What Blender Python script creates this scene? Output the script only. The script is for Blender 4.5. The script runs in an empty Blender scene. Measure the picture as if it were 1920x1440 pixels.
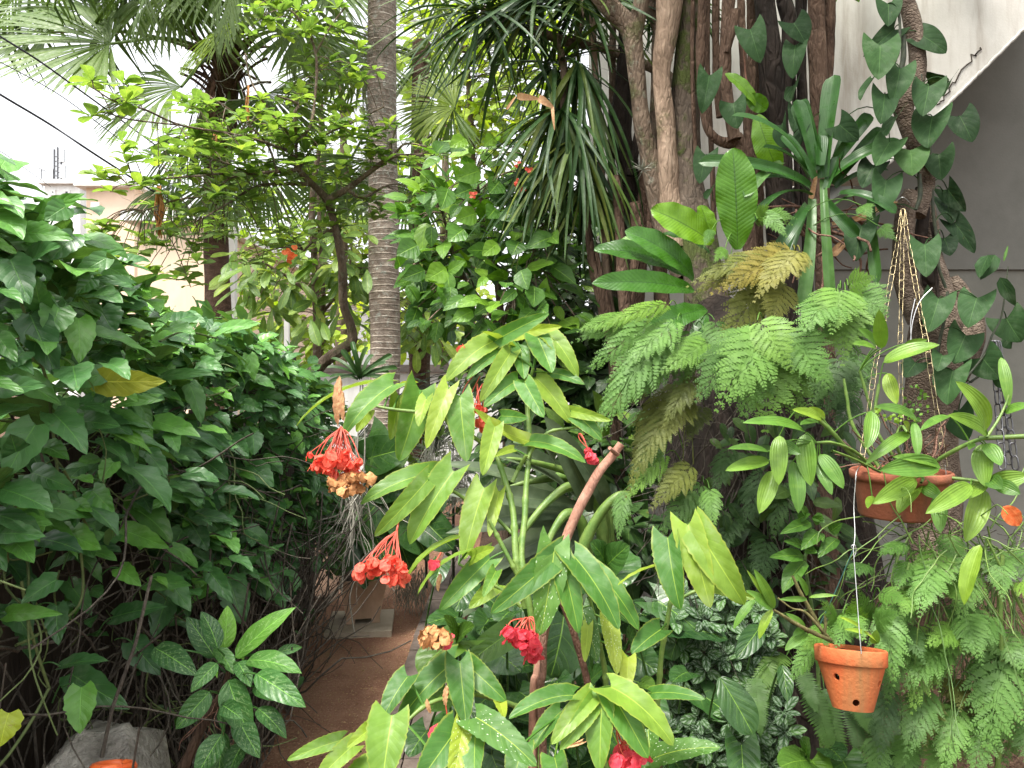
import bpy, math, random
import numpy as np
RS = np.random.RandomState(11)
FPX, CAMH = 1330.0, 1.5            # focal length in photo pixels, camera height
def P(x, y, d):                    # a point seen at photo pixel (x, y), d metres ahead of the camera
    return np.array([(x-960)/FPX*d, d, CAMH-(y-720)/FPX*d])
def PA(rows): return np.array([P(*r) for r in rows])
def nz(v): return v/np.maximum(np.linalg.norm(v, axis=-1, keepdims=True), 1e-9)
def rn(*s): return RS.standard_normal(s)
def ru(a, b, *s): return RS.uniform(a, b, s)
scene = bpy.context.scene
COL = scene.collection
ORG = {}                           # world origin of each thing

# ---------------------------------------------------------------- mesh builder
class MB:
    def __init__(s): s.v=[]; s.f=[]; s.lc=[]; s.n=0
    def add(s, V, Fc, lc):
        V=np.asarray(V,float).reshape(-1,3)
        s.v.append(V); s.f.append(np.asarray(Fc,int).reshape(-1,4)+s.n); s.lc.append(np.asarray(lc,float).reshape(-1,3)); s.n+=len(V)
        return s
    def build(s, name, mat, parent=None, smooth=True):
        V=np.concatenate(s.v); Fc=np.concatenate(s.f); lc=np.concatenate(s.lc)
        o0 = ORG.get(parent.name, np.zeros(3)) if parent is not None else np.zeros(3)
        V=V-o0
        me=bpy.data.meshes.new(name)
        me.vertices.add(len(V)); me.vertices.foreach_set('co', V.ravel())
        me.loops.add(Fc.size); me.loops.foreach_set('vertex_index', Fc.ravel().astype(np.int32))
        me.polygons.add(len(Fc)); me.polygons.foreach_set('loop_start', np.arange(0,Fc.size,4,dtype=np.int32))
        a=me.attributes.new('lc','FLOAT_VECTOR','POINT'); a.data.foreach_set('vector', lc.ravel())
        me.update(calc_edges=True); me.validate()
        me.polygons.foreach_set('use_smooth', np.full(len(me.polygons), smooth)); me.update()
        me.materials.append(mat)
        o=bpy.data.objects.new(name, me); COL.objects.link(o)
        if parent is not None: o.parent=parent; ORG[o.name]=o0
        else: ORG[o.name]=np.zeros(3)
        return o
def tag(o, label=None, cat=None, group=None, kind=None):
    for k,v in (('label',label),('category',cat),('group',group),('kind',kind)):
        if v: o[k]=v
    return o
def thing(name, label, cat, loc=(0,0,0), group=None):
    o=bpy.data.objects.new(name,None); o.empty_display_size=.05; COL.objects.link(o); o.location=loc
    ORG[o.name]=np.array(loc,float)
    return tag(o,label,cat,group)

# ---------------------------------------------------------------- curves and tubes
def cr(pts, n):                    # Catmull-Rom through rows (any number of columns)
    p=np.asarray(pts,float)
    if len(p)==2: t=np.linspace(0,1,n)[:,None]; return p[0]*(1-t)+p[1]*t
    q=np.vstack([2*p[0]-p[1],p,2*p[-1]-p[-2]]); m=len(p)-1
    u=np.linspace(0,m-1e-6,n); i=u.astype(int); t=(u-i)[:,None]
    a,b,c,d=q[i],q[i+1],q[i+2],q[i+3]
    return .5*((2*b)+(c-a)*t+(2*a-5*b+4*c-d)*t*t+(3*b-a-3*c+d)*t**3)
def tubes(mb, pts, rad, ns=5, tone=.5, lump=0., cap=False, kt=None):
    pts=np.asarray(pts,float); 
    if pts.ndim==2: pts=pts[None]
    N,K,_=pts.shape; rad=np.broadcast_to(np.asarray(rad,float),(N,K))
    T=nz(np.gradient(pts,axis=1)); av=np.abs(T.mean(1)); ref=np.zeros((N,3)); ref[np.arange(N),av.argmin(1)]=1
    U=nz(np.cross(ref[:,None],T)); W=np.cross(T,U)
    th=np.linspace(0,2*np.pi,ns+1)                       # seam doubled so that lc runs 0..1
    seg=np.linalg.norm(np.diff(pts,axis=1),axis=2); ln=np.concatenate([np.zeros((N,1)),np.cumsum(seg,1)],1)
    r=rad[:,:,None]*np.ones(ns+1)
    if lump:
        ph=ru(0,6.28,6); l=ln[:,:,None]/np.maximum(rad.mean(),1e-4)
        t=th[None,None]
        r=r*(1+lump*(.45*np.sin(2*t+.35*l+ph[0])+.35*np.sin(3*t-.55*l+ph[1])+.3*np.sin(1.3*l+ph[2])+.25*np.sin(5*t+.9*l+ph[3])+.2*np.sin(7*t-.2*l+ph[4])))
    if kt is not None: r=r*kt[...,None]
    V=pts[:,:,None]+r[...,None]*(np.cos(th)[None,None,:,None]*U[:,:,None]+np.sin(th)[None,None,:,None]*W[:,:,None])
    n1=ns+1
    i,j=np.meshgrid(np.arange(K-1),np.arange(ns),indexing='ij')
    f=np.stack([i*n1+j,i*n1+j+1,(i+1)*n1+j+1,(i+1)*n1+j],-1).reshape(-1,4)
    Fc=(f[None]+(np.arange(N)*K*n1)[:,None,None]).reshape(-1,4)
    lc=np.zeros((N,K,n1,3)); lc[...,0]=np.linspace(0,1,n1); lc[...,1]=ln[:,:,None]; lc[...,2]=np.broadcast_to(np.asarray(tone,float).reshape(-1,1,1),(N,K,n1)) if np.ndim(tone) else tone
    mb.add(V,Fc,lc)
    if cap:
        for k in (0,K-1):
            for q in range(N):
                ring=V[q,k]; c=pts[q,k][None]; VV=np.vstack([ring,c]); jj=np.arange(0,ns-1,2)
                mb.add(VV,np.stack([jj,jj+1,jj+2,np.full(len(jj),n1)],1) if ns%2==0 else np.stack([np.arange(ns),np.arange(ns)+1,np.full(ns,n1),np.full(ns,n1)],1),np.tile([.5,0,.5],(n1+1,1)))
    return mb
def trunk(mb, rows, n=60, ns=18, lump=.08, tone=.5, cap=False):    # rows: photo x, y, distance, width in photo pixels
    rows=np.array(rows,float); c=cr(rows,n); pts=PA(c[:,:3]); rad=c[:,3]/2/FPX*c[:,2]
    tubes(mb,pts,rad,ns,tone,lump,cap); return pts,rad
def pet(mb, a, b, r, sag=.15, tone=.5, k=6, ns=5):   # leaf stalks a->b, slightly arched
    a=np.atleast_2d(a); b=np.atleast_2d(b); t=np.linspace(0,1,k)[None,:,None]
    L=np.linalg.norm(b-a,axis=1)[:,None,None]; up=np.array([0,0,1.])
    p=a[:,None]*(1-t)+b[:,None]*t+up*(sag*L*4*t*(1-t)*.5)
    tubes(mb,p,np.broadcast_to(np.asarray(r,float).reshape(-1,1),(len(a),k)),ns,tone)

# ---------------------------------------------------------------- leaf templates
class T: pass
def grid(nt, ns, w, back=0., bp=1.5, asym=1., tmax=1., zf=None, ty=None):
    t=np.linspace(0,1,nt) if ty is None else ty; s=np.linspace(-1,1,ns); A,S=np.meshgrid(t,s,indexing='ij')
    o=T(); w_=w(A,S); X=S*w_; X=np.where(S<0,X*asym,X)
    Y=A-back*np.abs(S)**bp*(1-A)**3*np.where(S<0,asym,1)
    o.X=X.ravel(); o.Y=Y.ravel(); o.Z=np.zeros(nt*ns) if zf is None else zf(A,S).ravel()
    o.S=S.ravel(); o.Tt=A.ravel()
    i,j=np.meshgrid(np.arange(nt-1),np.arange(ns-1),indexing='ij')
    o.F=np.stack([i*ns+j,i*ns+j+1,(i+1)*ns+j+1,(i+1)*ns+j],-1).reshape(-1,4); o.dT=None
    return o
def beta(a,b,e=.015):
    m=a/(a+b); n=m**a*(1-m)**b
    return lambda A,S: np.clip(A,0,1)**a*np.clip(1-A,0,1)**b/n+e*(1-A)
def teeth(w,k,amp,p=6): 
    return lambda A,S: w(A,S)*(1+amp*np.abs(S)**p*(2*np.abs((A*k)%1-.5)-.5)*np.sin(np.pi*np.clip(A,.02,1))**.3)
def heartw(e=.42,b=.85): 
    def f(A,S):
        q=(A+.10)**e*np.clip(1.0-A,0,1)**b; return q/(.43*(1)) *.72+.01*(1-A)
    return f
def norm_w(f,nt=200):
    A=np.linspace(0,1,nt); m=f(A,np.ones(nt)).max()
    return lambda A,S: f(A,S)/m
OV  = beta(.55,1.05)
LE_THUN   = grid(15,7,teeth(norm_w(lambda A,S: (A+.035)**.46*np.clip(1-A,0,1)**.95),4.4,.18,4),.12,1.6)   # few coarse teeth
LE_THUN_S = grid(10,5,teeth(norm_w(lambda A,S: (A+.035)**.46*np.clip(1-A,0,1)**.95),4.4,.13,3),.10,1.6)
LE_BEG    = grid(30,9,teeth(norm_w(lambda A,S: (A+.07)**.27*np.clip(1-A,0,1)**.64),13,.09,8),.20,1.4,asym=.84)
LE_HEART  = grid(20,13,norm_w(lambda A,S: (A+.16)**.36*np.clip(1-A,0,1)**.72*(1-.12*A)),.34,1.35)
LE_ANTH   = grid(20,13,norm_w(lambda A,S: (A+.18)**.40*np.clip(1-A,0,1)**.62),.42,1.25)
LE_AGLA   = grid(18,9,beta(.62,.92))
LE_LANCE  = grid(16,7,beta(.62,.78))
LE_STRAP  = grid(22,7,lambda A,S: np.minimum(1,.62+.5*A)*np.sqrt(np.clip(1-np.clip((A-.86)/.14,0,1)**2.2,0,1))+.004)
LE_NEST   = grid(26,9,norm_w(lambda A,S: (A+.02)**.72*np.clip(1.002-A,0,1)**.58))
LE_BLADE  = grid(12,3,lambda A,S: np.minimum(1,.6+2.2*A)*np.clip(1-A,0,1)**.45+.004)
LE_OBOV   = grid(8,5,beta(1.15,.62))
LE_OVATE  = grid(9,5,teeth(beta(.55,.95),6,.12,4))
LE_OVATE2 = grid(6,3,beta(.55,.9))
LE_SEG    = grid(14,3,lambda A,S: np.where(A<.62,.03+A/.62*.97,np.clip((1-A)/.38,0,1)**.75)+.004)
LE_PETAL  = grid(7,7,norm_w(lambda A,S: (A+.08)**.5*np.clip(1.01-A,0,1)**.32))
LE_PILEA  = grid(10,7,beta(.62,.72))

def join_tpl(quads, lc=None):      # template out of separate quads: (n,4,2or3) in units of leaf length
    q=np.asarray(quads,float); o=T(); n=len(q)
    o.X=q[:,:,0].ravel(); o.Y=q[:,:,1].ravel(); o.Z=q[:,:,2].ravel(); o.F=np.arange(4*n).reshape(-1,4)
    o.S=np.tile([0,1,0,-1.],n); o.Tt=o.Y.copy(); o.dT=None
    return o
def fern_lacy(npn=13, asp=.42, seed=1, lac=3, ex=.8):
    r=np.random.RandomState(seed); Q=[]
    def dia(p,d,l,w,z0,z1):
        n=np.array([-d[1],d[0]]); a=p; b=p+d*l*.45+n*w; c=p+d*l; e=p+d*l*.45-n*w
        Q.append([[a[0],a[1],z0],[b[0],b[1],(z0+z1)/2],[c[0],c[1],z1],[e[0],e[1],(z0+z1)/2]])
    dia(np.array([0,-.02]),np.array([0,1.]),1.0,.006,0,0)
    for i in range(npn):
        u=i/(npn-1.); y=.05+.90*u**.9
        pl=asp*(1.02-u)**ex*(1+.08*r.randn())*(.82 if i==0 else 1)+.02
        for sg in (-1,1):
            an=math.radians(55-18*u+4*r.randn()); d=np.array([sg*math.sin(an),math.cos(an)]); p0=np.array([0,y])
            dr=.08+.12*r.rand()
            m=max(3,int(11*pl/asp)+2)
            dia(p0,d,pl,.004,0,-dr*pl)
            for j in range(m):
                v=(j+.6)/m; q=p0+d*pl*v; z=-dr*pl*v*v
                ql=pl*.42*(1-v)**1.0*(1 if j else .7)+.010
                for s2 in (-1,1):
                    a2=an*sg+s2*math.radians(50-14*v+6*r.randn()); d2=np.array([math.sin(a2),math.cos(a2)])
                    dia(q,d2,ql,ql*.13+.0026,z,z-.12*ql)
                    for k in range(lac if ql>.03 else 0):
                        w=(k+1.)/(lac+1); q2=q+d2*ql*w
                        for s3 in (-1,1):
                            a3=a2+s3*math.radians(42); d3=np.array([math.sin(a3),math.cos(a3)])
                            dia(q2,d3,ql*.45*(1-w)+.006,.0042+ql*.03,z-.06*ql,z-.15*ql)
    o=join_tpl(Q); o.X=o.X/asp; return o
def fern_sword(n=26, asp=.16, seed=3):
    r=np.random.RandomState(seed); Q=[]
    for i in range(n):
        u=i/(n-1.); y=.03+.95*u; l=asp*(1-u**3)*(min(1,.55+2*u))*(1+.06*r.randn())+.01
        for sg in (-1,1):
            an=math.radians(80-25*u); d=np.array([sg*math.sin(an),math.cos(an)]); nn=np.array([-d[1],d[0]]); p=np.array([0,y+ (.008 if sg>0 else 0)])
            w=.42/n*1.15; z=-.05*r.rand()
            a=p-nn*w; b=p+nn*w; c=p+d*l*.7+nn*w*.8; e=p+d*l*.7-nn*w*.8; t=p+d*l
            Q.append([[*a,0],[*b,0],[*c,z*.3],[*e,z*.3]]); Q.append([[*e,z*.3],[*c,z*.3],[*t,z],[*t,z]])
    Q.append([[-.005,0,0],[.005,0,0],[.002,1,0],[-.002,1,0]])
    o=join_tpl(Q); o.X=o.X/asp; return o
def pinnate(n=46, asp=.35, seed=5):
    r=np.random.RandomState(seed); Q=[]
    for i in range(n):
        u=i/(n-1.); y=.06+.92*u; l=asp*(math.sin(math.pi*(.12+.8*u))**.7)*(1+.1*r.randn())
        for sg in (-1,1):
            an=math.radians(68-38*u+5*r.randn()); d=np.array([sg*math.sin(an),math.cos(an)]); nn=np.array([-d[1],d[0]])*.007; p=np.array([0,y]); dr=.25+.3*r.rand()
            m=p+d*l*.5; t=p+d*l
            Q.append([[*(p-nn*.5),0],[*(p+nn*.5),0],[*(m+nn),-.1*l*dr],[*(m-nn),-.1*l*dr]]); Q.append([[*(m-nn),-.1*l*dr],[*(m+nn),-.1*l*dr],[*t,-dr*l],[*t,-dr*l]])
    Q.append([[-.008,0,0],[.008,0,0],[.003,1,0],[-.003,1,0]])
    o=join_tpl(Q); o.X=o.X/asp; return o
FERN_A=fern_lacy(11,.44,1,3,1.0); FERN_B=fern_lacy(11,.38,2,3,1.1); FERN_C=fern_lacy(10,.50,4,3,.95)
SWORD=fern_sword(); PINN=pinnate()

def place(mb, tp, base, chord, nrm, W, bend=0., fold=.25, wave=.03, tone=.5, wk=3., kick=0.):
    base=np.atleast_2d(base).astype(float); chord=np.atleast_2d(chord).astype(float); nrm=np.atleast_2d(nrm).astype(float)
    N=len(base); bc=lambda v: np.broadcast_to(np.asarray(v,float),(N,)).astype(float)
    W,bend,fold,wave,tone=bc(W),bc(bend),bc(fold),bc(wave),bc(tone)
    bend=np.where(np.abs(bend)<.02,.02,bend)
    L0=np.linalg.norm(chord,axis=1); c=chord/L0[:,None]; n=nz(nrm-(nrm*c).sum(1)[:,None]*c)
    hb=bend/2; L=L0*hb/np.sin(hb); f=c*np.cos(hb)[:,None]+n*np.sin(hb)[:,None]; m=n*np.cos(hb)[:,None]-c*np.sin(hb)[:,None]
    side=np.cross(f,m); a=bend[:,None]*tp.Y[None]; Lb=(L/bend)[:,None]
    al=Lb*np.sin(a); dr=Lb*(1-np.cos(a))
    nn=m[:,None]*np.cos(a)[...,None]+f[:,None]*np.sin(a)[...,None]
    hw=(W/2)[:,None]; ph=RS.uniform(0,6.28,N)[:,None]
    lat=tp.X[None]*hw*np.cos(fold)[:,None]
    h=np.abs(tp.X)[None]*hw*np.sin(fold)[:,None]+wave[:,None]*W[:,None]*(tp.S**2)[None]*np.sin(2*np.pi*wk*tp.Y[None]+ph+1.5*np.sign(tp.S)[None])+tp.Z[None]*L[:,None]
    V=base[:,None]+f[:,None]*al[...,None]-m[:,None]*dr[...,None]+side[:,None]*lat[...,None]+nn*h[...,None]
    M=len(tp.X); Fc=(tp.F[None]+(np.arange(N)*M)[:,None,None]).reshape(-1,4)
    lc=np.zeros((N,M,3)); lc[...,0]=tp.S; lc[...,1]=tp.Tt; lc[...,2]=tone[:,None]
    mb.add(V,Fc,lc)
CAM=np.array([0,0,CAMH])
def tocam(p): return nz(CAM-np.atleast_2d(p))
def leafpx(mb, tp, bx,by,tx,ty,w, d, dd=-.03, bend=.5, tone=.5, tilt=None, up=.35, fold=.25, wave=.03, wk=3.):
    b=P(bx,by,d); t=P(tx,ty,d+dd); ch=t-b
    n=tocam((b+t)/2)[0]+up*np.array([0,0,1.])
    if tilt is None: tilt=RS.uniform(-.4,.4)
    c=ch/np.linalg.norm(ch); n=n-(n@c)*c; n/=np.linalg.norm(n); sd=np.cross(c,n)
    n2=n*math.cos(tilt)+sd*math.sin(tilt)
    place(mb,tp,b,ch,n2,w/FPX*d/max(.5,math.cos(tilt)),bend,fold,wave,tone,wk)
    return b,t
def boxv(mb, lo, hi, tone=.5, rot=0., bev=0.):
    lo=np.array(lo,float); hi=np.array(hi,float); c=(lo+hi)/2; h=(hi-lo)/2
    k=np.array([[-1,-1,-1],[1,-1,-1],[1,1,-1],[-1,1,-1],[-1,-1,1],[1,-1,1],[1,1,1],[-1,1,1]])*h
    if rot: k=k@np.array([[math.cos(rot),math.sin(rot),0],[-math.sin(rot),math.cos(rot),0],[0,0,1]])
    for f in ([0,3,2,1],[4,5,6,7],[0,1,5,4],[1,2,6,5],[2,3,7,6],[3,0,4,7]):
        q=k[f]+c; mb.add(q,[[0,1,2,3]],np.c_[np.array([[0,0],[1,0],[1,1],[0,1]]),np.full(4,tone)])
def lathe(mb, c, prof, ns=40, tone=.5, tilt=(0,0), squash=1.):   # prof: (radius, z)
    prof=np.asarray(prof,float); th=np.linspace(0,2*np.pi,ns+1)
    V=np.stack([prof[:,0,None]*np.cos(th),prof[:,0,None]*np.sin(th)*squash,np.repeat(prof[:,1,None],ns+1,1)],-1)
    ax,ay=tilt; Rx=np.array([[1,0,0],[0,math.cos(ax),-math.sin(ax)],[0,math.sin(ax),math.cos(ax)]]); Ry=np.array([[math.cos(ay),0,math.sin(ay)],[0,1,0],[-math.sin(ay),0,math.cos(ay)]])
    V=V@(Ry@Rx).T+np.asarray(c)
    K=len(prof); n1=ns+1; i,j=np.meshgrid(np.arange(K-1),np.arange(ns),indexing='ij')
    f=np.stack([i*n1+j,i*n1+j+1,(i+1)*n1+j+1,(i+1)*n1+j],-1).reshape(-1,4)
    lc=np.zeros((K,n1,3)); lc[...,0]=np.linspace(0,1,n1); lc[...,1]=prof[:,1,None]; lc[...,2]=tone
    mb.add(V,f,lc)
    return Ry@Rx
def blob(mb, c, r, nu=40, nv=24, lump=.2, tone=.5):               # lumpy mound
    th=np.linspace(0,2*np.pi,nu+1); ph=np.linspace(.02,np.pi-.02,nv); A,B=np.meshgrid(ph,th,indexing='ij')
    D=np.stack([np.sin(A)*np.cos(B),np.sin(A)*np.sin(B),np.cos(A)],-1); q=np.zeros_like(A)
    for k in range(14):
        w=rn(3)*(1.5+k*.6); q+=np.sin(D@w+ru(0,6.28,1)[0])/(1+.35*k)
    V=np.asarray(c)+D*np.asarray(r)*(1+lump*q/3)[...,None]; n1=nu+1
    i,j=np.meshgrid(np.arange(nv-1),np.arange(nu),indexing='ij')
    f=np.stack([i*n1+j,(i+1)*n1+j,(i+1)*n1+j+1,i*n1+j+1],-1).reshape(-1,4)
    lc=np.stack([B/6.283,A,np.full(A.shape,tone)],-1); mb.add(V,f,lc)
def strands(mb, start, n_k, step, dirn, wob, r, tone=.5, grav=0., ns=3):   # many wandering thin stems
    start=np.atleast_2d(start); N=len(start); d=nz(np.broadcast_to(np.asarray(dirn,float),(N,3))+0*start); p=start.copy(); out=[p]
    for k in range(n_k):
        d=nz(d+wob*rn(N,3)+np.array([0,0,grav])); p=p+d*np.broadcast_to(np.asarray(step,float).reshape(-1,1),(N,1)); out.append(p)
    pts=np.stack(out,1); 
    K=pts.shape[1]; M=(K-1)*2+1
    sm=np.stack([cr(q,M) for q in pts]) if N<400 else pts
    rad=np.broadcast_to(np.asarray(r,float).reshape(-1,1),(N,sm.shape[1]))*np.linspace(1,.55,sm.shape[1])
    tubes(mb,sm,rad,ns,tone); return sm

# ---------------------------------------------------------------- materials
def newmat(name):
    m=bpy.data.materials.new(name); m.use_nodes=True; nt=m.node_tree; nt.nodes.clear()
    return m,nt
class NB:
    def __init__(s,nt): s.nt=nt
    def n(s,t,**k):
        x=s.nt.nodes.new(t)
        for a,b in k.items():
            if hasattr(x,a): setattr(x,a,b)
        return x
    def l(s,a,b): s.nt.links.new(a,b)
    def sock(s,inp,v):
        if hasattr(v,'is_output'): s.l(v,inp)
        elif v is not None:
            if hasattr(inp.default_value,'__len__') and not hasattr(v,'__len__'): v=(v,v,v)
            if hasattr(v,'__len__') and len(inp.default_value)==4 and len(v)==3: v=(*v,1)
            inp.default_value=v
    def m(s,op,a,b=None,c=None,clamp=False):
        x=s.n('ShaderNodeMath'); x.operation=op; x.use_clamp=clamp
        for i,v in enumerate((a,b,c)):
            if v is not None: s.sock(x.inputs[i],v)
        return x.outputs[0]
    def mr(s,v,a,b,c=0.,d=1.):
        x=s.n('ShaderNodeMapRange'); x.interpolation_type='SMOOTHSTEP'; s.sock(x.inputs[0],v)
        for i,q in enumerate((a,b,c,d)): x.inputs[i+1].default_value=q
        return x.outputs[0]
    def mix(s,f,a,b,bt='MIX'):
        x=s.n('ShaderNodeMix'); x.data_type='RGBA'; x.blend_type=bt; s.sock(x.inputs[0],f); s.sock(x.inputs[6],a); s.sock(x.inputs[7],b); return x.outputs[2]
    def noise(s,vec,sc,det=4,rough=.55,dist=0.):
        x=s.n('ShaderNodeTexNoise'); s.l(vec,x.inputs['Vector']); x.inputs['Scale'].default_value=sc; x.inputs['Detail'].default_value=det; x.inputs['Roughness'].default_value=rough; x.inputs['Distortion'].default_value=dist; return x.outputs[0]
    def vor(s,vec,sc,feat='F1',out='Distance'):
        x=s.n('ShaderNodeTexVoronoi'); x.feature=feat; s.l(vec,x.inputs['Vector']); x.inputs['Scale'].default_value=sc; return x.outputs[out]
    def ramp(s,f,stops):
        x=s.n('ShaderNodeValToRGB'); s.l(f,x.inputs[0]); e=x.color_ramp.elements
        while len(e)<len(stops): e.new(.5)
        for i,(p,c) in enumerate(stops): e[i].position=p; e[i].color=(*c,1)
        return x.outputs[0]
    def lc(s):
        a=s.n('ShaderNodeAttribute'); a.attribute_name='lc'; x=s.n('ShaderNodeSeparateXYZ'); s.l(a.outputs['Vector'],x.inputs[0]); return x.outputs[0],x.outputs[1],x.outputs[2],a.outputs['Vector']
    def obj(s): return s.n('ShaderNodeTexCoord').outputs['Object']
    def mapv(s,v,sc):
        x=s.n('ShaderNodeMapping'); s.l(v,x.inputs[0]); x.inputs['Scale'].default_value=sc; return x.outputs[0]
    def bump(s,h,st,dist=.01):
        x=s.n('ShaderNodeBump'); x.inputs['Strength'].default_value=st; x.inputs['Distance'].default_value=dist; s.l(h,x.inputs['Height']); return x.outputs[0]
    def bsdf(s,col,rough=.6,norm=None,spec=.5,metal=0.,trans=None,tcol=None,coat=0.):
        p=s.n('ShaderNodeBsdfPrincipled'); s.sock(p.inputs['Base Color'],col); s.sock(p.inputs['Roughness'],rough); s.sock(p.inputs['Specular IOR Level'],spec); p.inputs['Metallic'].default_value=metal
        p.inputs['Coat Weight'].default_value=coat; p.inputs['Coat Roughness'].default_value=.15
        if norm is not None: s.l(norm,p.inputs['Normal'])
        out=s.n('ShaderNodeOutputMaterial'); sh=p.outputs[0]
        if trans:
            t=s.n('ShaderNodeBsdfTranslucent'); s.sock(t.inputs[0],tcol if tcol is not None else col)
            if norm is not None: s.l(norm,t.inputs['Normal'])
            mx=s.n('ShaderNodeMixShader'); mx.inputs[0].default_value=trans; s.l(sh,mx.inputs[1]); s.l(t.outputs[0],mx.inputs[2]); sh=mx.outputs[0]
        s.l(sh,out.inputs[0])
def leafmat(name, dark, mid, light, vein=None, va=.35, nv=7., slope=1.4, rough=.42, trans=.3, spots=0., stripe=0., under=None, bump=.35, midw=.05, blotch=.0, pleat=0., dirt=.12, coat=0., tgain=1.6, margin=None, spec=.34, sva=.35):
    m,nt=newmat(name); b=NB(nt); s,t,tone,v=b.lc(); ob=b.obj()
    dark,mid,light=[(c[0]*1.16,c[1]*1.06,c[2]*.74) for c in (dark,mid,light)]
    base=b.ramp(tone,[(0.,dark),(.5,mid),(1.,light)])
    nzv=b.noise(ob,28,3); base=b.mix(b.mr(nzv,.3,.7),b.mix(1,base,(.82,.84,.78),'MULTIPLY'),b.mix(1,base,(1.16,1.12,1.1),'MULTIPLY'))
    sa=b.m('ABSOLUTE',s)
    if vein is None: vein=tuple(min(1,x*1.9+.02) for x in light)
    mid_=b.mr(sa,midw,midw*.35); 
    fr=b.m('FRACT',b.m('SUBTRACT',b.m('MULTIPLY',t,nv),b.m('MULTIPLY',sa,slope))); dv=b.m('ABSOLUTE',b.m('SUBTRACT',fr,.5))
    sv=b.m('MULTIPLY',b.mr(dv,.055,.012),b.mr(sa,1.,.3)); vm=b.m('MAXIMUM',mid_,b.m('MULTIPLY',sv,sva))
    col=b.mix(b.m('MULTIPLY',vm,va),base,vein)
    if stripe:
        sm=b.m('MULTIPLY',b.mr(b.m('ADD',dv,b.m('MULTIPLY',b.noise(v,9,2),.25)),.22,.34),b.mr(b.m('ABSOLUTE',b.m('SUBTRACT',sa,.5)),.36,.2)); col=b.mix(b.m('MULTIPLY',sm,stripe),col,(.55,.62,.55))
    if blotch:
        sm=b.m('MULTIPLY',b.mr(b.noise(b.mapv(v,(3,9,7)),2.2,3,.6,.8),.56,.64),sv if blotch<0 else b.mr(sa,1,.7)); sm=b.m('MAXIMUM',sm,b.m('MULTIPLY',sv,b.mr(b.noise(v,5,2),.42,.55))); col=b.mix(b.m('MULTIPLY',sm,abs(blotch)),col,(.34,.48,.22))
    if spots:
        sp=b.mr(b.vor(b.mapv(v,(5,13,31)),1.15),.20,.12); col=b.mix(b.m('MULTIPLY',sp,spots),col,(.62,.72,.55))
    if dirt:
        dm=b.m('MULTIPLY',b.mr(b.noise(ob,90,3,.7),.63,.74),dirt); col=b.mix(dm,col,(.22,.13,.05))
        dz=b.m('MULTIPLY',b.mr(b.noise(ob,14,4,.7),.5,.8),dirt*1.6); col=b.mix(dz,col,(.24,.28,.21))
    if margin is not None: col=b.mix(b.m('MULTIPLY',b.mr(b.m('ADD',sa,b.m('MULTIPLY',b.noise(v,12,2),.2)),.97,1.06),.45),col,margin)
    if under is not None: col=b.mix(b.n('ShaderNodeNewGeometry').outputs['Backfacing'],col,b.mix(.35,under,base))
    quilt=b.m('ADD',b.m('MULTIPLY',b.m('MULTIPLY',vm,-1),.8),b.m('MULTIPLY',b.m('ABSOLUTE',b.m('SINE',b.m('MULTIPLY',b.m('SUBTRACT',b.m('MULTIPLY',t,nv),b.m('MULTIPLY',sa,slope)),3.1416))),.6))
    if pleat: quilt=b.m('ADD',quilt,b.m('MULTIPLY',b.m('SINE',b.m('MULTIPLY',s,pleat)),.5))
    h=b.m('ADD',quilt,b.m('MULTIPLY',b.noise(ob,120,2),.35))
    tc=b.mix(1,col,(tgain*1.05,tgain*1.1,tgain*.5),'MULTIPLY')
    b.bsdf(col,b.mr(b.noise(ob,35,3),.3,.7,rough-.04,rough+.16),b.bump(h,bump,.004),spec,trans=trans,tcol=tc,coat=coat)
    return m
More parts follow.
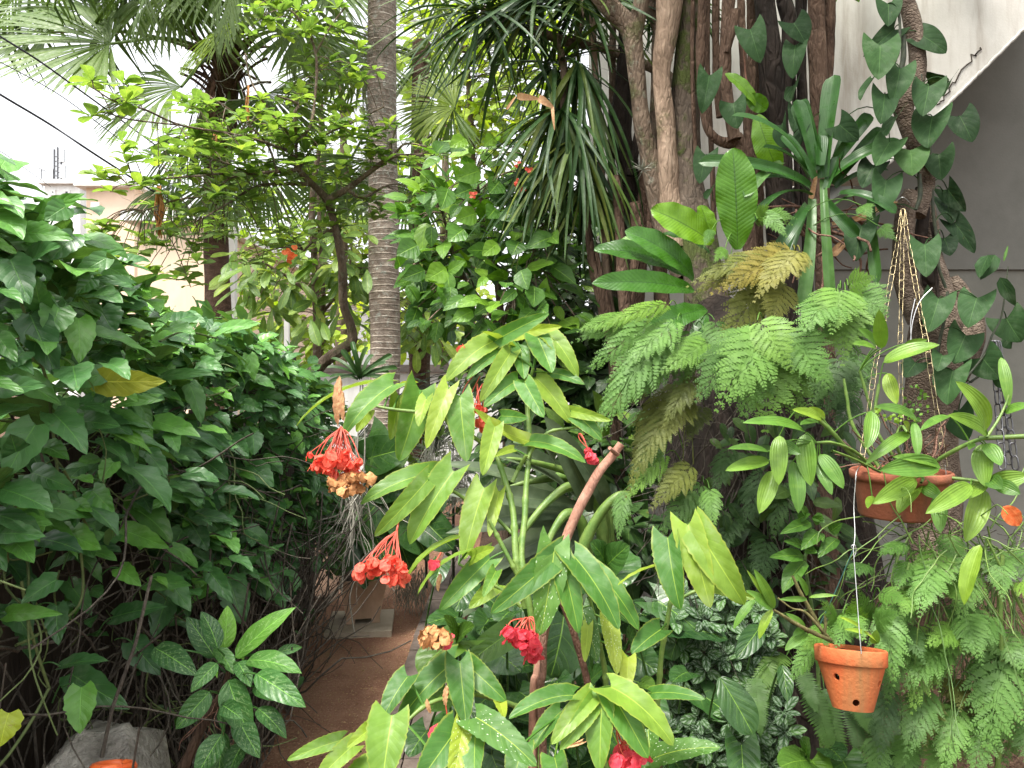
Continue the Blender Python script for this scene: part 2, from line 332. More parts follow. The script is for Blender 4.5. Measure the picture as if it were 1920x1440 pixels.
def barkmat(name, c1, c2, c3, moss=0., crack=60., stretch=(1,1,.25), bump=.8, rough=.9, rings=0., lichen=0., mosscol=(.06,.085,.015), cm=.42):
    m,nt=newmat(name); b=NB(nt); s,t,tone,v=b.lc(); ob=b.obj()
    dn=b.n('ShaderNodeTexNoise'); dn.inputs['Scale'].default_value=crack*.22; dn.inputs['Detail'].default_value=3; b.l(ob,dn.inputs['Vector']); dv=b.n('ShaderNodeVectorMath'); dv.operation='SCALE'; b.l(dn.outputs['Color'],dv.inputs[0]); dv.inputs['Scale'].default_value=1.6/crack; av=b.n('ShaderNodeVectorMath'); b.l(ob,av.inputs[0]); b.l(dv.outputs[0],av.inputs[1]); sv=b.mapv(av.outputs[0],stretch)
    n1=b.noise(sv,crack*.35,5,.65); n2=b.noise(ob,9,4,.6); vo=b.vor(sv,crack,'DISTANCE_TO_EDGE')
    col=b.ramp(n1,[(.28,c1),(.52,c2),(.76,c3)]); col=b.mix(b.m('MULTIPLY',b.m('MULTIPLY',b.mr(vo,.10,.0),b.mr(b.noise(ob,crack*.3,3),.38,.62)),cm),col,tuple(x*.4 for x in c1))
    col=b.mix(b.mr(n2,.35,.7),b.mix(1,col,(.7,.68,.66),'MULTIPLY'),col)
    h=b.m('ADD',b.m('MULTIPLY',b.mr(vo,0,.25),.35),b.m('MULTIPLY',n1,1.1))
    if rings:
        fr=b.m('FRACT',b.m('ADD',b.m('MULTIPLY',t,rings),b.m('MULTIPLY',b.noise(ob,6,2),.5))); rg=b.mr(b.m('ABSOLUTE',b.m('SUBTRACT',fr,.5)),.16,.04)
        col=b.mix(b.m('MULTIPLY',b.m('MULTIPLY',rg,.7),b.mr(b.noise(ob,12,3),.4,.65)),col,tuple(min(1,x*1.5) for x in c3)); h=b.m('ADD',b.m('MULTIPLY',h,.5),b.m('MULTIPLY',rg,.7))
    if lichen: col=b.mix(b.m('MULTIPLY',b.mr(b.noise(ob,22,5,.7),.55,.66),lichen),col,(.42,.44,.38))
    if moss: 
        mm=b.m('MULTIPLY',b.mr(b.noise(ob,5.5,5,.65),.62-.2*moss,.72-.2*moss),min(1,moss*1.3)); col=b.mix(mm,col,b.mix(b.noise(ob,70,3),tuple(x*.5 for x in mosscol),tuple(x*1.6 for x in mosscol))); h=b.m('ADD',h,b.m('MULTIPLY',b.m('MULTIPLY',mm,b.noise(ob,160,3)),.8))
    b.bsdf(col,rough,b.bump(h,bump,.012),.25)
    return m
def simplemat(name, c1, c2, sc=12., rough=.7, bump=.15, metal=0., spec=.4, streak=None, det=5, bsc=None, trans=None, bd=.006):
    m,nt=newmat(name); b=NB(nt); ob=b.obj(); n1=b.noise(ob,sc,det,.62); col=b.mix(b.mr(n1,.3,.7),c1,c2)
    if streak is not None:
        st=b.noise(b.mapv(ob,(1,1,.14)),streak[1],5,.65); col=b.mix(b.m('MULTIPLY',b.mr(st,.46,.72),streak[2]),col,streak[0])
    b.bsdf(col,rough,b.bump(b.noise(ob,bsc or sc*6,4,.6),bump,bd),spec,metal,trans=trans)
    return m
M={}
M['hedge']=leafmat('vine_leaf',(.017,.064,.030),(.046,.150,.054),(.10,.29,.042),va=.22,nv=4,slope=1.2,rough=.36,trans=.18,spec=.5,under=(.11,.19,.06),dirt=.22)
M['beg']=leafmat('begonia_leaf',(.030,.105,.028),(.070,.200,.044),(.250,.355,.050),va=.35,nv=6,slope=1.6,rough=.42,trans=.36,spots=0.,sva=.14,under=(.20,.25,.05),dirt=.28,bump=.16,midw=.045,margin=(.30,.33,.05))
M['begspot']=leafmat('spotted_begonia_leaf',(.030,.095,.028),(.080,.195,.045),(.26,.34,.05),va=.35,nv=6,slope=1.6,rough=.42,trans=.25,spots=.75,sva=.16,under=(.20,.25,.05),dirt=.10,bump=.3,midw=.045)
M['phil']=leafmat('heart_leaf',(.010,.028,.015),(.026,.068,.032),(.065,.150,.050),va=.22,nv=4,slope=2.2,rough=.56,spec=.12,trans=.12,under=(.08,.12,.06),dirt=.14,bump=.2,midw=.03)
M['anth']=leafmat('glossy_leaf',(.014,.045,.020),(.035,.100,.028),(.120,.240,.030),va=.45,nv=5,slope=2.0,rough=.26,trans=.16,under=(.11,.17,.06),dirt=.08,bump=.35,midw=.035)
M['agla']=leafmat('patterned_leaf',(.016,.060,.026),(.035,.120,.036),(.12,.30,.05),va=.5,nv=7,slope=1.8,rough=.36,trans=.18,blotch=.36,dirt=.08,midw=.05)
M['brom']=leafmat('strap_leaf',(.011,.044,.012),(.022,.080,.018),(.065,.150,.045),va=.0,nv=1,slope=0,spec=.26,rough=.30,trans=.12,pleat=26,bump=.12,dirt=.1)
M['nest']=leafmat('nest_leaf',(.012,.045,.010),(.034,.125,.012),(.16,.33,.020),vein=(.02,.05,.015),va=.55,nv=24,slope=2.6,rough=.24,trans=.22,bump=.22,sva=.25,dirt=.05,midw=.05)
M['fern']=leafmat('fern_leaf',(.026,.072,.022),(.080,.192,.048),(.17,.31,.042),va=0,rough=.5,trans=.28,bump=.05,dirt=.05)
M['fernold']=leafmat('old_fern_leaf',(.050,.078,.018),(.112,.140,.032),(.195,.185,.05),va=0,rough=.55,trans=.25,bump=.05,dirt=.15)
M['sword']=leafmat('sword_leaf',(.02,.06,.015),(.045,.115,.025),(.16,.27,.04),va=0,rough=.5,trans=.25,bump=.05)
M['dend']=leafmat('orchid_leaf',(.030,.085,.022),(.075,.185,.035),(.21,.33,.04),va=.12,nv=1,slope=0,rough=.33,trans=.22,pleat=22,bump=.22,dirt=.06,midw=.03)
M['drac']=leafmat('dracaena_leaf',(.010,.030,.012),(.024,.068,.022),(.13,.18,.04),va=.1,nv=1,slope=0,spec=.25,rough=.40,trans=.10,bump=.1,pleat=10)
M['palm']=leafmat('fan_leaf',(.045,.095,.034),(.092,.172,.052),(.20,.30,.07),va=.3,nv=1,slope=0,rough=.45,trans=.38,bump=.1,midw=.12,vein=(.25,.3,.15))
M['feather']=leafmat('feather_leaf',(.035,.065,.03),(.07,.125,.05),(.15,.22,.065),va=0,rough=.5,trans=.35,bump=.05)
M['tree']=leafmat('tree_leaf',(.065,.125,.05),(.120,.220,.085),(.24,.35,.09),va=.2,nv=6,slope=1.2,rough=.42,trans=.42,bump=.2,midw=.06)
M['hib']=leafmat('shrub_leaf',(.020,.065,.020),(.060,.165,.030),(.17,.34,.035),va=.3,nv=5,slope=1.4,rough=.36,trans=.28,bump=.35,midw=.06)
M['far']=leafmat('far_leaf',(.10,.19,.02),(.20,.32,.03),(.36,.46,.06),va=0,rough=.5,trans=.35,bump=.05)
M['plum']=leafmat('whorl_leaf',(.045,.105,.03),(.10,.20,.05),(.22,.31,.055),va=.35,nv=10,slope=.8,rough=.4,trans=.3,bump=.2,midw=.06)
M['darksh']=leafmat('dark_shrub_leaf',(.012,.035,.014),(.028,.075,.022),(.10,.18,.03),va=.2,nv=5,slope=1.2,rough=.38,trans=.18,bump=.2)
M['pilea']=leafmat('striped_leaf',(.018,.050,.022),(.030,.080,.032),(.06,.15,.04),va=.3,nv=3.,slope=1.0,rough=.42,trans=.1,stripe=.20,bump=.6,spec=.25,dirt=0,vein=(.015,.05,.02))
M['agave']=leafmat('grey_strap_leaf',(.035,.060,.045),(.060,.095,.070),(.12,.17,.10),va=.15,nv=1,slope=0,rough=.36,trans=.08,pleat=8,bump=.1)
def petal(name,a,b_,rough=.55,trans=.42):
    m,nt=newmat(name); b=NB(nt); s,t,tone,v=b.lc(); ob=b.obj()
    col=b.mix(b.mr(b.noise(ob,150,3),.3,.7),a,b_); col=b.mix(b.m('MULTIPLY',b.mr(b.m('ABSOLUTE',b.m('SUBTRACT',b.m('FRACT',b.m('MULTIPLY',s,4)),.5)),.12,.03),.25),col,tuple(x*.6 for x in a))
    b.bsdf(col,rough,b.bump(b.noise(ob,260,3),.35,.003),.4,trans=trans); return m
M['red']=petal('red_petal',(.78,.09,.06),(.90,.21,.13)); M['pink']=petal('crimson_petal',(.70,.040,.075),(.86,.11,.14)); M['dry']=petal('dried_petal',(.36,.17,.06),(.60,.30,.12),.7,.15); M['orange']=petal('orange_petal',(.75,.13,.03),(.85,.24,.08)); M['bract']=petal('dry_bract',(.50,.24,.12),(.62,.40,.2),.6,.2)
M['redstalk']=simplemat('red_stalk',(.45,.06,.04),(.55,.10,.06),60,.5,.1)
M['cane']=simplemat('green_cane',(.085,.165,.032),(.16,.24,.055),40,.42,.2)
M['canebrown']=barkmat('cane_bark',(.10,.055,.04),(.20,.11,.08),(.32,.19,.14),crack=140,bump=.4,stretch=(1,1,.5))
M['canepink']=barkmat('pink_cane_bark',(.24,.12,.085),(.36,.19,.135),(.45,.27,.2),crack=90,bump=.25,stretch=(1,1,.4))
M['vine']=simplemat('vine_stem',(.07,.10,.03),(.13,.17,.06),50,.75,.3)
M['twig']=barkmat('twig_bark',(.05,.042,.035),(.105,.09,.072),(.18,.16,.13),crack=160,bump=.5)
M['petiole']=simplemat('leaf_stalk',(.06,.12,.03),(.11,.19,.05),60,.5,.1)
M['darkstem']=simplemat('dark_stem',(.02,.028,.016),(.05,.06,.03),60,.6,.2)
M['bark_ring']=barkmat('ringed_palm_bark',(.18,.14,.11),(.32,.26,.21),(.50,.44,.37),crack=40,stretch=(1,1,1.6),rings=19,lichen=.7,bump=.7)
M['bark_fan']=barkmat('fan_palm_bark',(.07,.042,.03),(.14,.085,.06),(.22,.14,.10),crack=34,stretch=(1,1,2.2),bump=1.)
M['bark_grey']=barkmat('grey_bark',(.09,.062,.044),(.19,.14,.10),(.31,.24,.175),crack=55,moss=.35,lichen=.25)
M['bark_pale']=barkmat('pale_bark',(.19,.13,.09),(.36,.26,.185),(.50,.38,.28),crack=50,moss=.28,bump=.7)
M['bark_moss']=barkmat('mossy_bark',(.06,.047,.035),(.13,.10,.075),(.21,.165,.125),crack=48,moss=.62)
M['bark_dark']=barkmat('dark_bark',(.013,.010,.008),(.032,.023,.018),(.062,.046,.035),crack=36,bump=1.)  # near-black tone: the tree foot's shadow is put into this colour
M['bark_brown']=barkmat('brown_bark',(.065,.040,.027),(.14,.088,.06),(.23,.155,.11),crack=60,bump=.9)
M['bark_twisty']=barkmat('scaly_bark',(.085,.06,.045),(.19,.145,.11),(.31,.25,.19),crack=70,stretch=(1,1,1.5),bump=.8)
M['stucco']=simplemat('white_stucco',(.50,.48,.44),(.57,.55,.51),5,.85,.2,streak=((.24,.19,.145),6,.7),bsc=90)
M['stucco_shade_grey']=simplemat('shade_grey_plaster',(.19,.187,.167),(.23,.226,.204),3,.9,.2,bsc=60)  # grey taken darker so the colour itself carries the recess shade
M['stucco_shade_beige']=simplemat('shade_beige_plaster',(.20,.197,.17),(.24,.235,.205),4,.9,.2,bsc=60)  # lower recess wall, darkened likewise: shade is in the colour
M['peach']=simplemat('peach_render',(.68,.52,.38),(.75,.59,.45),1.2,.9,.1,streak=((.45,.33,.24),1.5,.35))
M['white']=simplemat('white_paint',(.74,.74,.72),(.82,.82,.80),3,.6,.1,streak=((.45,.43,.38),4,.35))
M['coping']=simplemat('dark_coping',(.06,.05,.045),(.12,.10,.085),8,.85,.3)
M['dkwood']=barkmat('dark_board',(.030,.022,.017),(.055,.042,.033),(.085,.066,.052),crack=30,stretch=(1,1,.08),bump=.5)
M['concrete']=simplemat('rough_concrete',(.24,.22,.19),(.50,.47,.41),14,.95,1.,streak=((.07,.06,.045),9,.7),bsc=85,bd=.03)
M['terra']=simplemat('terracotta',(.38,.075,.020),(.52,.130,.036),9,.82,.35,streak=((.15,.13,.05),7,.75),bsc=120)
M['terra_old']=simplemat('weathered_terracotta',(.23,.065,.034),(.36,.115,.06),10,.8,.4,streak=((.11,.07,.045),8,.6),bsc=90)
M['clay']=simplemat('brown_clay',(.52,.35,.24),(.64,.45,.32),7,.8,.3,streak=((.28,.2,.13),6,.4))
M['stone']=simplemat('paving_stone',(.36,.30,.22),(.48,.41,.31),9,.9,.5)
M['soilpot']=simplemat('pot_soil',(.018,.013,.010),(.06,.042,.03),60,.98,1.,bsc=150)
M['brass']=simplemat('brassy_metal',(.30,.24,.13),(.42,.35,.21),60,.34,.1,metal=1.)
M['steel']=simplemat('dark_steel',(.11,.11,.115),(.2,.2,.21),60,.45,.1,metal=.9)
M['wire']=simplemat('galvanised_wire',(.45,.46,.46),(.6,.6,.6),80,.4,.1,metal=.8)
M['cable']=simplemat('black_cable',(.02,.022,.028),(.04,.042,.05),20,.6,.1)
M['hose']=simplemat('orange_hose',(.55,.075,.02),(.66,.13,.03),40,.35,.1)
M['moss_air']=simplemat('air_plant',(.16,.165,.13),(.27,.27,.215),60,.9,.2)
M['airroot']=simplemat('air_root',(.26,.245,.20),(.40,.38,.32),60,.8,.2)
def soil(name,a,b_,c,sc):
    m,nt=newmat(name); b=NB(nt); ob=b.obj(); n=b.noise(ob,3,5,.6); col=b.mix(b.mr(n,.35,.65),a,b_); vo=b.vor(ob,sc); col=b.mix(b.m('MULTIPLY',b.mr(b.noise(ob,sc*1.3,3,.7),.60,.68),.8),col,c)
    b.bsdf(col,.97,b.bump(b.m('ADD',b.noise(ob,45,6,.7),b.m('MULTIPLY',vo,.5)),.9,.02),.2); return m
M['soil']=soil('garden_soil',(.06,.036,.023),(.11,.066,.043),(.13,.09,.055),60); M['path']=soil('red_path_soil',(.25,.125,.078),(.36,.20,.125),(.52,.38,.26),80)
M['brick']=simplemat('old_brick_paver',(.105,.080,.066),(.185,.145,.12),14,.92,.6,streak=((.06,.055,.035),9,.4))
# ================================================================ setting
def sheet(name, x0,x1,y0,y1,z,mat,n=2,amp=0.):
    mb=MB(); xs=np.linspace(x0,x1,n); ys=np.linspace(y0,y1,n); A,B=np.meshgrid(xs,ys,indexing='ij'); Zz=np.full(A.shape,z)
    if amp: Zz=Zz+amp*(np.sin(A*9+1)*np.sin(B*7)+.6*np.sin(A*23+B*17)+.4*np.sin(B*31-A*11))
    i,j=np.meshgrid(np.arange(n-1),np.arange(n-1),indexing='ij'); f=np.stack([i*n+j,(i+1)*n+j,(i+1)*n+j+1,i*n+j+1],-1).reshape(-1,4)
    mb.add(np.stack([A,B,Zz],-1),f,np.stack([A*0,B*0,A*0+.5],-1)); return tag(mb.build(name,mat),kind='structure')
sheet('ground',-150,150,-20,160,0,M['soil'])
XF=lambda y: -.88-.055*(y-1)                    # face of the hedge
sheet('path',-1.25,-.30,-.5,9.,.008,M['path'],90,.0018)
mb=MB(); y=.3
while y<7.2:                                   # one course of old pavers along the bed
    l=ru(.20,.235,1)[0]; xx=-.555-.012*(y-3)+ru(-.006,.006,1)[0]
    for k in range(2): boxv(mb,[xx+.125*k,y,-.02],[xx+.125*k+.118,y+l,.035+ru(0,.006,1)[0]],.5,ru(-.015,.015,1)[0])
    y+=l+.008
for (px,d) in ((840,4.7),(870,4.75),(905,4.8),(845,4.9),(885,4.95)): q=P(px,1100,d); boxv(mb,[q[0],q[1],-.02],[q[0]+.11,q[1]+.2,.036],.5)
tag(mb.build('kerb',M['brick'],smooth=False),kind='structure')
# fallen bits on the path
mb=MB(); N=3200; yy=ru(2.4,6,N); p=np.c_[ru(-1.05,-.5,N),yy,np.full(N,.012)]; place(mb,LE_OVATE2,p,np.c_[rn(N,2),np.zeros(N)]*.006+.0008,np.tile([0,0,1.],(N,1))+.4*rn(N,3),ru(.005,.010,N),.3,.3,0,ru(0,1,N))
tag(mb.build('leaf_litter',petal('litter_flake',(.26,.15,.07),(.50,.34,.18),.9,.05)),kind='stuff')
# fence behind the hedge
t=thing('picket_fence','dark weathered board fence inside the green vine hedge','fence',(XF(3)-.3,3,0))
mb=MB(); y=.3
while y<4.9:
    x=XF(y)-.30; w=ru(.085,.10,1)[0]; boxv(mb,[x-.011,y,.0],[x+.011,y+w,1.38-.16*max(0,y-3)+ru(-.03,.03,1)[0]],ru(0,1,1)[0],.05); y+=w+.006
mb.build('boards',M['dkwood'],t,False)
mb=MB(); tubes(mb,np.array([[XF(y)-.335,y,1.1] for y in np.linspace(.3,4.9,8)]),.03,4); tubes(mb,np.array([[XF(y)-.335,y,.35] for y in np.linspace(.3,4.9,8)]),.03,4); mb.build('rail',M['dkwood'],t,False)
# concrete footing by the hedge
t=tag(None or thing('concrete_block','rough grey concrete footing under the hedge beside the orange hose','concrete block',tuple(P(200,1500,1.45))))
mb=MB(); a=P(70,1470,1.36); 
V=np.array([P(20,1500,1.30),P(300,1520,1.30),P(332,1500,1.62),P(60,1480,1.75),P(150,1372,1.42),P(225,1360,1.45),P(305,1372,1.66),P(180,1350,1.78)])
def subdiv_hex(V,n=14):
    Q=[]
    mb_=MB()
    for f in ([4,5,6,7],[0,1,5,4],[1,2,6,5],[2,3,7,6],[3,0,4,7]):
        c=V[f]; u=np.linspace(0,1,n); A,B=np.meshgrid(u,u,indexing='ij')
        q=(c[0]*((1-A)*(1-B))[...,None]+c[1]*(A*(1-B))[...,None]+c[2]*(A*B)[...,None]+c[3]*((1-A)*B)[...,None])
        q=q+.006*np.stack([np.sin(q[...,0]*70+q[...,2]*40),np.sin(q[...,1]*60+q[...,0]*30),np.sin(q[...,0]*50+q[...,1]*45)],-1)
        i,j=np.meshgrid(np.arange(n-1),np.arange(n-1),indexing='ij'); mb_.add(q,np.stack([i*n+j,(i+1)*n+j,(i+1)*n+j+1,i*n+j+1],-1).reshape(-1,4),np.zeros((n*n,3))+.5)
    return mb_
subdiv_hex(V).build('block',M['concrete'],t)
Vb=V.copy(); Vb[4:]=V[:4]+[0,0,-.002]; Vb[:4]=V[:4]; Vb[:4,2]=0; subdiv_hex(Vb,4).build('foundation',M['concrete'],t)
mb=MB(); q=[]
for k in range(44):
    a=k/43*2*np.pi*1.9; q.append(P(212+34*math.cos(a)*(1-.12*k/43),1440+13*math.sin(a)-5*k/43,1.30)+np.array([0,.035*math.sin(a)*1.,0]))
tubes(mb,cr(q,120),.0065,10); tag(mb.build('garden_hose',M['hose']),'orange garden hose coiled on the grey concrete footing','hose')

# the house on the right
D=3.95
t=thing('house','white stained stucco house wall with a grey shaded recess under its stair','house',(1.5,D,0))
mb=MB()
def plate(mb,pts,y0,y1):                       # convex outline in (x,z), extruded along y
    p=np.array(pts,float); n=len(p); a=np.c_[p[:,0],np.full(n,y0),p[:,1]]; b_=np.c_[p[:,0],np.full(n,y1),p[:,1]]
    for V in (a,b_[::-1]):
        for k in range(1,n-1,1): mb.add(np.array([V[0],V[k],V[k+1],V[k+1]]),[[0,1,2,3]],np.zeros((4,3)))
    for k in range(n): k2=(k+1)%n; mb.add(np.array([a[k],a[k2],b_[k2],b_[k]]),[[0,1,2,3]],np.zeros((4,3)))
wx=lambda px:(px-960)/FPX*D
wz=lambda py:CAMH-(py-720)/FPX*D
# stair flank: lower edge runs from (1760,212) up to (1925,48) and beyond
sl=(212-48)/(1760-1925)
plate(mb,[(wx(1150),0),(wx(1400),0),(wx(1400),wz(330)),(wx(1150),wz(330))],D,D+.2)
plate(mb,[(wx(1150),wz(330)),(wx(1642),wz(330)),(wx(2260),wz(-284)),(wx(2260),wz(-700)),(wx(1150),wz(-700))],D,D+.2)
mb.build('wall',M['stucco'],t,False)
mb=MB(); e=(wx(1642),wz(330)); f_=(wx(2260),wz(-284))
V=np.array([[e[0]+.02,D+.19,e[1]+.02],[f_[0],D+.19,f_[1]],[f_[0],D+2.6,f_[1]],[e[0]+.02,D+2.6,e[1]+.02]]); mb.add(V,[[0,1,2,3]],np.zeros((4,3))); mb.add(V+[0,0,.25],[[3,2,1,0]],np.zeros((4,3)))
mb.build('stair_soffit',M['stucco_shade_grey'],t,False)
mb=MB(); DB=D+1.4; zz=CAMH-(505-720)/FPX*DB; boxv(mb,[.6,DB,zz],[7,DB+.2,6.5]); mb.build('recess_wall',M['stucco_shade_grey'],t,False)
mb=MB(); boxv(mb,[.6,DB+.03,0],[7,DB+.2,zz-.002]); mb.build('lower_wall',M['stucco_shade_beige'],t,False)
mb=MB(); boxv(mb,[5.2,1.2,0],[5.4,DB,6.5]); mb.build('side_wall',M['stucco_shade_grey'],t,False)
mb=MB(); c=cr([(*P(1762,208,D-.004)[[0,2]],),(*P(1790,176,D-.004)[[0,2]],),(*P(1830,120,D-.004)[[0,2]],),(*P(1846,98,D-.004)[[0,2]],)],20)
tubes(mb,np.c_[c[:,0]-.02+.008*rn(20),np.full(20,D-.002),c[:,1]+.03+.008*rn(20)],.004,4); mb.build('crack',M['dkwood'],t)
mb=MB(); q=np.linspace(0,1,160)[:,None]; e3=np.array([e[0],D+.004,e[1]]); f3=np.array([f_[0],D+.004,f_[1]]); lp=e3*(1-q)+f3*q+np.c_[.0012*rn(160),.001*rn(160),.0015*rn(160)]; tubes(mb,lp[None],np.clip(.010+.0012*rn(1,160),.005,.02),6); mb.build('worn_edge',M['stucco'],t)

# garden wall at the end of the path
t=thing('garden_wall','low white garden wall with dark coping behind the ringed palm trunk','wall',(-1.5,9.6,0))
mb=MB(); boxv(mb,[-3.2,9.6,0],[1.2,9.8,1.66]); mb.build('wall',M['white'],t,False)
mb=MB(); boxv(mb,[-3.25,9.53,1.662],[1.25,9.87,1.76]); mb.build('coping',M['coping'],t,False)
t=thing('gate_post','old grey timber gate post at the left end of the white garden wall','post',(-2.92,9.2,0)); mb=MB(); boxv(mb,[-2.97,9.15,0],[-2.83,9.3,1.86]); mb.build('post',M['dkwood'],t,False); mb=MB(); boxv(mb,[-3.6,9.17,1.60],[-2.972,9.23,1.66]); boxv(mb,[-3.6,9.17,1.25],[-2.972,9.23,1.31]); mb.build('rails',M['dkwood'],t,False)
# white posts beyond the hedge
for (px,y0,y1,d,w,lab,br) in ((437,420,606,8.,.072,'tall white metal post beside the brown fan palm trunk',1),(538,597,700,8.6,.055,'short white metal post near the low end of the hedge',0)):
    a=P(px,y0,d); t=thing('white_post',lab,'post',(a[0],a[1],0),'white posts beyond the hedge'); mb=MB(); boxv(mb,[a[0]-w/2,d-w/2,0],[a[0]+w/2,d+w/2,a[2]]); boxv(mb,[a[0]-w/2-.006,d-w/2-.006,a[2]+.001],[a[0]+w/2+.006,d+w/2+.006,a[2]+.02]); mb.build('post',M['white'],t,False)
    if br:
        for py in (492,546):
            q=P(424,py,d); mb=MB(); tubes(mb,np.array([q+[0,0,.07],q+[0,0,-.07]]),.035,8,cap=True); tubes(mb,np.array([q,P(437,py,d)]),.015,6); mb.build('insulator',M['steel'],t)
# houses past the hedge
def building(name,lab,x0,x1,ytop,d,mat,wins=(),slab=True):
    a=P(x0,ytop,d); b_=P(x1,ytop,d); t=thing(name,lab,'building',((a[0]+b_[0])/2,d,0))
    mb=MB(); boxv(mb,[a[0],d,0],[b_[0],d+9,a[2]]); mb.build('wall',mat,t,False)
    mb=MB(); boxv(mb,[a[0]-.25,d-.25,a[2]+.002],[b_[0]+.25,d+9.2,a[2]+.22]); mb.build('roof',M['white'],t,False)
    for (wx0,wx1,wy0,wy1) in wins:
        p=P(wx0,wy0,d); q=P(wx1,wy1,d); mb=MB(); w=.1
        for lo,hi in (([p[0],d-.06,p[2]-w],[q[0],d-.003,p[2]]),([p[0],d-.06,q[2]],[q[0],d-.003,q[2]+w]),([p[0],d-.06,q[2]+w+.001],[p[0]+w,d-.003,p[2]-w-.001]),([q[0]-w,d-.06,q[2]+w+.001],[q[0],d-.003,p[2]-w-.001])): boxv(mb,lo,hi)
        f=mb.build('window',M['white'],t,False); mb=MB(); boxv(mb,[p[0]+w,d-.03,q[2]+w],[q[0]-w,d-.006,p[2]-w]); mb.build('pane',M['glassdk'],f,False)
M['glassdk']=simplemat('dark_glass',(.05,.06,.07),(.09,.10,.11),3,.12,.0)
building('peach_house','peach rendered house with a flat roof beyond the hedge',258,384,418,16,M['peach'],())
building('pale_house','tall pale rendered house between hedge top and fan palm',162,252,352,22,M['peach'],((172,188,380,392),))
building('white_house','low white house glimpsed beside the fan palm trunk',370,432,470,19,M['white'],((388,404,500,540),))
building('white_house','far white house seen through the leaves past the garden gate',545,640,560,26,M['white'],((585,600,590,620),))
# rooftop mast with aerials
d=38; t=thing('rooftop_mast','thin grey lattice mast with aerials on a distant roof under the cables','mast',tuple(P(108,345,d)))
mb=MB()
for px,y0 in ((102,280),(108,276),(115,290)): tubes(mb,np.array([P(px,y0,d),P(px,352,d)]),.055,5)
for py in range(292,350,9): tubes(mb,np.array([P(102,py,d),P(115,py+6,d)]),.03,4)
mb.build('mast',M['steel'],t)
for px,py in ((117,292),(97,330),(119,322)): mb=MB(); q=P(px,py,d); boxv(mb,q-[.12,.1,.35],q+[.12,.1,.35]); mb.build('antenna',M['wire'],t,False)
mb=MB(); tubes(mb,np.array([P(78,318,d),P(79,352,d)]),.035,4); tubes(mb,np.array([P(73,315,d),P(86,321,d)]),.03,4); mb.build('aerial',M['steel'],t)
a=P(60,350,38); building('apartment_block','distant pale block whose roof carries the thin mast',84,150,346,37.5,M['white'],((95,105,356,366),(120,132,356,366)))
# overhead cables
for (lab,rows,r) in (('thick black cable sagging lowest across the white sky',[(-60,138,4.8),(0,177,4.9),(95,234,5.2),(190,297,5.5),(360,405,7.6)],.008),
   ('blue-black cable crossing the big fan leaf at the top',[(-60,28,4.9),(0,68,5),(70,112,5.2),(140,162,5.6),(330,300,7.6)],.007),
   ('thin dark cable running between the two thicker ones',[(-60,84,5),(0,116,5),(110,177,5.3),(230,265,5.8),(330,330,7.6)],.0035),
   ('hair-thin cable reaching toward the rooftop mast',[(-60,250,20),(0,283,21),(50,318,24),(95,350,28)],.011)):
    mb=MB(); tubes(mb,PA(cr(rows,40)),r,6); tag(mb.build('power_cable',M['cable']),lab,'cable','cables over the hedge')
# ================================================================ hedge of trailing vine
t=thing('vine_hedge','long hedge of broad toothed green vine leaves along the dirt path','hedge',(XF(3),3,0))
HT=lambda y: 1.655+.20*np.exp(-((y-1.15)/.55)**2)+.03*np.sin(y*5)-.17*np.maximum(0,y-2.9)
mb=MB(); N=4300
y=.75+3.5*RS.rand(N)**1.1; ht=HT(y); z=ht*(1-.86*RS.rand(N)**1.25)
kn=(y>2.1)|(RS.rand(N)<.5); zc=np.maximum(1.12-.21*(y-1.2),.52); keep=kn&(RS.rand(N)<np.clip(.5+(z-zc)/.30,.035,1)); y,z,ht=y[keep],z[keep],ht[keep]; N=len(y)
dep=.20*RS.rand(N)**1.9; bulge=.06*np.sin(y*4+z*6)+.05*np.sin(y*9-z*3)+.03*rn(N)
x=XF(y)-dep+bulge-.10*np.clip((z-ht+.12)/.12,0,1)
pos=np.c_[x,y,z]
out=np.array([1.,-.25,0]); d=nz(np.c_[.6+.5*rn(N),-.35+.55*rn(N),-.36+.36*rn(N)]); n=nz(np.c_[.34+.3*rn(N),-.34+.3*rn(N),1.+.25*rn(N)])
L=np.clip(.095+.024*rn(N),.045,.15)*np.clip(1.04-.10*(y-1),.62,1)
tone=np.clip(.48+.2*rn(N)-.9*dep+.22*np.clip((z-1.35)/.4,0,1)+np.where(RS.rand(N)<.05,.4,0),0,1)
nearm=y<2.6
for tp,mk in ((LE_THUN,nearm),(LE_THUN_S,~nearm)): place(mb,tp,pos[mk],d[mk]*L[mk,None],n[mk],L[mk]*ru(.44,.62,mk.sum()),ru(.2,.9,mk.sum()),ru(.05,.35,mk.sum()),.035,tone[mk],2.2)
# top of the hedge
N=1500; y=.85+3.9*RS.rand(N); x=XF(y)-.02-.42*RS.rand(N); z=HT(y)+.05*rn(N)-.02+np.where(RS.rand(N)<.1,.07*RS.rand(N),0)
d=nz(np.c_[.35+.6*rn(N),-.2+.6*rn(N),-.05+.35*rn(N)]); n=nz(np.c_[.2+.35*rn(N),-.2+.35*rn(N),np.full(N,1.)]); L=np.clip(.095+.02*rn(N),.05,.14)*np.clip(1.03-.05*(y-1),.72,1)
place(mb,LE_THUN_S,np.c_[x,y,z],d*L[:,None],n,L*ru(.46,.64,N),ru(.3,1.,N),ru(.1,.35,N),.03,np.clip(.58+.2*rn(N),0,1),2)
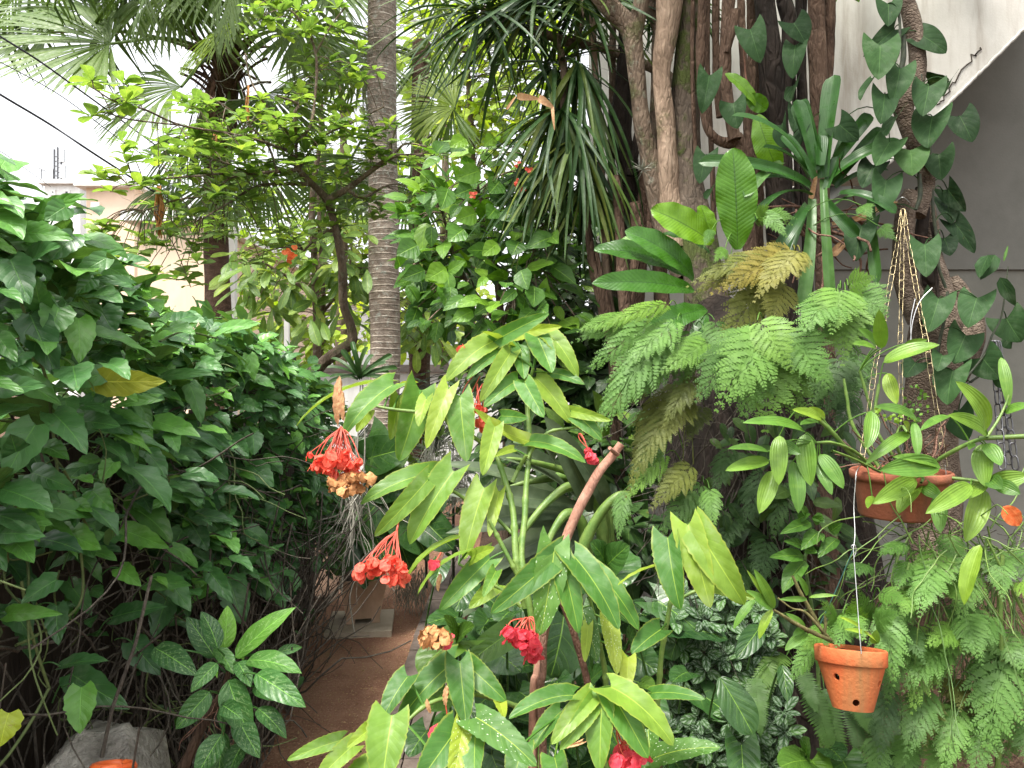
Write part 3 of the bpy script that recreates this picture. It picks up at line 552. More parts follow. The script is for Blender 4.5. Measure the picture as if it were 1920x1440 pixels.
# back face, seen between the leaves against the light
N=800; y=.8+3.8*RS.rand(N); x=XF(y)-.42-.1*RS.rand(N); z=HT(y)*(.45+.55*RS.rand(N)); d=nz(np.c_[-.5+.4*rn(N),.5*rn(N),-.5+.4*rn(N)]); place(mb,LE_THUN_S,np.c_[x,y,z],d*.09,nz(np.c_[-.4+.3*rn(N),rn(N)*.3,.8+.3*rn(N)]),.055,.5,.2,.03,.5,2)
tag(mb.build('foliage',M['hedge'],t),kind='stuff')
# stems
mb=MB(); N=420; y=1.1+2.5*RS.rand(N)**.8; st=np.c_[XF(y)-.16+.20*RS.rand(N)*np.clip(1.25-.15*y,.35,1),y,np.zeros(N)]
strands(mb,st,9,ru(.07,.13,N),np.array([-.12,-.05,1.]),.27,ru(.0025,.006,N),ru(0,1,N),.12,5)
N=300; y=1.0+2.6*RS.rand(N); st=np.c_[XF(y)-.12+.14*RS.rand(N),y,ru(.25,1.5,N)]
strands(mb,st,8,ru(.05,.1,N),nz(np.c_[-.12+.08*rn(N),rn(N),-.4*RS.rand(N)]),.28,ru(.0018,.004,N),ru(0,1,N),-.04,4)
mb.build('stems',M['twig'],t)
mb=MB(); N=120; y=.95+1.5*RS.rand(N); st=np.c_[XF(y)-.10+.12*RS.rand(N),y,ru(.45,1.6,N)]
strands(mb,st,7,ru(.03,.07,N),nz(np.c_[.1*rn(N),rn(N),-.5+.5*rn(N)]),.4,ru(.0015,.003,N),.6,-.02,4)
for rows in ([(38,560),(62,640),(88,715),(96,780),(104,850),(116,960)],[(30,470),(60,560),(90,690)],[(40,1090),(52,1160),(75,1240),(92,1290)],[(92,1290),(60,1350),(20,1410),(-10,1445)],[(100,855),(130,900),(150,960),(165,990)],[(0,970),(70,930),(118,965)],[(300,640),(345,622),(405,634)],[(380,745),(420,735),(445,722)],[(30,1210),(70,1190),(150,1130),(150,1010)]):
    c=cr(rows,24); dd=np.array([(-.80)/((q[0]-960)/FPX+.055) for q in c]); dd=np.clip(dd,1.0,6); tubes(mb,np.array([P(q[0],q[1],e) for q,e in zip(c,dd)]),.0028,6)
mb.build('tendrils',M['vine'],t)
# the large near leaves, one by one: base x y, tip x y, width (tripled photo pixels), tone
def hedgeleaves(ox,oy,rows,back=0.):
    for (bx,by,tx,ty,w,tone) in rows:
        b=(ox+bx/3,oy+by/3); q=(ox+tx/3,oy+ty/3); m=((b[0]+q[0])/2-960)/FPX
        d=min(6,(-.765+back)/(m+.055))+ru(-.03,.03,1)[0]
        mb=MB(); B,Tp=leafpx(mb,LE_THUN,b[0],b[1],q[0],q[1],w/3*1.08,d,-.03,ru(.2,.7,1)[0],tone,None,.55,ru(.1,.35,1)[0],.03,2.2)
        pet(mb,B,B+np.array([-.045,.01,-.02+.03*rn(1)[0]]),.0016,.3,.5)
        mb.build('leaf',M['hedge'],t)
hedgeleaves(0,480,[(330,290,275,465,170,.62),(440,350,445,605,150,.85),(560,300,640,435,180,.4),(600,660,300,735,112,.6),(920,680,1215,665,72,.55),(370,800,375,955,122,.55),(885,800,630,850,62,.75),(430,930,680,960,140,.5),(870,930,1130,1020,130,.78),
 (200,950,30,1250,200,.52),(240,1070,390,1150,120,.62),(640,1160,565,1270,100,.78),(640,1060,745,1295,130,.25),(820,1100,940,1260,105,.4),(840,1290,1140,1400,125,.58),(520,1320,645,1445,120,.66),(180,1220,435,1320,125,.5),(10,1310,300,1440,200,.45),(60,20,170,275,180,.3),(600,10,410,130,110,.6),(520,130,430,215,90,.5),(740,160,520,130,70,.5),
 (-20,190,130,270,95,.6),(-10,450,100,600,105,.6),(170,330,325,690,180,.18),(-30,760,265,730,145,.48),(1420,1000,1430,1120,100,.4),(1160,1160,1285,1260,125,.38),(1410,1180,1540,1300,125,.42),(1500,1150,1590,1230,90,.4),(1110,960,1310,1090,90,.25),(1310,1030,1400,1130,95,.35),(950,1100,1150,1160,100,.22),(1380,830,1480,870,70,.5),(1220,890,1290,960,70,.42),(1130,590,1260,645,80,.55),(420,830,620,890,80,.45),(690,370,870,430,80,.6),(950,400,1100,440,110,.7),(1260,410,1470,380,80,.8),
 (420,1390,520,1440,80,.8),(130,540,60,640,130,.3),(60,300,90,360,80,.6),(230,290,190,100,120,.5),(730,760,930,810,110,.4),(560,540,700,600,120,.3),(360,1200,500,1180,50,.6),(440,1240,520,1280,80,.85),(100,1130,60,1000,130,.2)])
hedgeleaves(0,350,[(-40,150,130,300,190,.75),(90,260,420,300,150,.7),(260,330,520,300,110,.72),(220,150,480,40,95,.85),(160,420,350,330,140,.4),(420,470,700,360,110,.62),(560,430,740,520,110,.68),(0,60,130,180,120,.7),(370,110,250,190,120,.6),(420,280,280,420,150,.35),(640,560,430,540,90,.6)],-.02)
hedgeleaves(0,960,[(460,985,450,1250,150,.85),(0,120,260,140,130,.5),(340,110,570,215,155,.85),(70,160,190,290,130,.7),(680,95,955,205,112,.82),(670,315,795,420,95,.8),(830,400,1080,415,108,.6),(640,590,945,530,112,.2),(320,380,120,515,140,.35),(40,575,355,575,92,.78),(320,530,330,750,110,.22),(340,870,615,840,105,.22),(400,910,730,1110,150,.28),(740,730,905,920,130,.12),(1290,385,1370,640,158,.35),(1485,395,1605,545,110,.42),(1470,240,1500,330,80,.5),(1750,80,1900,150,80,.35),(1560,-60,1540,60,110,.3),(1560,320,1640,360,60,.5),(1650,370,1660,450,60,.55),(1770,250,1780,350,60,.5),(1830,280,1850,330,50,.5),(1735,560,1760,630,70,.45),(1110,-30,1260,130,120,.3),(460,120,530,260,110,.5),(1100,100,1170,220,100,.15)])
M['hedgey']=leafmat('yellowing_vine_leaf',(.08,.17,.02),(.16,.27,.03),(.28,.38,.035),nv=4,slope=1.2,trans=.3,dirt=.5)
for (bx,by,tx,ty,w) in ((50,1130,0,1320,160),):
    mb=MB(); leafpx(mb,LE_THUN,bx/3,960+by/3,tx/3,960+ty/3,w/3,1.15,-.02,.5,.95,.1,.4,.1,.05); mb.build('leaf',M['hedgey'],t)
mb=MB(); leafpx(mb,LE_THUN,545/3,480+705/3,935/3,480+705/3,160/3,1.40,.0,.35,.5,.35,.2,.1,.02); tag(mb.build('leaf',leafmat('olive_vine_leaf',(.16,.22,.03),(.26,.31,.06),(.34,.38,.09),va=.5,nv=5,slope=1.3,trans=.35,dirt=.3),t),'large yellow-olive leaf showing its veined underside')

# ---------------------------------------------------------------- patterned plant at the foot of the hedge
t=thing('patterned_leaf_plant','leaning plant with pale-veined dark green leaves on a woody stem beside the path','plant',tuple(P(335,1500,1.55)))
mb=MB(); trunk(mb,[(318,1500,1.55,22),(352,1420,1.56,20),(385,1350,1.58,17),(410,1310,1.6,14),(425,1275,1.6,11),(430,1235,1.6,8)],40,10,.12); mb.build('stem',M['bark_brown'],t)
mb=MB(); q=P(400,1330,1.58); strands(mb,np.tile(q,(9,1))+.012*rn(9,3),6,.02,nz(np.c_[rn(9,2),-.8*np.ones(9)]),.4,.0012,.5,-.1); mb.build('root',M['canepink'],t)
for (bx,by,tx,ty,w,tone) in [(1260,770,1280,525,100,.95),(1325,820,1665,535,122,.75),(1390,835,1700,910,118,.6),(1560,790,1700,760,52,.5),(1440,910,1722,1100,125,.5),(1430,980,1595,1065,85,.5),(1285,945,1415,1275,142,.5),(1340,845,1410,985,85,.5),(1215,765,1315,915,85,.55),(1210,820,1050,590,115,.12),(1225,770,1130,560,95,.15),(870,765,1112,922,125,.2),(1220,850,1072,1015,85,.5),(1180,1010,988,1222,112,.42),(1450,1105,1612,1275,95,.3),(1335,1150,1462,1385,112,.25),(1250,1085,1365,1165,90,.25),(1250,1250,1100,1500,120,.35),(1260,1240,1225,1540,88,.4),(1370,1300,1280,1500,100,.3),(1365,840,1370,690,22,.9),(1210,860,1222,935,24,1.),(1240,1110,1250,1220,30,.3)]:
    mb=MB(); d=1.58+ru(-.05,.05,1)[0]-.06*(ty>1000); b,_=leafpx(mb,LE_AGLA,bx/3,960+by/3,tx/3,960+ty/3,w/3*1.12,d,-.05 if ty>by else .03,ru(.3,.8,1)[0],tone,None,.5,.25,.02)
    pet(mb,b,P(425+ru(-4,4,1)[0],min(1320,max(1240,960+by/3+15)),1.6),.0022,.1,.5); mb.build('leaf',M['agla'],t)
# ================================================================ angel-wing begonia
BD=lambda y: 1.78-.50*(np.clip(y,560,1500)-600)/840
t=thing('begonia','tall angel-wing begonia with drooping leaves and red flower clusters beside the path','begonia',(P(1010,1440,1.3)[0],1.42,0))
STEM=[]
def cane(rows,mat,name='cane',lump=.05,r0=None,nodes=True):
    rows=[(x,y,(BD(y)+.02 if d is None else d),w) for (x,y,d,w) in rows]
    mb=MB(); c=cr(rows,70); pts=PA(c[:,:3]); rad=c[:,3]/2/FPX*c[:,2]
    if nodes:
        ln=np.r_[0,np.cumsum(np.linalg.norm(np.diff(pts,axis=0),axis=1))]; rad=rad*(1+.30*np.exp(-((ln%.075-.037)/.005)**2))
    tubes(mb,pts,rad,10,.5,lump,True); mb.build(name,mat,t); STEM.extend(pts)
cane([(1000,690,1.70,6),(988,740,None,9),(993,830,None,10),(986,920,None,11),(984,970,None,12),(978,1045,None,12),(990,1120,1.50,12),(1004,1220,1.48,13),(1012,1400,1.44,15),(1016,1700,1.42,18),(1018,2050,1.42,20)],M['cane'])
cane([(930,850,1.66,8),(945,895,None,11),(962,960,None,12),(968,1050,None,13),(985,1140,1.52,14)],M['cane'])
cane([(987,853,1.62,8),(972,880,None,7),(960,905,None,8)],M['cane'])
cane([(706,762,1.60,5),(740,768,1.60,6),(800,775,1.61,7),(840,788,1.62,8),(900,828,1.64,8),(932,852,1.66,9)],M['cane'])
cane([(917,975,1.53,6),(935,1010,1.53,8),(960,1058,1.52,8),(975,1090,1.52,9)],M['cane'])
cane([(860,1057,1.50,5),(900,1082,1.50,7),(950,1112,1.50,7),(977,1138,1.50,7)],M['cane'])
cane([(1125,785,1.66,4),(1085,800,1.66,5),(1030,810,1.66,6),(1000,840,1.63,6),(990,860,1.62,6)],M['cane'])
cane([(848,920,1.62,6),(880,940,1.62,7),(920,962,1.60,7),(960,1000,1.57,7)],M['cane'])
cane([(1106,1120,1.42,6),(1120,1190,1.44,9),(1133,1250,1.46,10),(1137,1300,1.46,10),(1140,1480,1.46,12),(1142,2000,1.46,14)],M['cane'])
cane([(1262,1100,1.50,6),(1253,1153,1.50,9),(1240,1230,1.5,10),(1233,1320,1.5,10),(1215,1500,1.5,11),(1200,2000,1.5,12)],M['cane'])
cane([(1280,1120,1.5,5),(1300,1110,1.5,7),(1345,1098,1.5,7),(1415,1122,1.52,5)],M['cane'])
cane([(1165,832,1.62,15),(1148,855,1.62,17),(1120,890,1.60,18),(1085,955,1.58,19),(1058,1020,1.55,19),(1040,1100,1.5,18),(1022,1180,1.47,17),(1008,1260,1.45,16),(1000,1320,1.44,16),(1000,1700,1.42,20),(1000,2060,1.42,22)],M['canepink'],'woody_cane',.06,nodes=False)
cane([(1158,852,1.62,9),(1150,846,1.60,9),(1143,840,1.58,7)],M['canepink'],'cane_stub',.05,nodes=False)
cane([(1030,1110,1.46,11),(1020,1180,1.44,13),(1018,1260,1.43,14),(1014,1300,1.43,15),(1020,1480,1.42,16),(1030,2050,1.42,18)],M['canebrown'],'woody_cane',.1,nodes=False)
cane([(1040,1105,1.46,11),(1062,1150,1.46,12),(1086,1220,1.47,13),(1106,1298,1.48,14),(1130,1420,1.48,14),(1150,2040,1.48,16)],M['canebrown'],'woody_cane',.1,nodes=False)
cane([(760,1355,1.28,6),(795,1325,1.30,8),(832,1310,1.32,8),(900,1303,1.36,9),(985,1330,1.42,10)],M['cane'])
cane([(1110,1300,1.30,6),(1070,1320,1.34,8),(1030,1370,1.38,10)],M['cane'])
STEM=np.array(STEM)
LV='''927 640 1030 588 36 .45 .5 1|960 628 1054 612 27 .95 .3 1|925 640 836 716 46 .72 .9 0|955 655 902 622 36 .75 .5 1|975 647 983 711 36 .50 .2 0|1008 632 1035 699 49 .52 .3 0|1024 624 1084 708 40 .72 1.1 0
958 660 900 754 34 .72 .8 0|950 655 875 712 30 .50 .8 0|972 712 907 764 36 .5 .6 0|984 718 1020 783 38 .5 .3 0|1004 708 1070 794 44 .75 .8 0|1035 700 1096 721 27 .32 .7 0|992 828 888 766 30 .92 -.7 0|994 828 1098 868 38 .55 1. 0|940 780 990 784 27 .3 .4 0
1070 770 1146 789 22 .8 .5 1|1072 772 1129 826 38 .38 .9 0|862 742 875 866 54 .60 .4 0|842 726 800 841 37 .85 .4 0|788 732 748 865 62 .58 .4 0|738 721 645 816 50 .52 .8 0|748 742 732 825 32 .78 .3 0|716 717 556 799 50 .70 .9 1|772 720 732 733 24 .85 .8 1|800 745 785 800 26 .8 .4 0|690 770 668 810 26 .8 .3 0
928 800 905 892 36 .78 .3 0|964 842 928 856 17 .9 .4 0|826 886 676 946 46 .60 .9 0|802 900 702 1006 37 .62 .9 0|850 884 768 1021 60 .64 .5 0|908 915 871 1050 50 .75 .4 0|936 922 918 1007 26 .85 .3 0|866 1008 754 1105 32 .75 1. 1|876 1035 782 1118 28 .72 .9 1|918 1048 824 1145 45 .5 .6 0|934 1096 879 1141 31 .72 .5 0|884 1046 928 1027 28 .8 .4 1
1050 1040 920 1150 50 .30 .8 0|1075 1042 1160 1180 60 .28 .7 0|1120 1072 1198 1182 44 .42 .6 0|1052 1045 1085 1188 51 .40 .4 0|1040 1024 1012 1192 62 .45 .5 2
1142 1165 1157 1265 34 .85 .3 2|1178 1232 1174 1297 33 1.0 .3 0|1290 984 1332 1140 60 .82 .5 0|1302 985 1396 1134 66 .70 1.0 0|1252 1008 1276 1144 54 .32 .6 0|1252 1058 1158 1098 26 .9 .5 1|1318 1088 1416 1123 28 .72 .5 1
853 1240 746 1358 54 .25 .8 0|862 1240 874 1357 55 .30 .3 0|873 1244 949 1315 49 .28 .9 0|765 1268 718 1347 44 .15 .6 0|735 1342 716 1475 78 .62 .4 0|707 1358 650 1402 30 .85 .6 0|640 1388 538 1426 30 .66 .9 0|662 1398 588 1472 40 .75 .7 0|856 1368 780 1475 60 .25 .6 0|868 1364 845 1482 38 .85 .3 2|892 1366 890 1475 44 .45 .3 0|892 1345 1006 1437 60 .25 .7 2
1075 1304 954 1348 42 .33 .9 0|1052 1334 992 1412 37 .35 .7 0|1108 1308 1034 1396 44 .68 .7 0|1116 1314 1050 1406 37 .60 .7 0|1130 1308 1125 1447 55 .62 .4 0|1150 1305 1215 1422 56 .5 .7 0|1145 1288 1263 1398 60 .75 1. 0|1222 1300 1322 1311 32 .25 .7 0|1225 1422 1352 1402 50 .3 .6 2|1240 1180 1184 1226 44 .2 .5 0|1103 1172 1097 1242 22 .95 .2 0|935 1310 945 1347 26 .95 .3 0|1215 1365 1230 1470 46 .3 .4 2|1160 1400 1170 1500 50 .3 .4 0|700 1440 640 1500 60 .6 .4 0|980 1395 960 1480 50 .35 .5 0|1040 1420 1060 1500 50 .4 .5 0|830 1440 810 1520 50 .3 .5 0|930 1070 905 1120 24 .6 .4 0|1090 1140 1120 1240 40 .2 .4 2'''
GREEN0=set()
for row in LV.replace('\n','|').split('|'):
    bx,by,tx,ty,w,tone,bend,fl=map(float,row.split())
    my=(by+ty)/2; d=BD(my)+ru(-.045,.045,1)[0]
    if 1000<by<1060 and 1000<bx<1140: d=1.36
    if bx>1240 and by<1010: d=1.40
    if 1280<by<1330 and bx>1040: d=1.20
    if by>1330 and bx<900: d=1.18
    mb=MB(); tl=ru(.55,.8,1)[0]*RS.choice([-1,1]) if fl==1 else None
    W=w*1.12
    if fl==1: tl=.75
    b,_=leafpx(mb,LE_BEG,bx,by,tx,ty,W*(.75 if fl==1 else 1),d,-.05-.02*RS.rand(),bend,np.clip(tone-.02+ru(-.04,.04,1)[0],0,1),tl,.45 if fl!=1 else 1.2,ru(.18,.38,1)[0],.018,4.)
    k=np.linalg.norm(STEM-b,axis=1).argmin()
    if np.linalg.norm(STEM[k]-b)<.13: pet(mb,b,STEM[k],.0022,.06,.5)
    else: pet(mb,b,b+np.array([.02*np.sign(1000-bx),.06,-.05]),.002,.2,.5)
    mb.build('leaf',M['begspot'] if fl==2 else M['beg'],t)
# flower clusters: hanging heads of winged petals on red stalks
def cluster(cx,cy,rx,ry,n,d,apex,mat,stalkmat='redstalk',size=.016,name='flower_cluster',lab=None,ns=9):
    mb=MB(); n=max(2,int(n*.55))
    a=ru(0,6.28,n); r=np.sqrt(RS.rand(n)); px=cx+rx*r*np.cos(a); py=cy+ry*r*np.sin(a); dd=d+ru(-.03,.03,n)
    pos=np.array([P(*q) for q in zip(px,py,dd)])
    m=len(pos); ax=nz(.45*rn(m,3)+[0,-.15,-1.]); pr=nz(np.cross(ax,nz(rn(m,3)))); qr=np.cross(ax,pr); dryk=name.startswith('dried')
    for k,(u,v_,sc) in enumerate(((1,0,1.),(-1,0,.95),(0,1,.72),(0,-1,.66),(.5,.5,.6))):
        dv=nz(ax+(.62 if k<4 else .1)*(u*pr+v_*qr)+.12*rn(m,3)); nn=nz(u*pr+v_*qr-.4*ax+.15*rn(m,3)); L=1.35*size*ru(.75,1.2,m)*sc
        place(mb,LE_PETAL,pos-ax*.006,dv*L[:,None],nn,L*ru(.9,1.15,m)*(1 if k<2 else .75),ru(.2,.9,m)+(.9 if dryk else 0),ru(-.1,.25,m),.11 if dryk else .05,ru(0,1,m),2.2)
    o=mb.build(name,mat,t)
    if lab: o['label']=lab
    if apex is not None and ns:
        mb=MB(); ap=P(*apex); sel=RS.choice(n,min(ns,n),replace=False); e=pos[sel]+[0,0,.004]
        mid=(ap+e)/2+.012*rn(len(e),3)+[0,0,.012]; tt=np.linspace(0,1,9)[None,:,None]
        pts=(1-tt)**2*ap+2*tt*(1-tt)*mid[:,None]+tt**2*e[:,None]; tubes(mb,pts,np.linspace(.0017,.0009,9)[None].repeat(len(e),0),5); mb.build('stalk',M[stalkmat],o)
    return o
cluster(592,866,22,16,15,1.52,(640,805,1.56),M['red'],lab='scarlet flower cluster fraying to brown'); cluster(636,868,36,22,34,1.52,(640,800,1.56),M['red'],ns=12); cluster(660,868,24,14,12,1.52,(642,805,1.56),M['red'],ns=5)
cluster(655,903,36,19,34,1.50,(646,815,1.56),M['dry'],'redstalk',.017,'dried_flower_cluster','papery brown dried flower cluster',7)
cluster(688,1064,24,16,20,1.44,(742,1000,1.5),M['red'],ns=6); cluster(738,1068,24,26,34,1.44,(745,995,1.5),M['red'],ns=8)
mb=MB(); tubes(mb,PA(cr([(775,925,1.56),(752,960,1.53),(745,990,1.5),(742,1002,1.5)],14)),.0022,6); tubes(mb,PA(cr([(742,1000,1.5),(722,1010,1.49),(702,1035,1.46)],10)),.0018,6); mb.build('flower_stalk',M['redstalk'],t)
cluster(962,1190,18,14,20,1.37,(990,1160,1.4),M['pink'],ns=6); cluster(990,1212,24,26,36,1.37,(992,1158,1.4),M['pink'],ns=8)
cluster(814,1196,26,16,36,1.33,None,M['dry'],size=.015,name='dried_flower_cluster',lab='tight papery tan dried flower cluster'); cluster(840,1198,8,12,5,1.33,None,M['pink'])
mb=MB(); tubes(mb,PA(cr([(840,1300,1.28),(836,1320,1.28),(838,1340,1.28),(833,1358,1.28)],14)),.0013,5); mb.build('flower_stalk',M['redstalk'],t); cluster(832,1365,8,8,5,1.28,None,M['pink'],size=.02); cluster(826,1382,5,4,4,1.28,None,M['pink'],size=.012)
cluster(1172,1420,14,22,22,1.19,(1158,1365,1.2),M['pink'],size=.018,ns=4); cluster(1198,1422,9,8,6,1.19,(1165,1395,1.2),M['pink'],size=.016,ns=3)
mb=MB(); tubes(mb,PA(cr([(1152,1330,1.2),(1156,1365,1.2),(1166,1395,1.2),(1172,1410,1.19)],14)),.0014,5); mb.build('flower_stalk',M['redstalk'],t)
cluster(900,762,12,9,8,1.66,(905,720,1.68),M['red'],ns=4); cluster(902,795,11,8,9,1.66,(895,720,1.68),M['red'],ns=3); cluster(868,655,5,4,4,1.72,None,M['red']); cluster(1104,850,6,9,7,1.62,(1085,815,1.64),M['pink'],ns=3); cluster(1114,864,4,4,3,1.62,None,M['pink'],size=.012); cluster(810,1055,8,6,6,1.46,(825,1040,1.5),M['pink'],ns=2,size=.013)
mb=MB(); tubes(mb,PA(cr([(870,770,1.68),(885,735,1.69),(900,705,1.7)],10)),.0012,5); tubes(mb,PA(cr([(862,755,1.68),(872,725,1.69),(890,700,1.7)],10)),.0012,5); mb.build('flower_stalk',M['redstalk'],t)
for (x0,y0,x1,y1,w,d) in ((637,705,634,800,16,1.57),(640,730,645,790,14,1.56),(1312,1015,1314,1082,18,1.39),(1308,1025,1322,1070,10,1.39),(826,1075,822,1110,9,1.45),(838,1285,836,1325,11,1.28),(800,1310,808,1338,9,1.3),(1060,1400,1100,1390,6,1.28)):
    mb=MB(); leafpx(mb,LE_LANCE,x0,y0,x1,y1,w,d,0,.6,.5,.4,.3,.5,.12,5); leafpx(mb,LE_LANCE,x0+2,y0+3,x1-4,y1-6,w*.8,d+.005,0,-.5,.2,-.4,.3,.5,.12,5); mb.build('dry_bract',M['orange'] if x0>1300 else M['bract'],t)
# ================================================================ added dark bank and tree foot
mb=MB(); blob(mb,P(1800,1560,2.75),(1.05,.45,.95),70,44,.16); blob(mb,P(1300,1500,3.3),(.9,.5,.75),60,36,.2); blob(mb,P(1560,1800,2.4),(.9,.35,.55),60,36,.2)
tag(mb.build('bank',M['soil']),kind='structure')  # mounds added as a dark backdrop for the gaps between ferns
# mossy many-stemmed tree with a great foot, its shadow put into the bark colour
t=thing('mossy_tree','thick mossy pale-barked tree with many stems and a dark hollow foot behind the ferns','tree',tuple(P(1400,1300,2.9)*[1,1,0]))
for rows,mat,l in (([(1262,-60,3.15,56),(1258,-20,3.15,52),(1250,60,3.15,45),(1240,140,3.15,32),(1249,230,3.15,34),(1252,300,3.15,36),(1258,390,3.15,44),(1270,470,3.12,50)],M['bark_pale'],.09),
  ([(1304,-60,3.2,56),(1299,-20,3.2,52),(1291,100,3.2,54),(1285,220,3.2,52),(1289,330,3.18,54),(1306,430,3.12,68),(1325,560,3.05,84),(1360,700,3.0,100)],M['bark_moss'],.10),
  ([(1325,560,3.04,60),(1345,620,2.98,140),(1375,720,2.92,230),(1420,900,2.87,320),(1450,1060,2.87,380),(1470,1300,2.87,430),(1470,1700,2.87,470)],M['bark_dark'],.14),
  ([(1118,-60,3.2,38),(1120,-20,3.2,36),(1150,20,3.2,36),(1182,58,3.2,36),(1195,150,3.2,31),(1206,240,3.2,34),(1226,330,3.2,38),(1252,430,3.2,48),(1290,520,3.15,60)],M['bark_grey'],.08),
  ([(1200,-60,3.2,30),(1205,-20,3.2,30),(1197,30,3.2,30),(1188,75,3.2,32)],M['bark_grey'],.08),
  ([(1210,-60,3.35,24),(1226,20,3.3,26),(1236,60,3.28,26),(1243,110,3.2,24)],M['bark_grey'],.08)):
    mb=MB(); trunk(mb,rows,90,22,l); mb.build('trunk',mat,t)
for rows in ([(1180,-40,3.5,30),(1172,150,3.5,34),(1163,240,3.5,44),(1178,320,3.5,38),(1182,420,3.5,32),(1186,600,3.45,36),(1200,760,3.4,40)],[(1212,300,3.45,22),(1205,400,3.45,24),(1195,560,3.4,26),(1180,700,3.4,26)],[(1180,330,3.42,12),(1192,280,3.42,16),(1200,230,3.42,16)],[(1230,420,3.42,20),(1240,520,3.4,24),(1250,640,3.35,26)]):
    mb=MB(); trunk(mb,rows,60,14,.14); mb.build('trunk',M['bark_dark'] if rows[0][0]<1190 else M['bark_brown'],t)
# ridges and roots on the foot
mb=MB()
for rows in ([(1330,700,2.75,40),(1370,850,2.62,60),(1400,1000,2.52,80),(1410,1200,2.5,100),(1400,1500,2.45,120)],[(1430,760,2.75,40),(1470,900,2.58,70),(1480,1050,2.5,80),(1500,1250,2.5,90),(1520,1500,2.45,110)],[(1500,600,2.6,50),(1510,760,2.62,60),(1525,940,2.55,60),(1555,1100,2.55,60),(1570,1400,2.5,80)],[(1395,860,2.5,26),(1450,960,2.42,36),(1455,1080,2.42,40),(1440,1300,2.4,50)]):
    trunk(mb,rows,70,18,.2)
mb.build('root',M['bark_dark'],t)
mb=MB(); trunk(mb,[(1525,860,2.5,44),(1530,960,2.42,58),(1540,1060,2.4,60),(1535,1200,2.4,70)],50,18,.15); mb.build('root',M['bark_brown'],t)
mb=MB(); N=260; st=np.array([P(*q) for q in zip(ru(1230,1620,N),ru(560,1150,N),ru(2.45,2.7,N))]); strands(mb,st,7,ru(.03,.08,N),nz(np.c_[.4*rn(N),.2*rn(N),-np.ones(N)]),.3,ru(.0012,.003,N),ru(0,1,N),-.05,4); mb.build('hanging_rootlets',M['twig'],t)
mb=MB(); N=330; q=np.c_[ru(.25,2.5,N),ru(1.9,3.72,N),ru(3.55,4.7,N)]; dr=nz(np.c_[rn(N),rn(N),-.5+.4*rn(N)]); L=ru(.16,.26,N); place(mb,LE_OVATE2,q,dr*L[:,None],nz(np.c_[.4*rn(N),.4*rn(N),np.ones(N)]),L*.55,.6,.2,.02,ru(.2,.7,N)); mb.build('crown',M['hib'],t)  # unseen crown above the frame, added to shade the wall and ferns
# slender stems
def stemtree(lab,lst,mat,name='slender_tree',cat='tree',grp=None,l=.09):
    q=P(*lst[0][-1][:3]); t=thing(name,lab,cat,(q[0],q[1],0),grp)
    for rows in lst: mb=MB(); trunk(mb,rows,80,14,l); mb.build('trunk',mat,t)
    return t
def dn(rows,d): return [(x,y,d,w) for x,y,w in rows]
stemtree('dark straight trunk standing just right of the knobbly vine stems',[dn([(1424,-60,34),(1430,-20,36),(1444,100,44),(1450,200,46),(1458,300,46),(1462,420,50),(1470,700,55),(1480,2000,60)],3.3),dn([(1463,-60,28),(1470,0,28),(1480,45,30),(1476,120,24),(1470,190,22),(1462,280,24)],3.3)],M['bark_dark'])
stemtree('twin brown trunks rising behind the bromeliad',[dn([(1526,-60,30),(1530,0,30),(1533,100,32),(1535,200,30),(1536,300,28),(1540,420,28),(1550,800,34),(1560,2100,40)],3.1),dn([(1560,-60,20),(1557,0,20),(1555,110,17),(1551,200,14),(1548,330,14),(1548,430,16)],3.12)],M['bark_brown'])
k=stemtree('knobbly looping brown stems tangled beside the big pale trunk',[dn([(1318,-60,15),(1316,40,16),(1314,90,19),(1313,150,14),(1318,200,13),(1326,240,15),(1345,262,18),(1368,268,22),(1382,260,26),(1392,300,20),(1400,380,22),(1410,520,26)],3.05),dn([(1343,-60,14),(1342,60,14),(1344,160,14),(1350,220,14)],3.08),dn([(1372,-60,26),(1366,10,24),(1360,90,22),(1362,160,20),(1370,220,22),(1378,262,26)],3.0),dn([(1380,20,18),(1370,70,14),(1362,100,12)],2.98),dn([(1328,-60,10),(1326,100,10),(1330,200,10),(1336,330,10),(1340,500,12)],3.15),dn([(1300,-60,8),(1298,120,8),(1303,260,8),(1310,420,10)],3.12),dn([(1388,-60,14),(1392,80,14),(1400,220,14),(1410,420,16)],3.2)],M['bark_brown'])
mb=MB(); tubes(mb,PA(cr([(1393,60,2.95),(1396,110,2.95),(1398,140,2.95),(1402,160,2.95)],20)),.0035,5); mb.build('young_shoot',M['canepink'],k)
stemtree('slim dark stems filling the gap between the straight dark trunk and the twin brown trunks',[dn([(1497,-60,14),(1499,60,14),(1502,180,15),(1508,330,17),(1515,600,20),(1520,1500,22)],3.4),dn([(1510,-60,9),(1507,100,9),(1511,240,10),(1514,420,12)],3.45),dn([(1488,140,8),(1492,260,9),(1496,420,10)],3.4)],M['bark_dark'])
stemtree('slim brown stems rising between the looping trunks and the straight dark trunk',[dn([(1406,-60,15),(1409,60,16),(1411,200,17),(1416,330,19),(1422,600,24),(1430,1500,30)],3.42),dn([(1416,-60,8),(1421,120,8),(1424,280,9),(1430,420,10)],3.5)],M['bark_brown'])
stemtree('grey stems standing behind the mossy pale-barked trunk',[dn([(1232,-60,14),(1228,120,14),(1226,260,16),(1230,420,18),(1240,700,20)],3.5),dn([(1150,-60,12),(1148,150,13),(1146,300,14),(1150,500,16),(1160,900,20)],3.55)],M['bark_grey'])
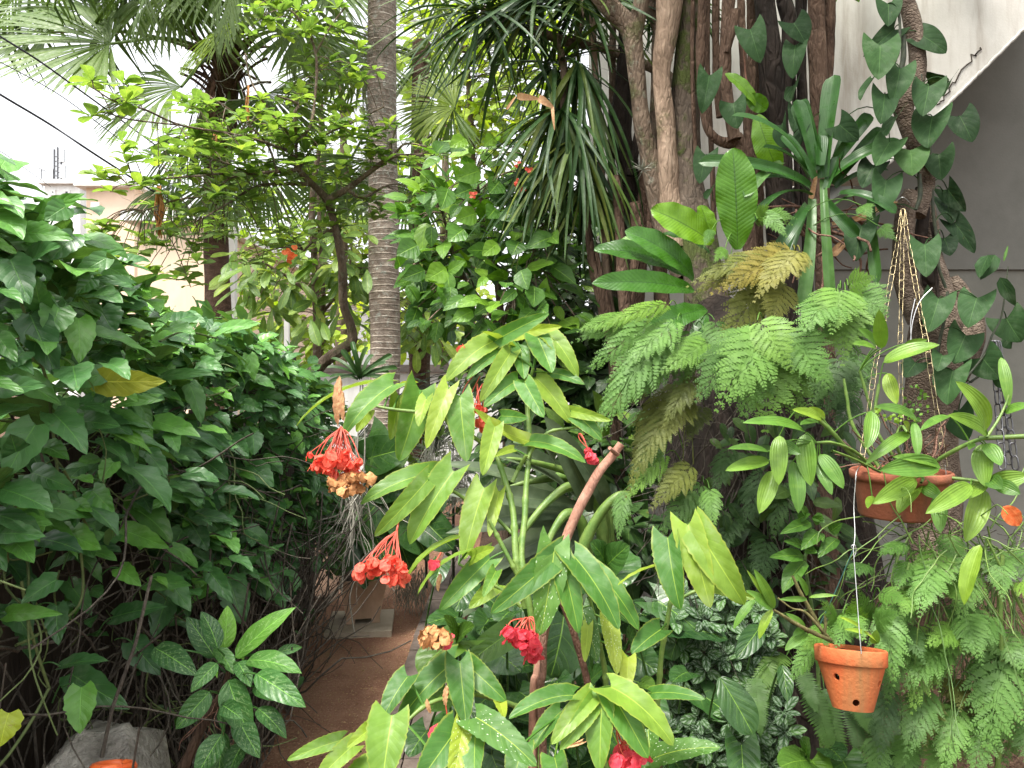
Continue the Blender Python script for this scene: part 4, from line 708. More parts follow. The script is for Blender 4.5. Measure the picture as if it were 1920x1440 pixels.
# pale thin poles under the dracaena
stemtree('thin pale straight stem rising right of the strappy dracaena leaves',[dn([(1108,-60,10),(1112,60,11),(1121,200,12),(1128,330,13),(1133,450,14),(1140,560,17),(1150,640,18),(1160,1000,22),(1165,1400,24)],3.45)],M['bark_pale'])
stemtree('reddish-brown leaning stem below the dracaena tips',[dn([(1098,380,12),(1104,440,14),(1112,500,18),(1128,555,24),(1140,620,22),(1150,680,20),(1170,1100,24)],3.4),dn([(1118,470,8),(1128,520,10),(1142,580,12),(1152,640,12)],3.38)],M['bark_brown'])
stemtree('two crooked brown stems left of the looping trunks',[dn([(1156,330,18),(1162,420,19),(1166,500,22),(1172,580,24),(1180,700,26)],3.25),dn([(1190,380,20),(1196,450,22),(1186,520,20),(1178,590,20)],3.28),dn([(1215,250,12),(1222,330,12),(1218,430,14)],3.3)],M['bark_brown'])
# ================================================================ dracaena
t=thing('dracaena','strappy dark green dracaena with heads of long drooping leaves on bent grey branches','dracaena',(P(1150,720,3.6)[0],3.6,0))
mb=MB()
for rows in ([(1190,112,3.5,18),(1150,98,3.5,16),(1110,84,3.5,17),(1075,82,3.5,17),(1040,70,3.45,18),(990,54,3.4,16),(940,40,3.4,18),(905,18,3.4,20)],[(1040,70,3.45,12),(1052,100,3.42,14),(1058,150,3.4,13),(1056,205,3.38,14)],[(1200,118,3.5,18),(1250,140,3.45,18),(1275,170,3.4,20)],[(1075,82,3.5,12),(1090,40,3.5,12),(1092,-60,3.5,14)]): trunk(mb,rows,50,10,.08)
mb.build('branch',M['bark_grey'],t)
def head(cx,cy,d,n,L,droop,spread=1.,ax=(0,0,1),dn_=0.,wd=.027,tone=.42,bx=-.12):
    n=int(n*.72); a=ru(0,6.28,n); el=np.arcsin(np.clip(ru(-1.,.95,n)*spread+dn_,-1,1)); dr=np.c_[np.cos(el)*np.cos(a),np.cos(el)*np.sin(a)*.8,np.sin(el)]; dr=nz(dr+np.array([bx,0,-droop]))
    base=P(cx,cy,d)+.03*dr; LL=L*ru(.6,1.1,n)
    nn=nz(np.array([0,0,1.])+.3*rn(n,3)+tocam(base)*.5)
    mb=MB(); place(mb,LE_BLADE,base,dr*LL[:,None],nn,wd*ru(.7,1.15,n),ru(.2,1.2,n),ru(.1,.5,n),.0,np.clip(tone+.16*rn(n)+np.where(RS.rand(n)<.04,.22,0),0,1)); mb.build('leaf_head',M['drac'],t)
head(900,20,3.35,85,.58,.42,.8); head(945,20,3.4,60,.60,.5,.8); head(1050,200,3.35,70,.62,1.0,.7,dn_=-.3,bx=-.25); head(1085,110,3.4,60,.8,1.8,.3,dn_=-.3,tone=.5); head(1040,120,3.5,60,.5,.5,.8); head(1090,-10,3.4,90,.62,.7,.6); head(1010,-20,3.3,70,.6,.6,.7); head(1085,250,3.3,55,.66,1.5,.4,dn_=-.3,tone=.6); head(1140,-20,3.7,40,.5,.7,.7); head(1290,-10,3.6,40,.4,.5,.8); head(1210,-40,3.6,40,.5,.6,.7); head(1030,300,3.5,60,.55,.9,.5); head(1100,330,3.45,40,.5,1.4,.4,dn_=-.3,tone=.62)
mb=MB()
for q in ((970,180,1010,185,14),(1010,183,1038,202,16),(1036,200,1040,245,7),(950,205,968,180,6)): leafpx(mb,LE_BLADE,*q[:4],q[4],3.0,0,.6,.5)
mb.build('dead_leaf',M['bract'],t)

# ================================================================ philodendron on its scaly trunk
t=thing('scaly_trunk','bent scaly grey-brown trunk with a broken stump carrying the heart-leaved climber','tree',(P(1720,900,2.45)[0],2.45,0))
z3=lambda rows,d,ox=1280,oy=0: [(ox+x/3,oy+y/3,d,w/3) for x,y,w in rows]
for rows in (z3([(1225,-150,90),(1245,-20,92),(1275,60,92),(1295,140,92),(1318,280,86),(1322,380,84),(1305,480,95),(1262,545,115),(1240,590,110),(1250,660,95),(1290,760,92),(1325,840,95),(1352,900,92),(1368,980,88),(1368,1060,86),(1340,1140,90),(1310,1210,100)],2.36),
  z3([(1290,1080,80),(1262,1150,100),(1250,1260,112),(1245,1400,118),(1250,1560,125),(1290,1680,140),(1360,1760,190)],2.36),
  z3([(1370,1160,90),(1390,1280,100),(1400,1420,100),(1420,1560,150),(1440,1680,190),(1440,1790,240),(1400,1930,240),(1400,2300,260),(1420,3200,300)],2.42),
  z3([(1525,1555,40),(1545,1610,85),(1580,1690,110),(1610,1780,150),(1600,1880,190),(1550,1990,210),(1480,2100,230)],2.40)):
    mb=MB(); trunk(mb,rows,110,20,.12,cap=True); mb.build('trunk',M['bark_twisty'],t)
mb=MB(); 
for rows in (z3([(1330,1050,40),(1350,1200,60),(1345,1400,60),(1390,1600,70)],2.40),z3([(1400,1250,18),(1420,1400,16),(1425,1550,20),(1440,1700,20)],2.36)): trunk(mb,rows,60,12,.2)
mb.build('hollow',M['bark_dark'],t)  # solid dark strands; a hollow's shade is put into their colour
t2=thing('heart_leaf_climber','climbing philodendron with matt dark green heart leaves on the scaly trunk','climber',(P(1720,600,2.3)[0],2.3,CAMH))
ST=[]
mb=MB()
for rows in (z3([(1215,60,16),(1222,160,16),(1215,280,18),(1200,330,18),(1185,370,14)],2.30),z3([(1240,200,30),(1240,330,30),(1210,440,28),(1170,560,24),(1140,640,18)],2.33),z3([(1340,420,20),(1345,560,22),(1350,700,20),(1390,800,18),(1395,1050,18)],2.34),z3([(1400,1000,16),(1410,1200,18),(1430,1350,18),(1440,1500,18),(1480,1620,16)],2.34),z3([(1330,980,22),(1335,1100,26),(1310,1180,20)],2.29),z3([(1730,2040,14),(1750,1960,14),(1700,2080,14),(1620,2150,14)],2.3),z3([(1600,2120,12),(1700,1990,12),(1740,1890,12),(1790,1790,10),(1815,1640,8),(1830,1500,6)],2.24),z3([(1490,1640,16),(1470,1800,18),(1440,1950,18),(1430,2100,18)],2.28)):
    p,_=trunk(mb,rows,40,7,.05); ST.extend(p)
mb.build('stem',M['darkstem'],t2); ST=np.array(ST)
HL=[(1155,20,1155,150,132,.30),(1190,165,1015,320,110,.25),(1110,255,1100,450,190,.55),(1345,200,1482,300,128,.28),(1222,385,1178,585,150,.48),(1070,440,1000,565,55,.3),(1135,530,1112,700,135,.32),(1385,485,1350,655,165,.35),(1380,455,1500,450,85,.08),(1500,460,1470,540,70,.15),(1405,655,1380,835,190,.38),(1560,655,1630,800,150,.10),(1205,655,1150,765,75,.42),(1165,800,1085,935,155,.55),(1282,845,1290,990,175,.68),(1440,870,1455,1015,155,.30),(1145,1015,1110,1195,150,.46),(1075,930,1010,1060,145,.12),(1490,1065,1592,1190,100,.06),(1480,1125,1515,1260,110,.06),(1530,1255,1642,1425,105,.06),(1470,1340,1505,1440,115,.05),(1362,1375,1370,1560,150,.50),(1010,1270,975,1470,160,.22),
 (380,165,437,355,152,.40),(625,130,692,245,148,.16),(635,255,620,445,125,.42),(640,615,622,745,100,.32),(150,425,108,640,132,.40),(285,580,310,725,145,.42),(130,870,95,1035,122,.36),(625,480,612,570,70,.2),(560,700,600,830,80,.1),(700,700,660,820,80,.1),(160,1060,140,1120,50,.4),(880,700,990,790,130,.14),
 (1440,1680,1380,1870,155,.45),(1655,1675,1605,1845,168,.45),(1820,1790,1905,1925,175,.38),(1590,1885,1520,2045,165,.42),(1685,2010,1790,2130,172,.36),(1520,2085,1490,2278,172,.52),(1310,2040,1250,2125,125,.12),(1550,2310,1600,2480,155,.3),(1460,2000,1430,2090,110,.35),(1800,2100,1830,2180,80,.3),(1330,2180,1300,2260,120,.08),(1840,1890,1850,1960,60,.1)]
for (bx,by,tx,ty,w,tone) in HL:
    d=2.26 if tone>.3 else 2.32
    if bx<760: d=2.9
    if tone<.11: d=2.42
    mb=MB(); b,_=leafpx(mb,LE_HEART,1280+bx/3,by/3,1280+tx/3,ty/3,w/3*1.06,d+ru(-.02,.02,1)[0],-.03,ru(.2,.7,1)[0],tone,None if w>90 else 1.0,.25,ru(.1,.3,1)[0],.012,1.5)
    k=np.linalg.norm(ST-b,axis=1).argmin(); e=ST[k] if np.linalg.norm(ST[k]-b)<.2 else b+np.array([.03,.08,-.03]); pet(mb,b,e,.0018,.5,.4); mb.build('leaf',M['phil'],t2)
mb=MB(); leafpx(mb,LE_OVATE,1854,478,1836,522,26,2.2,0,.4,.35,.5); leafpx(mb,LE_OVATE,1866,478,1838,525,30,2.21,0,.4,.3,-.2); leafpx(mb,LE_OVATE,1875,520,1904,574,24,2.2,0,.4,.25,.2); leafpx(mb,LE_LANCE,1882,490,1890,460,5,2.2,0,.2,.9,0); mb.build('young_leaves',M['phil'],t2)

# ================================================================ bromeliad
t=thing('bromeliad','large bromeliad with glossy dark green strap leaves on the tree fork','bromeliad',tuple(P(1535,345,2.35)))
c0=P(1535,350,2.38)
for (bx,by,tx,ty,w,bend,tone) in [(795,1000,855,420,92,.25,.42),(760,880,655,565,92,.3,.45),(745,960,640,560,70,.3,.35),(700,960,275,650,62,1.1,.5),(715,1050,85,915,62,1.2,.5),(830,1000,1245,810,95,1.0,.50),(820,960,1055,640,70,.7,.35),(850,1040,1130,720,70,.6,.3),(790,1005,835,1700,52,.5,.72),(725,1120,665,1745,66,.4,.70),(850,1160,1105,1095,60,.9,.55),(1060,1085,1095,1600,56,.35,.62),(720,1100,380,1270,60,1.3,.3),(700,1080,430,1010,60,1.,.22),(560,915,345,1110,58,.8,.75),(810,1060,870,890,55,.3,.4),(860,1060,1160,960,60,1.,.3),(800,1120,990,1330,60,1.,.25),(700,1150,520,1420,60,1.,.25),(830,1000,960,690,60,.5,.25),(740,1000,560,760,60,.6,.3),(700,1180,560,1560,46,.5,.3),(700,1000,450,830,58,1.0,.4),(770,930,770,760,70,.2,.3),(880,1090,1200,1200,60,1.2,.2)]:
    mb=MB(); leafpx(mb,LE_STRAP,1280+bx/3,by/3,1280+tx/3,ty/3,w/3*1.12,2.36+ru(-.02,.03,1)[0],-.12 if ty>by+60 else (-.05 if abs(tx-bx)>200 else .03),bend,tone,ru(-.5,.5,1)[0],.4 if abs(ty-by)>abs(tx-bx) else 1.,.35,.004,1); mb.build('leaf',M['brom'],t)
mb=MB(); N=30; st=np.array([P(*q) for q in zip(ru(1490,1620,N),ru(390,440,N),ru(2.36,2.45,N))]); strands(mb,st,6,ru(.02,.05,N),nz(np.c_[rn(N),.3*rn(N),-.5+.5*rn(N)]),.3,ru(.003,.007,N),ru(0,1,N),0,5); mb.build('dead_stems',M['canebrown'],t)
mb=MB()
for q in ((1570,430,1690,380,14),(1600,440,1560,480,18),(1560,420,1640,405,12),(1530,330,1520,375,10),(1555,345,1570,330,8)): leafpx(mb,LE_STRAP,*q[:4],q[4],2.42,0,.5,.5)
mb.build('dead_leaf',M['bract'],t)

# ================================================================ bird's-nest fern
t=thing('nest_fern','bird-nest fern with broad undivided shiny leaves on the mossy trunk','fern',tuple(P(1330,540,2.5)))
for (bx,by,tx,ty,w,d,dd,bend,tone,mat,tilt) in [(1383,468,1374,278,76,2.28,-.02,.35,.58,'nest',.15),(1336,455,1221,392,62,2.34,-.04,.5,.78,'nest',.2),(1330,452,1313,385,34,2.36,.02,.5,.75,'nest',.6),(1300,520,1172,433,50,2.36,-.05,1.0,.45,'nest',.3),(1300,525,1114,468,48,2.4,-.06,.9,.28,'nest',.5),(1302,545,1110,532,46,2.33,-.12,.7,.40,'nest',.1),(1325,580,1213,624,50,2.28,-.08,.7,.32,'nest',.2),(1250,455,1152,460,28,2.45,0,.5,.6,'nest',.8),(1330,475,1240,440,26,2.45,0,.8,.1,'nest',.9),(1420,215,1460,325,46,2.6,0,.7,.72,'nest',.3),(1420,200,1360,138,24,2.6,0,.8,.75,'nest',.5),(1400,180,1438,205,32,2.6,0,.5,.6,'nest',.2),(1325,590,1300,650,30,2.34,-.04,.4,.3,'nest',.3),(1405,625,1390,680,36,2.34,-.04,.4,.45,'nest',.3)]:
    mb=MB(); leafpx(mb,LE_NEST,bx,by,tx,ty,w,d,dd,bend,tone,tilt,.35,.22,.03,4); mb.build('leaf',M[mat],t)

# ================================================================ ferns
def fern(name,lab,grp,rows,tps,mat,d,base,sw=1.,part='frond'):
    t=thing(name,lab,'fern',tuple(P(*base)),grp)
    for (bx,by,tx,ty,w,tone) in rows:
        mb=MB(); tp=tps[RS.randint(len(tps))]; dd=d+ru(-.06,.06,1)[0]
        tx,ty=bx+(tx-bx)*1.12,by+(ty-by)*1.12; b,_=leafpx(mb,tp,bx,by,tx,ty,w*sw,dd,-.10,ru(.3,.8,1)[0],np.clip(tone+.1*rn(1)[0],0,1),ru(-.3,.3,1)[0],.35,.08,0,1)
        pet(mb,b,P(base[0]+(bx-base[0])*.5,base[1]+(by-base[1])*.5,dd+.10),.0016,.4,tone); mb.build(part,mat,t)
    return t
LF=[FERN_A,FERN_B,FERN_C]
fern('lacy_fern','golden-olive lacy fern spilling over the nest fern below the bromeliad','lacy ferns on the tree',[(1490,468,1345,545,105,.75),(1500,470,1420,560,100,.7),(1450,480,1300,535,75,.55),(1440,520,1355,635,120,.45),(1470,530,1440,610,100,.5),(1500,470,1495,520,60,.8),(1400,505,1310,545,60,.5),(1460,520,1385,600,100,.45),(1480,465,1440,500,80,.85)],LF,M['fernold'],2.22,(1480,480,2.35))
fern('lacy_fern','wide bright green lacy fern hanging in the middle of the tree foot','lacy ferns on the tree',[(1440,615,1435,795,245,.5),(1440,620,1350,760,170,.45),(1470,620,1545,720,150,.5),(1450,640,1500,780,150,.52),(1400,620,1330,700,110,.4),(1430,650,1395,780,130,.5),(1420,600,1480,690,130,.55),(1380,640,1310,745,110,.3)],LF,M['fern'],2.08,(1440,600,2.2))
fern('lacy_fern','bright green lacy fern beside the bromeliad straps and brass chains','lacy ferns on the tree',[(1585,545,1580,675,150,.55),(1570,550,1505,620,120,.5),(1600,545,1660,590,110,.5),(1590,535,1640,520,70,.6),(1575,540,1560,620,130,.5),(1560,560,1530,650,110,.4),(1610,560,1640,640,100,.45),(1590,570,1600,670,110,.5)],LF,M['fern'],2.10,(1580,540,2.2))
fern('lacy_fern','cascading pale green lacy fern left of the long drooping nest-fern leaf','lacy ferns on the tree',[(1300,620,1265,730,95,.5),(1245,630,1125,810,110,.55),(1260,640,1170,760,110,.5),(1215,600,1082,640,70,.6),(1255,570,1140,610,60,.75),(1320,620,1290,710,80,.5),(1230,600,1110,690,90,.6),(1330,640,1240,700,90,.5),(1200,680,1120,790,80,.5),(1340,600,1350,680,80,.4),(1180,590,1090,620,60,.5),(1220,640,1150,700,90,.4),(1270,600,1180,680,100,.55)],LF,M['fern'],2.2,(1290,600,2.4))
fern('lacy_fern','small lacy fern tufts between the upright nest-fern leaf and the bromeliad','lacy ferns on the tree',[(1410,400,1480,420,50,.6),(1430,395,1475,445,46,.6),(1420,410,1440,385,40,.6),(1335,430,1320,465,30,.6),(1360,465,1340,490,36,.55),(1370,480,1365,505,36,.5),(1440,400,1490,410,40,.65),(1615,385,1635,410,44,.35),(1650,425,1680,450,40,.3)],LF,M['fern'],2.24,(1400,420,2.4))
fern('lacy_fern','olive lacy fern hanging beside the bare pink cane','lacy ferns on the tree',[(1275,720,1210,850,100,.25),(1290,740,1240,830,95,.3),(1240,740,1185,880,80,.35),(1310,700,1250,790,80,.2),(1260,760,1180,920,80,.3),(1300,870,1220,955,80,.4),(1280,880,1235,930,70,.4),(1240,700,1130,780,70,.2),(1320,760,1290,830,70,.2)],LF,M['fernold'],2.2,(1290,720,2.4))
fern('lacy_fern','mid-green lacy fern low on the tree foot above the heart-shaped begonia leaves','lacy ferns on the tree',[(1320,905,1240,1005,95,.45),(1310,930,1290,1000,80,.5),(1250,780,1195,900,70,.55),(1170,920,1160,1010,50,.35),(1330,915,1340,990,60,.4),(1250,850,1180,930,60,.6)],LF,M['fern'],2.15,(1310,900,2.35))
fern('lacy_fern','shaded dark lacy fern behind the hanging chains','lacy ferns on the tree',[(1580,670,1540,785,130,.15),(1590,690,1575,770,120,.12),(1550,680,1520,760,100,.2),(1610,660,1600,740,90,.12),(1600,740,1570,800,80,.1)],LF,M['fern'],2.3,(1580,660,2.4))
fern('lacy_fern','big green lacy fern tumbling down beside the orange pot at the edge of the bank','lacy ferns on the bank',[(1745,1060,1725,1150,130,.5),(1760,1030,1735,1140,130,.55),(1780,1080,1800,1130,90,.5),(1750,1170,1712,1325,120,.6),(1740,1180,1690,1250,100,.55),(1880,1220,1850,1400,185,.5),(1890,1200,1840,1290,150,.45),(1870,1180,1920,1260,120,.45),(1830,1190,1760,1230,110,.5),(1800,1180,1740,1210,100,.5),(1910,1090,1960,1130,90,.5),(1780,1200,1700,1290,120,.55),(1860,1150,1810,1220,120,.4),(1930,1200,1960,1300,110,.4),(1790,1130,1830,1200,110,.4),(1720,1100,1690,1160,90,.45),(1850,1230,1930,1300,130,.45),(1690,1200,1665,1320,110,.2),(1660,1280,1650,1420,110,.15),(1740,1290,1700,1420,120,.3),(1790,1320,1770,1450,120,.5),(1900,1290,1880,1440,140,.5),(1850,1340,1830,1460,120,.25),(1930,1350,1950,1460,120,.2),(1700,1120,1680,1200,90,.5),(1820,1060,1800,1160,110,.5),(1870,1030,1880,1120,100,.45),(1920,1030,1930,1110,90,.4),(1830,1240,1870,1330,120,.4),(1700,1380,1690,1470,100,.35),(1760,1390,1750,1480,100,.4),(1640,1380,1650,1480,90,.3),(1810,1150,1840,1240,110,.3),(1700,1050,1680,1110,60,.6),(1780,1000,1790,1080,90,.45),(1740,1200,1760,1290,110,.5)],LF,M['fern'],1.78,(1790,1080,1.95),.80)
fern('lacy_fern','yellow-green lacy fern fronds at the bottom of the bank','lacy ferns on the bank',[(1810,1310,1805,1430,110,.15),(1820,1300,1770,1370,90,.2),(1740,1300,1735,1400,100,.2),(1720,1310,1755,1410,90,.2),(1790,1270,1800,1330,80,.15),(1840,1310,1850,1400,80,.2),(1760,1260,1790,1320,80,.25)],LF,M['fernold'],1.84,(1790,1270,1.98),.85)
fern('lacy_fern','green lacy fern growing behind and around the small orange pot','lacy ferns on the bank',[(1600,1170,1600,1120,80,.5),(1570,1180,1540,1130,80,.5),(1630,1170,1610,1105,70,.5),(1660,1140,1675,1275,120,.5),(1640,1170,1690,1150,80,.5),(1600,1160,1570,1210,100,.5),(1540,1190,1478,1280,85,.5),(1560,1180,1500,1220,70,.5),(1680,1130,1660,1200,110,.45),(1620,1150,1580,1190,80,.45),(1530,1170,1550,1210,70,.45),(1650,1110,1700,1130,70,.5),(1580,1150,1620,1200,90,.5),(1690,1170,1730,1240,90,.45),(1630,1060,1590,1085,70,.25),(1700,1020,1650,1040,60,.2)],LF,M['fern'],1.70,(1620,1160,1.8),.8)
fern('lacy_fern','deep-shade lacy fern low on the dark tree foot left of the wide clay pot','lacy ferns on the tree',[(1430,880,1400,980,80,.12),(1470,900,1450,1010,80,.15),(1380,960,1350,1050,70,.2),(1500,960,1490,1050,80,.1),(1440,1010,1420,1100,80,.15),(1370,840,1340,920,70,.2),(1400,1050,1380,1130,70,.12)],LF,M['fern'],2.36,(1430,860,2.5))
t=fern('sword_fern','dark sword fern with ladder-like fronds arching left of the orange pot','lacy ferns on the bank',[(1475,1228,1412,1300,48,.5),(1445,1230,1418,1345,46,.5),(1415,1270,1425,1370,50,.45),(1510,1270,1560,1410,54,.3),(1545,1290,1580,1420,50,.35),(1600,1310,1610,1410,50,.15),(1630,1320,1640,1440,50,.15),(1680,1330,1690,1440,50,.15),(1500,1250,1530,1330,40,.3),(1590,1290,1630,1370,50,.25),(1700,1360,1710,1460,50,.15)],[SWORD],M['sword'],1.95,(1530,1240,2.1)); t['group']='sword ferns'
# thin hanging orchid leaves and wiry stems of the bank
t=thing('wiry_orchid','tangle of thin grassy leaves and wiry roots hanging beneath the wide clay pot','orchid',tuple(P(1780,990,1.9)))
mb=MB(); N=85; st=np.array([P(*q) for q in zip(ru(1650,1960,N),ru(960,1080,N),ru(1.72,1.95,N))]); strands(mb,st,8,ru(.02,.045,N),nz(np.c_[.8*rn(N),.3*rn(N)-.1,-.4+.5*rn(N)]),.22,ru(.0012,.0026,N),ru(0,1,N),-.10,5); mb.build('thin_leaves',M['cane'],t)
mb=MB(); N=40; st=np.array([P(*q) for q in zip(ru(1680,1940,N),ru(1000,1150,N),ru(1.72,1.95,N))]); strands(mb,st,11,ru(.03,.05,N),nz(np.c_[.25*rn(N),.1*rn(N),-np.ones(N)]),.14,ru(.0012,.0022,N),ru(0,1,N),-.05,5); mb.build('thin_stems',M['petiole'],t)
mb=MB(); N=150; st=np.array([P(*q) for q in zip(ru(1650,1950,N),ru(980,1400,N),ru(1.75,1.98,N))]); strands(mb,st,8,ru(.012,.03,N),nz(rn(N,3)+[0,0,-.7]),.5,ru(.0006,.0012,N),ru(0,1,N),-.03,3); mb.build('roots',M['twig'],t)
for rows in ([(1705,1055,1.72,4),(1693,1100,1.72,6),(1690,1115,1.72,6),(1680,1130,1.72,7)],[(1706,1090,1.72,5),(1702,1120,1.72,5),(1685,1140,1.72,4),(1660,1142,1.72,3)],[(1880,1040,1.74,7),(1876,1150,1.74,8),(1878,1250,1.74,8),(1876,1350,1.74,9),(1870,1450,1.74,10)],[(1850,1010,1.74,4),(1885,1080,1.74,5),(1925,1160,1.74,6),(1960,1230,1.74,6)]): mb=MB(); trunk(mb,rows,30,8,.05); mb.build('thick_leaf',M['cane'],t)
mb=MB(); leafpx(mb,LE_LANCE,1838,1022,1808,1135,32,1.66,-.02,.5,.75,.4,.4,.4); mb.build('yellow_leaf',M['dend'],t); 
mb=MB(); leafpx(mb,LE_LANCE,1880,950,1912,985,34,1.7,0,.3,.9,0); mb.build('fallen_leaf',M['orange'],t)
# ================================================================ hanging clay pot with chains
def chain(mb,a,b,sag=0.,link=.036,r=.00075,wd=.0064):
    a=np.array(a);b=np.array(b); n=max(2,int(np.linalg.norm(b-a)/(link*.86))); t=np.linspace(0,1,n+1); p=a+(b-a)*t[:,None]+np.array([0,0,-1.])*sag*(4*t*(1-t))[:,None]
    for i in range(n):
        c=(p[i]+p[i+1])/2; ax=nz(p[i+1]-p[i]); s=nz(np.cross(ax,[.3*math.cos(i*2.3),1,.1])); 
        if i%2: s=nz(np.cross(ax,s)*.85+s*.5)
        th=np.linspace(0,2*np.pi,19); hl=link/2-wd
        ring=c+ax*((np.sin(th)*wd+np.sign(np.sin(th))*hl*np.minimum(1,np.abs(np.sin(th))*3))[:,None])+s*((np.cos(th)*wd)[:,None])
        tubes(mb,ring,r,6)
t=thing('hanging_clay_pot','wide weathered clay pot hung on brass-coloured chains from the scaly trunk','hanging pot',tuple(P(1690,930,1.85)))
pc=P(1688,884,1.88); R0=.122
prof=[(.0,-.118),(R0*.80,-.118),(R0*.83,-.112),(R0*.90,-.03),(R0*.92,-.022),(R0*.99,-.020),(R0*1.01,-.012),(R0*1.01,.0),(R0*.97,.004),(R0*.93,.0),(R0*.90,-.03)]
mb=MB(); lathe(mb,pc,prof,56); mb.build('pot',M['terra_old'],t)
mb=MB(); lathe(mb,pc,[(0,-.018),(R0*.5,-.014),(R0*.91,-.022)],30); mb.build('soil',M['soilpot'],t)
top=P(1693,392,2.22)
for (m1,e,sg) in ((P(1640,690,1.95),P(1614,872,1.83),.004),(P(1740,660,1.95),P(1772,875,1.84),.0),(P(1688,640,2.05),P(1690,800,1.98),0)):
    mb=MB(); chain(mb,top,m1,.01); chain(mb,m1,e,.004); mb.build('chain',M['brass'],t)
mb=MB()
tubes(mb,np.array(cr([P(1680,378,2.24),P(1693,370,2.2),P(1706,380,2.24)],16)),.0014,6); 
for q in ([(1613,872,1.83),(1606,885,1.80),(1604,900,1.79)],[(1772,872,1.84),(1774,890,1.84)],[(1716,560,2.0),(1708,600,2.0),(1709,640,2.0),(1713,645,2.0)],[(1748,540,2.0),(1725,565,2.0),(1712,600,2.0),(1707,640,2.0)]): tubes(mb,PA(cr(q,16)),.0012,5)
mb.build('hook_wire',M['wire'],t)
t=thing('dendrobium','cane orchid with arching glossy pleated leaves growing from the wide clay pot','orchid',tuple(P(1690,880,1.87)))
CN=[]; mb=MB()
for rows in ([(1640,880,1.86,6),(1600,845,1.80,6),(1560,830,1.76,6),(1530,830,1.74,5)],[(1650,885,1.86,5),(1600,860,1.8,5),(1560,845,1.76,5)],[(1620,870,1.84,7),(1590,845,1.8,9),(1560,810,1.77,8),(1520,775,1.75,6),(1495,768,1.75,5)],[(1590,845,1.8,8),(1565,815,1.78,8),(1548,795,1.77,7),(1540,780,1.76,5)],[(1700,875,1.88,6),(1680,830,1.86,6),(1690,800,1.85,6),(1702,812,1.82,5)],[(1690,875,1.88,6),(1650,820,1.88,7),(1640,780,1.9,6),(1648,720,1.9,6)],[(1650,880,1.9,7),(1600,800,1.93,7),(1588,745,1.93,6),(1582,710,1.93,5)],[(1640,790,1.95,6),(1625,740,1.95,6),(1612,695,1.95,5)],[(1730,880,1.88,7),(1780,850,1.82,8),(1820,830,1.78,8),(1850,820,1.75,6)],[(1720,890,1.85,7),(1770,895,1.8,6),(1820,900,1.76,7),(1850,905,1.74,6)],[(1710,880,1.85,4),(1730,895,1.74,5),(1727,905,1.70,5)],[(1850,820,1.75,6),(1870,790,1.76,5),(1885,760,1.77,4),(1892,740,1.77,4)]):
    p,_=trunk(mb,rows,30,8,.1); CN.extend(p)
mb.build('cane',M['cane'],t); CN=np.array(CN)
mb=MB(); N=26; st=np.array([P(*q) for q in zip(ru(1625,1760,N),ru(870,882,N),ru(1.82,1.94,N))]); strands(mb,st,6,ru(.015,.03,N),nz(np.c_[.5*rn(N),.4*rn(N),ru(.4,1.2,N)]),.2,ru(.002,.0034,N),ru(0,1,N),0,6); mb.build('old_cane',M['canebrown'],t)
for (bx,by,tx,ty,w,bend,tone) in [(690,990,335,940,72,.8,.5),(545,1010,540,1290,92,.5,.62),(690,1000,722,1295,102,.6,.55),(485,1150,238,1208,74,.5,.6),(480,1100,252,1085,52,.5,.3),(510,1210,430,1450,92,.6,.65),(620,1155,650,1450,84,.5,.4),(770,1115,905,1310,82,.7,.45),(755,1170,840,1345,60,.5,.3),(560,1050,665,1115,62,.5,.2),(780,920,615,865,60,.5,.8),(800,910,710,850,40,.4,.85),(770,935,660,950,50,.4,.3),(1065,875,1035,1085,76,.5,.55),(1275,1000,1025,1175,64,1.2,.55),(1300,935,1322,1140,52,.5,.45),(1325,930,1075,850,74,.7,.35),(1440,1175,1105,1205,112,.6,.45),(1450,1190,1180,1130,60,.7,.55),(1310,1250,1065,1395,92,.6,.65),(1335,1285,1215,1450,92,.5,.66),(1345,1290,1460,1365,72,.7,.5),(1440,1340,1450,1560,80,.5,.5),(1620,1285,1365,1450,92,.7,.65),(1715,1010,1490,895,95,.7,.62),(1705,980,1535,705,102,1.0,.66),(1500,900,1335,985,52,.5,.45),(1690,1055,1705,1300,100,.5,.6),(1705,1055,1790,1180,80,.5,.5),(1715,1285,1950,1235,95,.6,.62),(1700,1270,1590,1370,70,.6,.66),(1690,1310,1590,1610,104,.6,.7),(1815,880,1950,840,62,.5,.5),(1790,570,1835,850,56,.7,.55),(1120,520,1105,300,72,.2,.6),(1090,525,955,495,52,.5,.55),(1090,500,985,405,52,.4,.5),(1130,600,1445,500,92,.6,.62),(1250,495,1380,470,30,.3,.6),(1150,660,1205,835,72,.3,.85),(1760,1280,1900,1340,80,.6,.2),(1065,1350,1040,1420,40,.3,.7),(1270,990,1240,930,50,.3,.9),(1640,1060,1610,1090,40,.5,.5),(1730,1250,1800,1310,80,.5,.15)]:
    mb=MB(); d=1.76+ru(-.03,.03,1)[0]+(.16 if by<700 else 0); b,_=leafpx(mb,LE_LANCE,1280+bx/3,480+by/3,1280+tx/3,480+ty/3,w/3*1.08,d,-.05,bend,tone,None,.45,.28,.012,2)
    k=np.linalg.norm(CN-b,axis=1).argmin(); 
    if np.linalg.norm(CN[k]-b)<.14: pet(mb,b,CN[k],.0018,.2,.5)
    mb.build('leaf',M['dend'],t)
t=thing('maidenhair_tuft','tiny lime-green maidenhair fern sprouting in the wide clay pot','fern',tuple(P(1690,770,1.84)))
mb=MB(); N=70; q=np.array([P(*a) for a in zip(np.r_[ru(1640,1715,35),ru(1690,1740,35)],np.r_[ru(765,795,35),ru(720,790,35)],ru(1.80,1.92,N))])
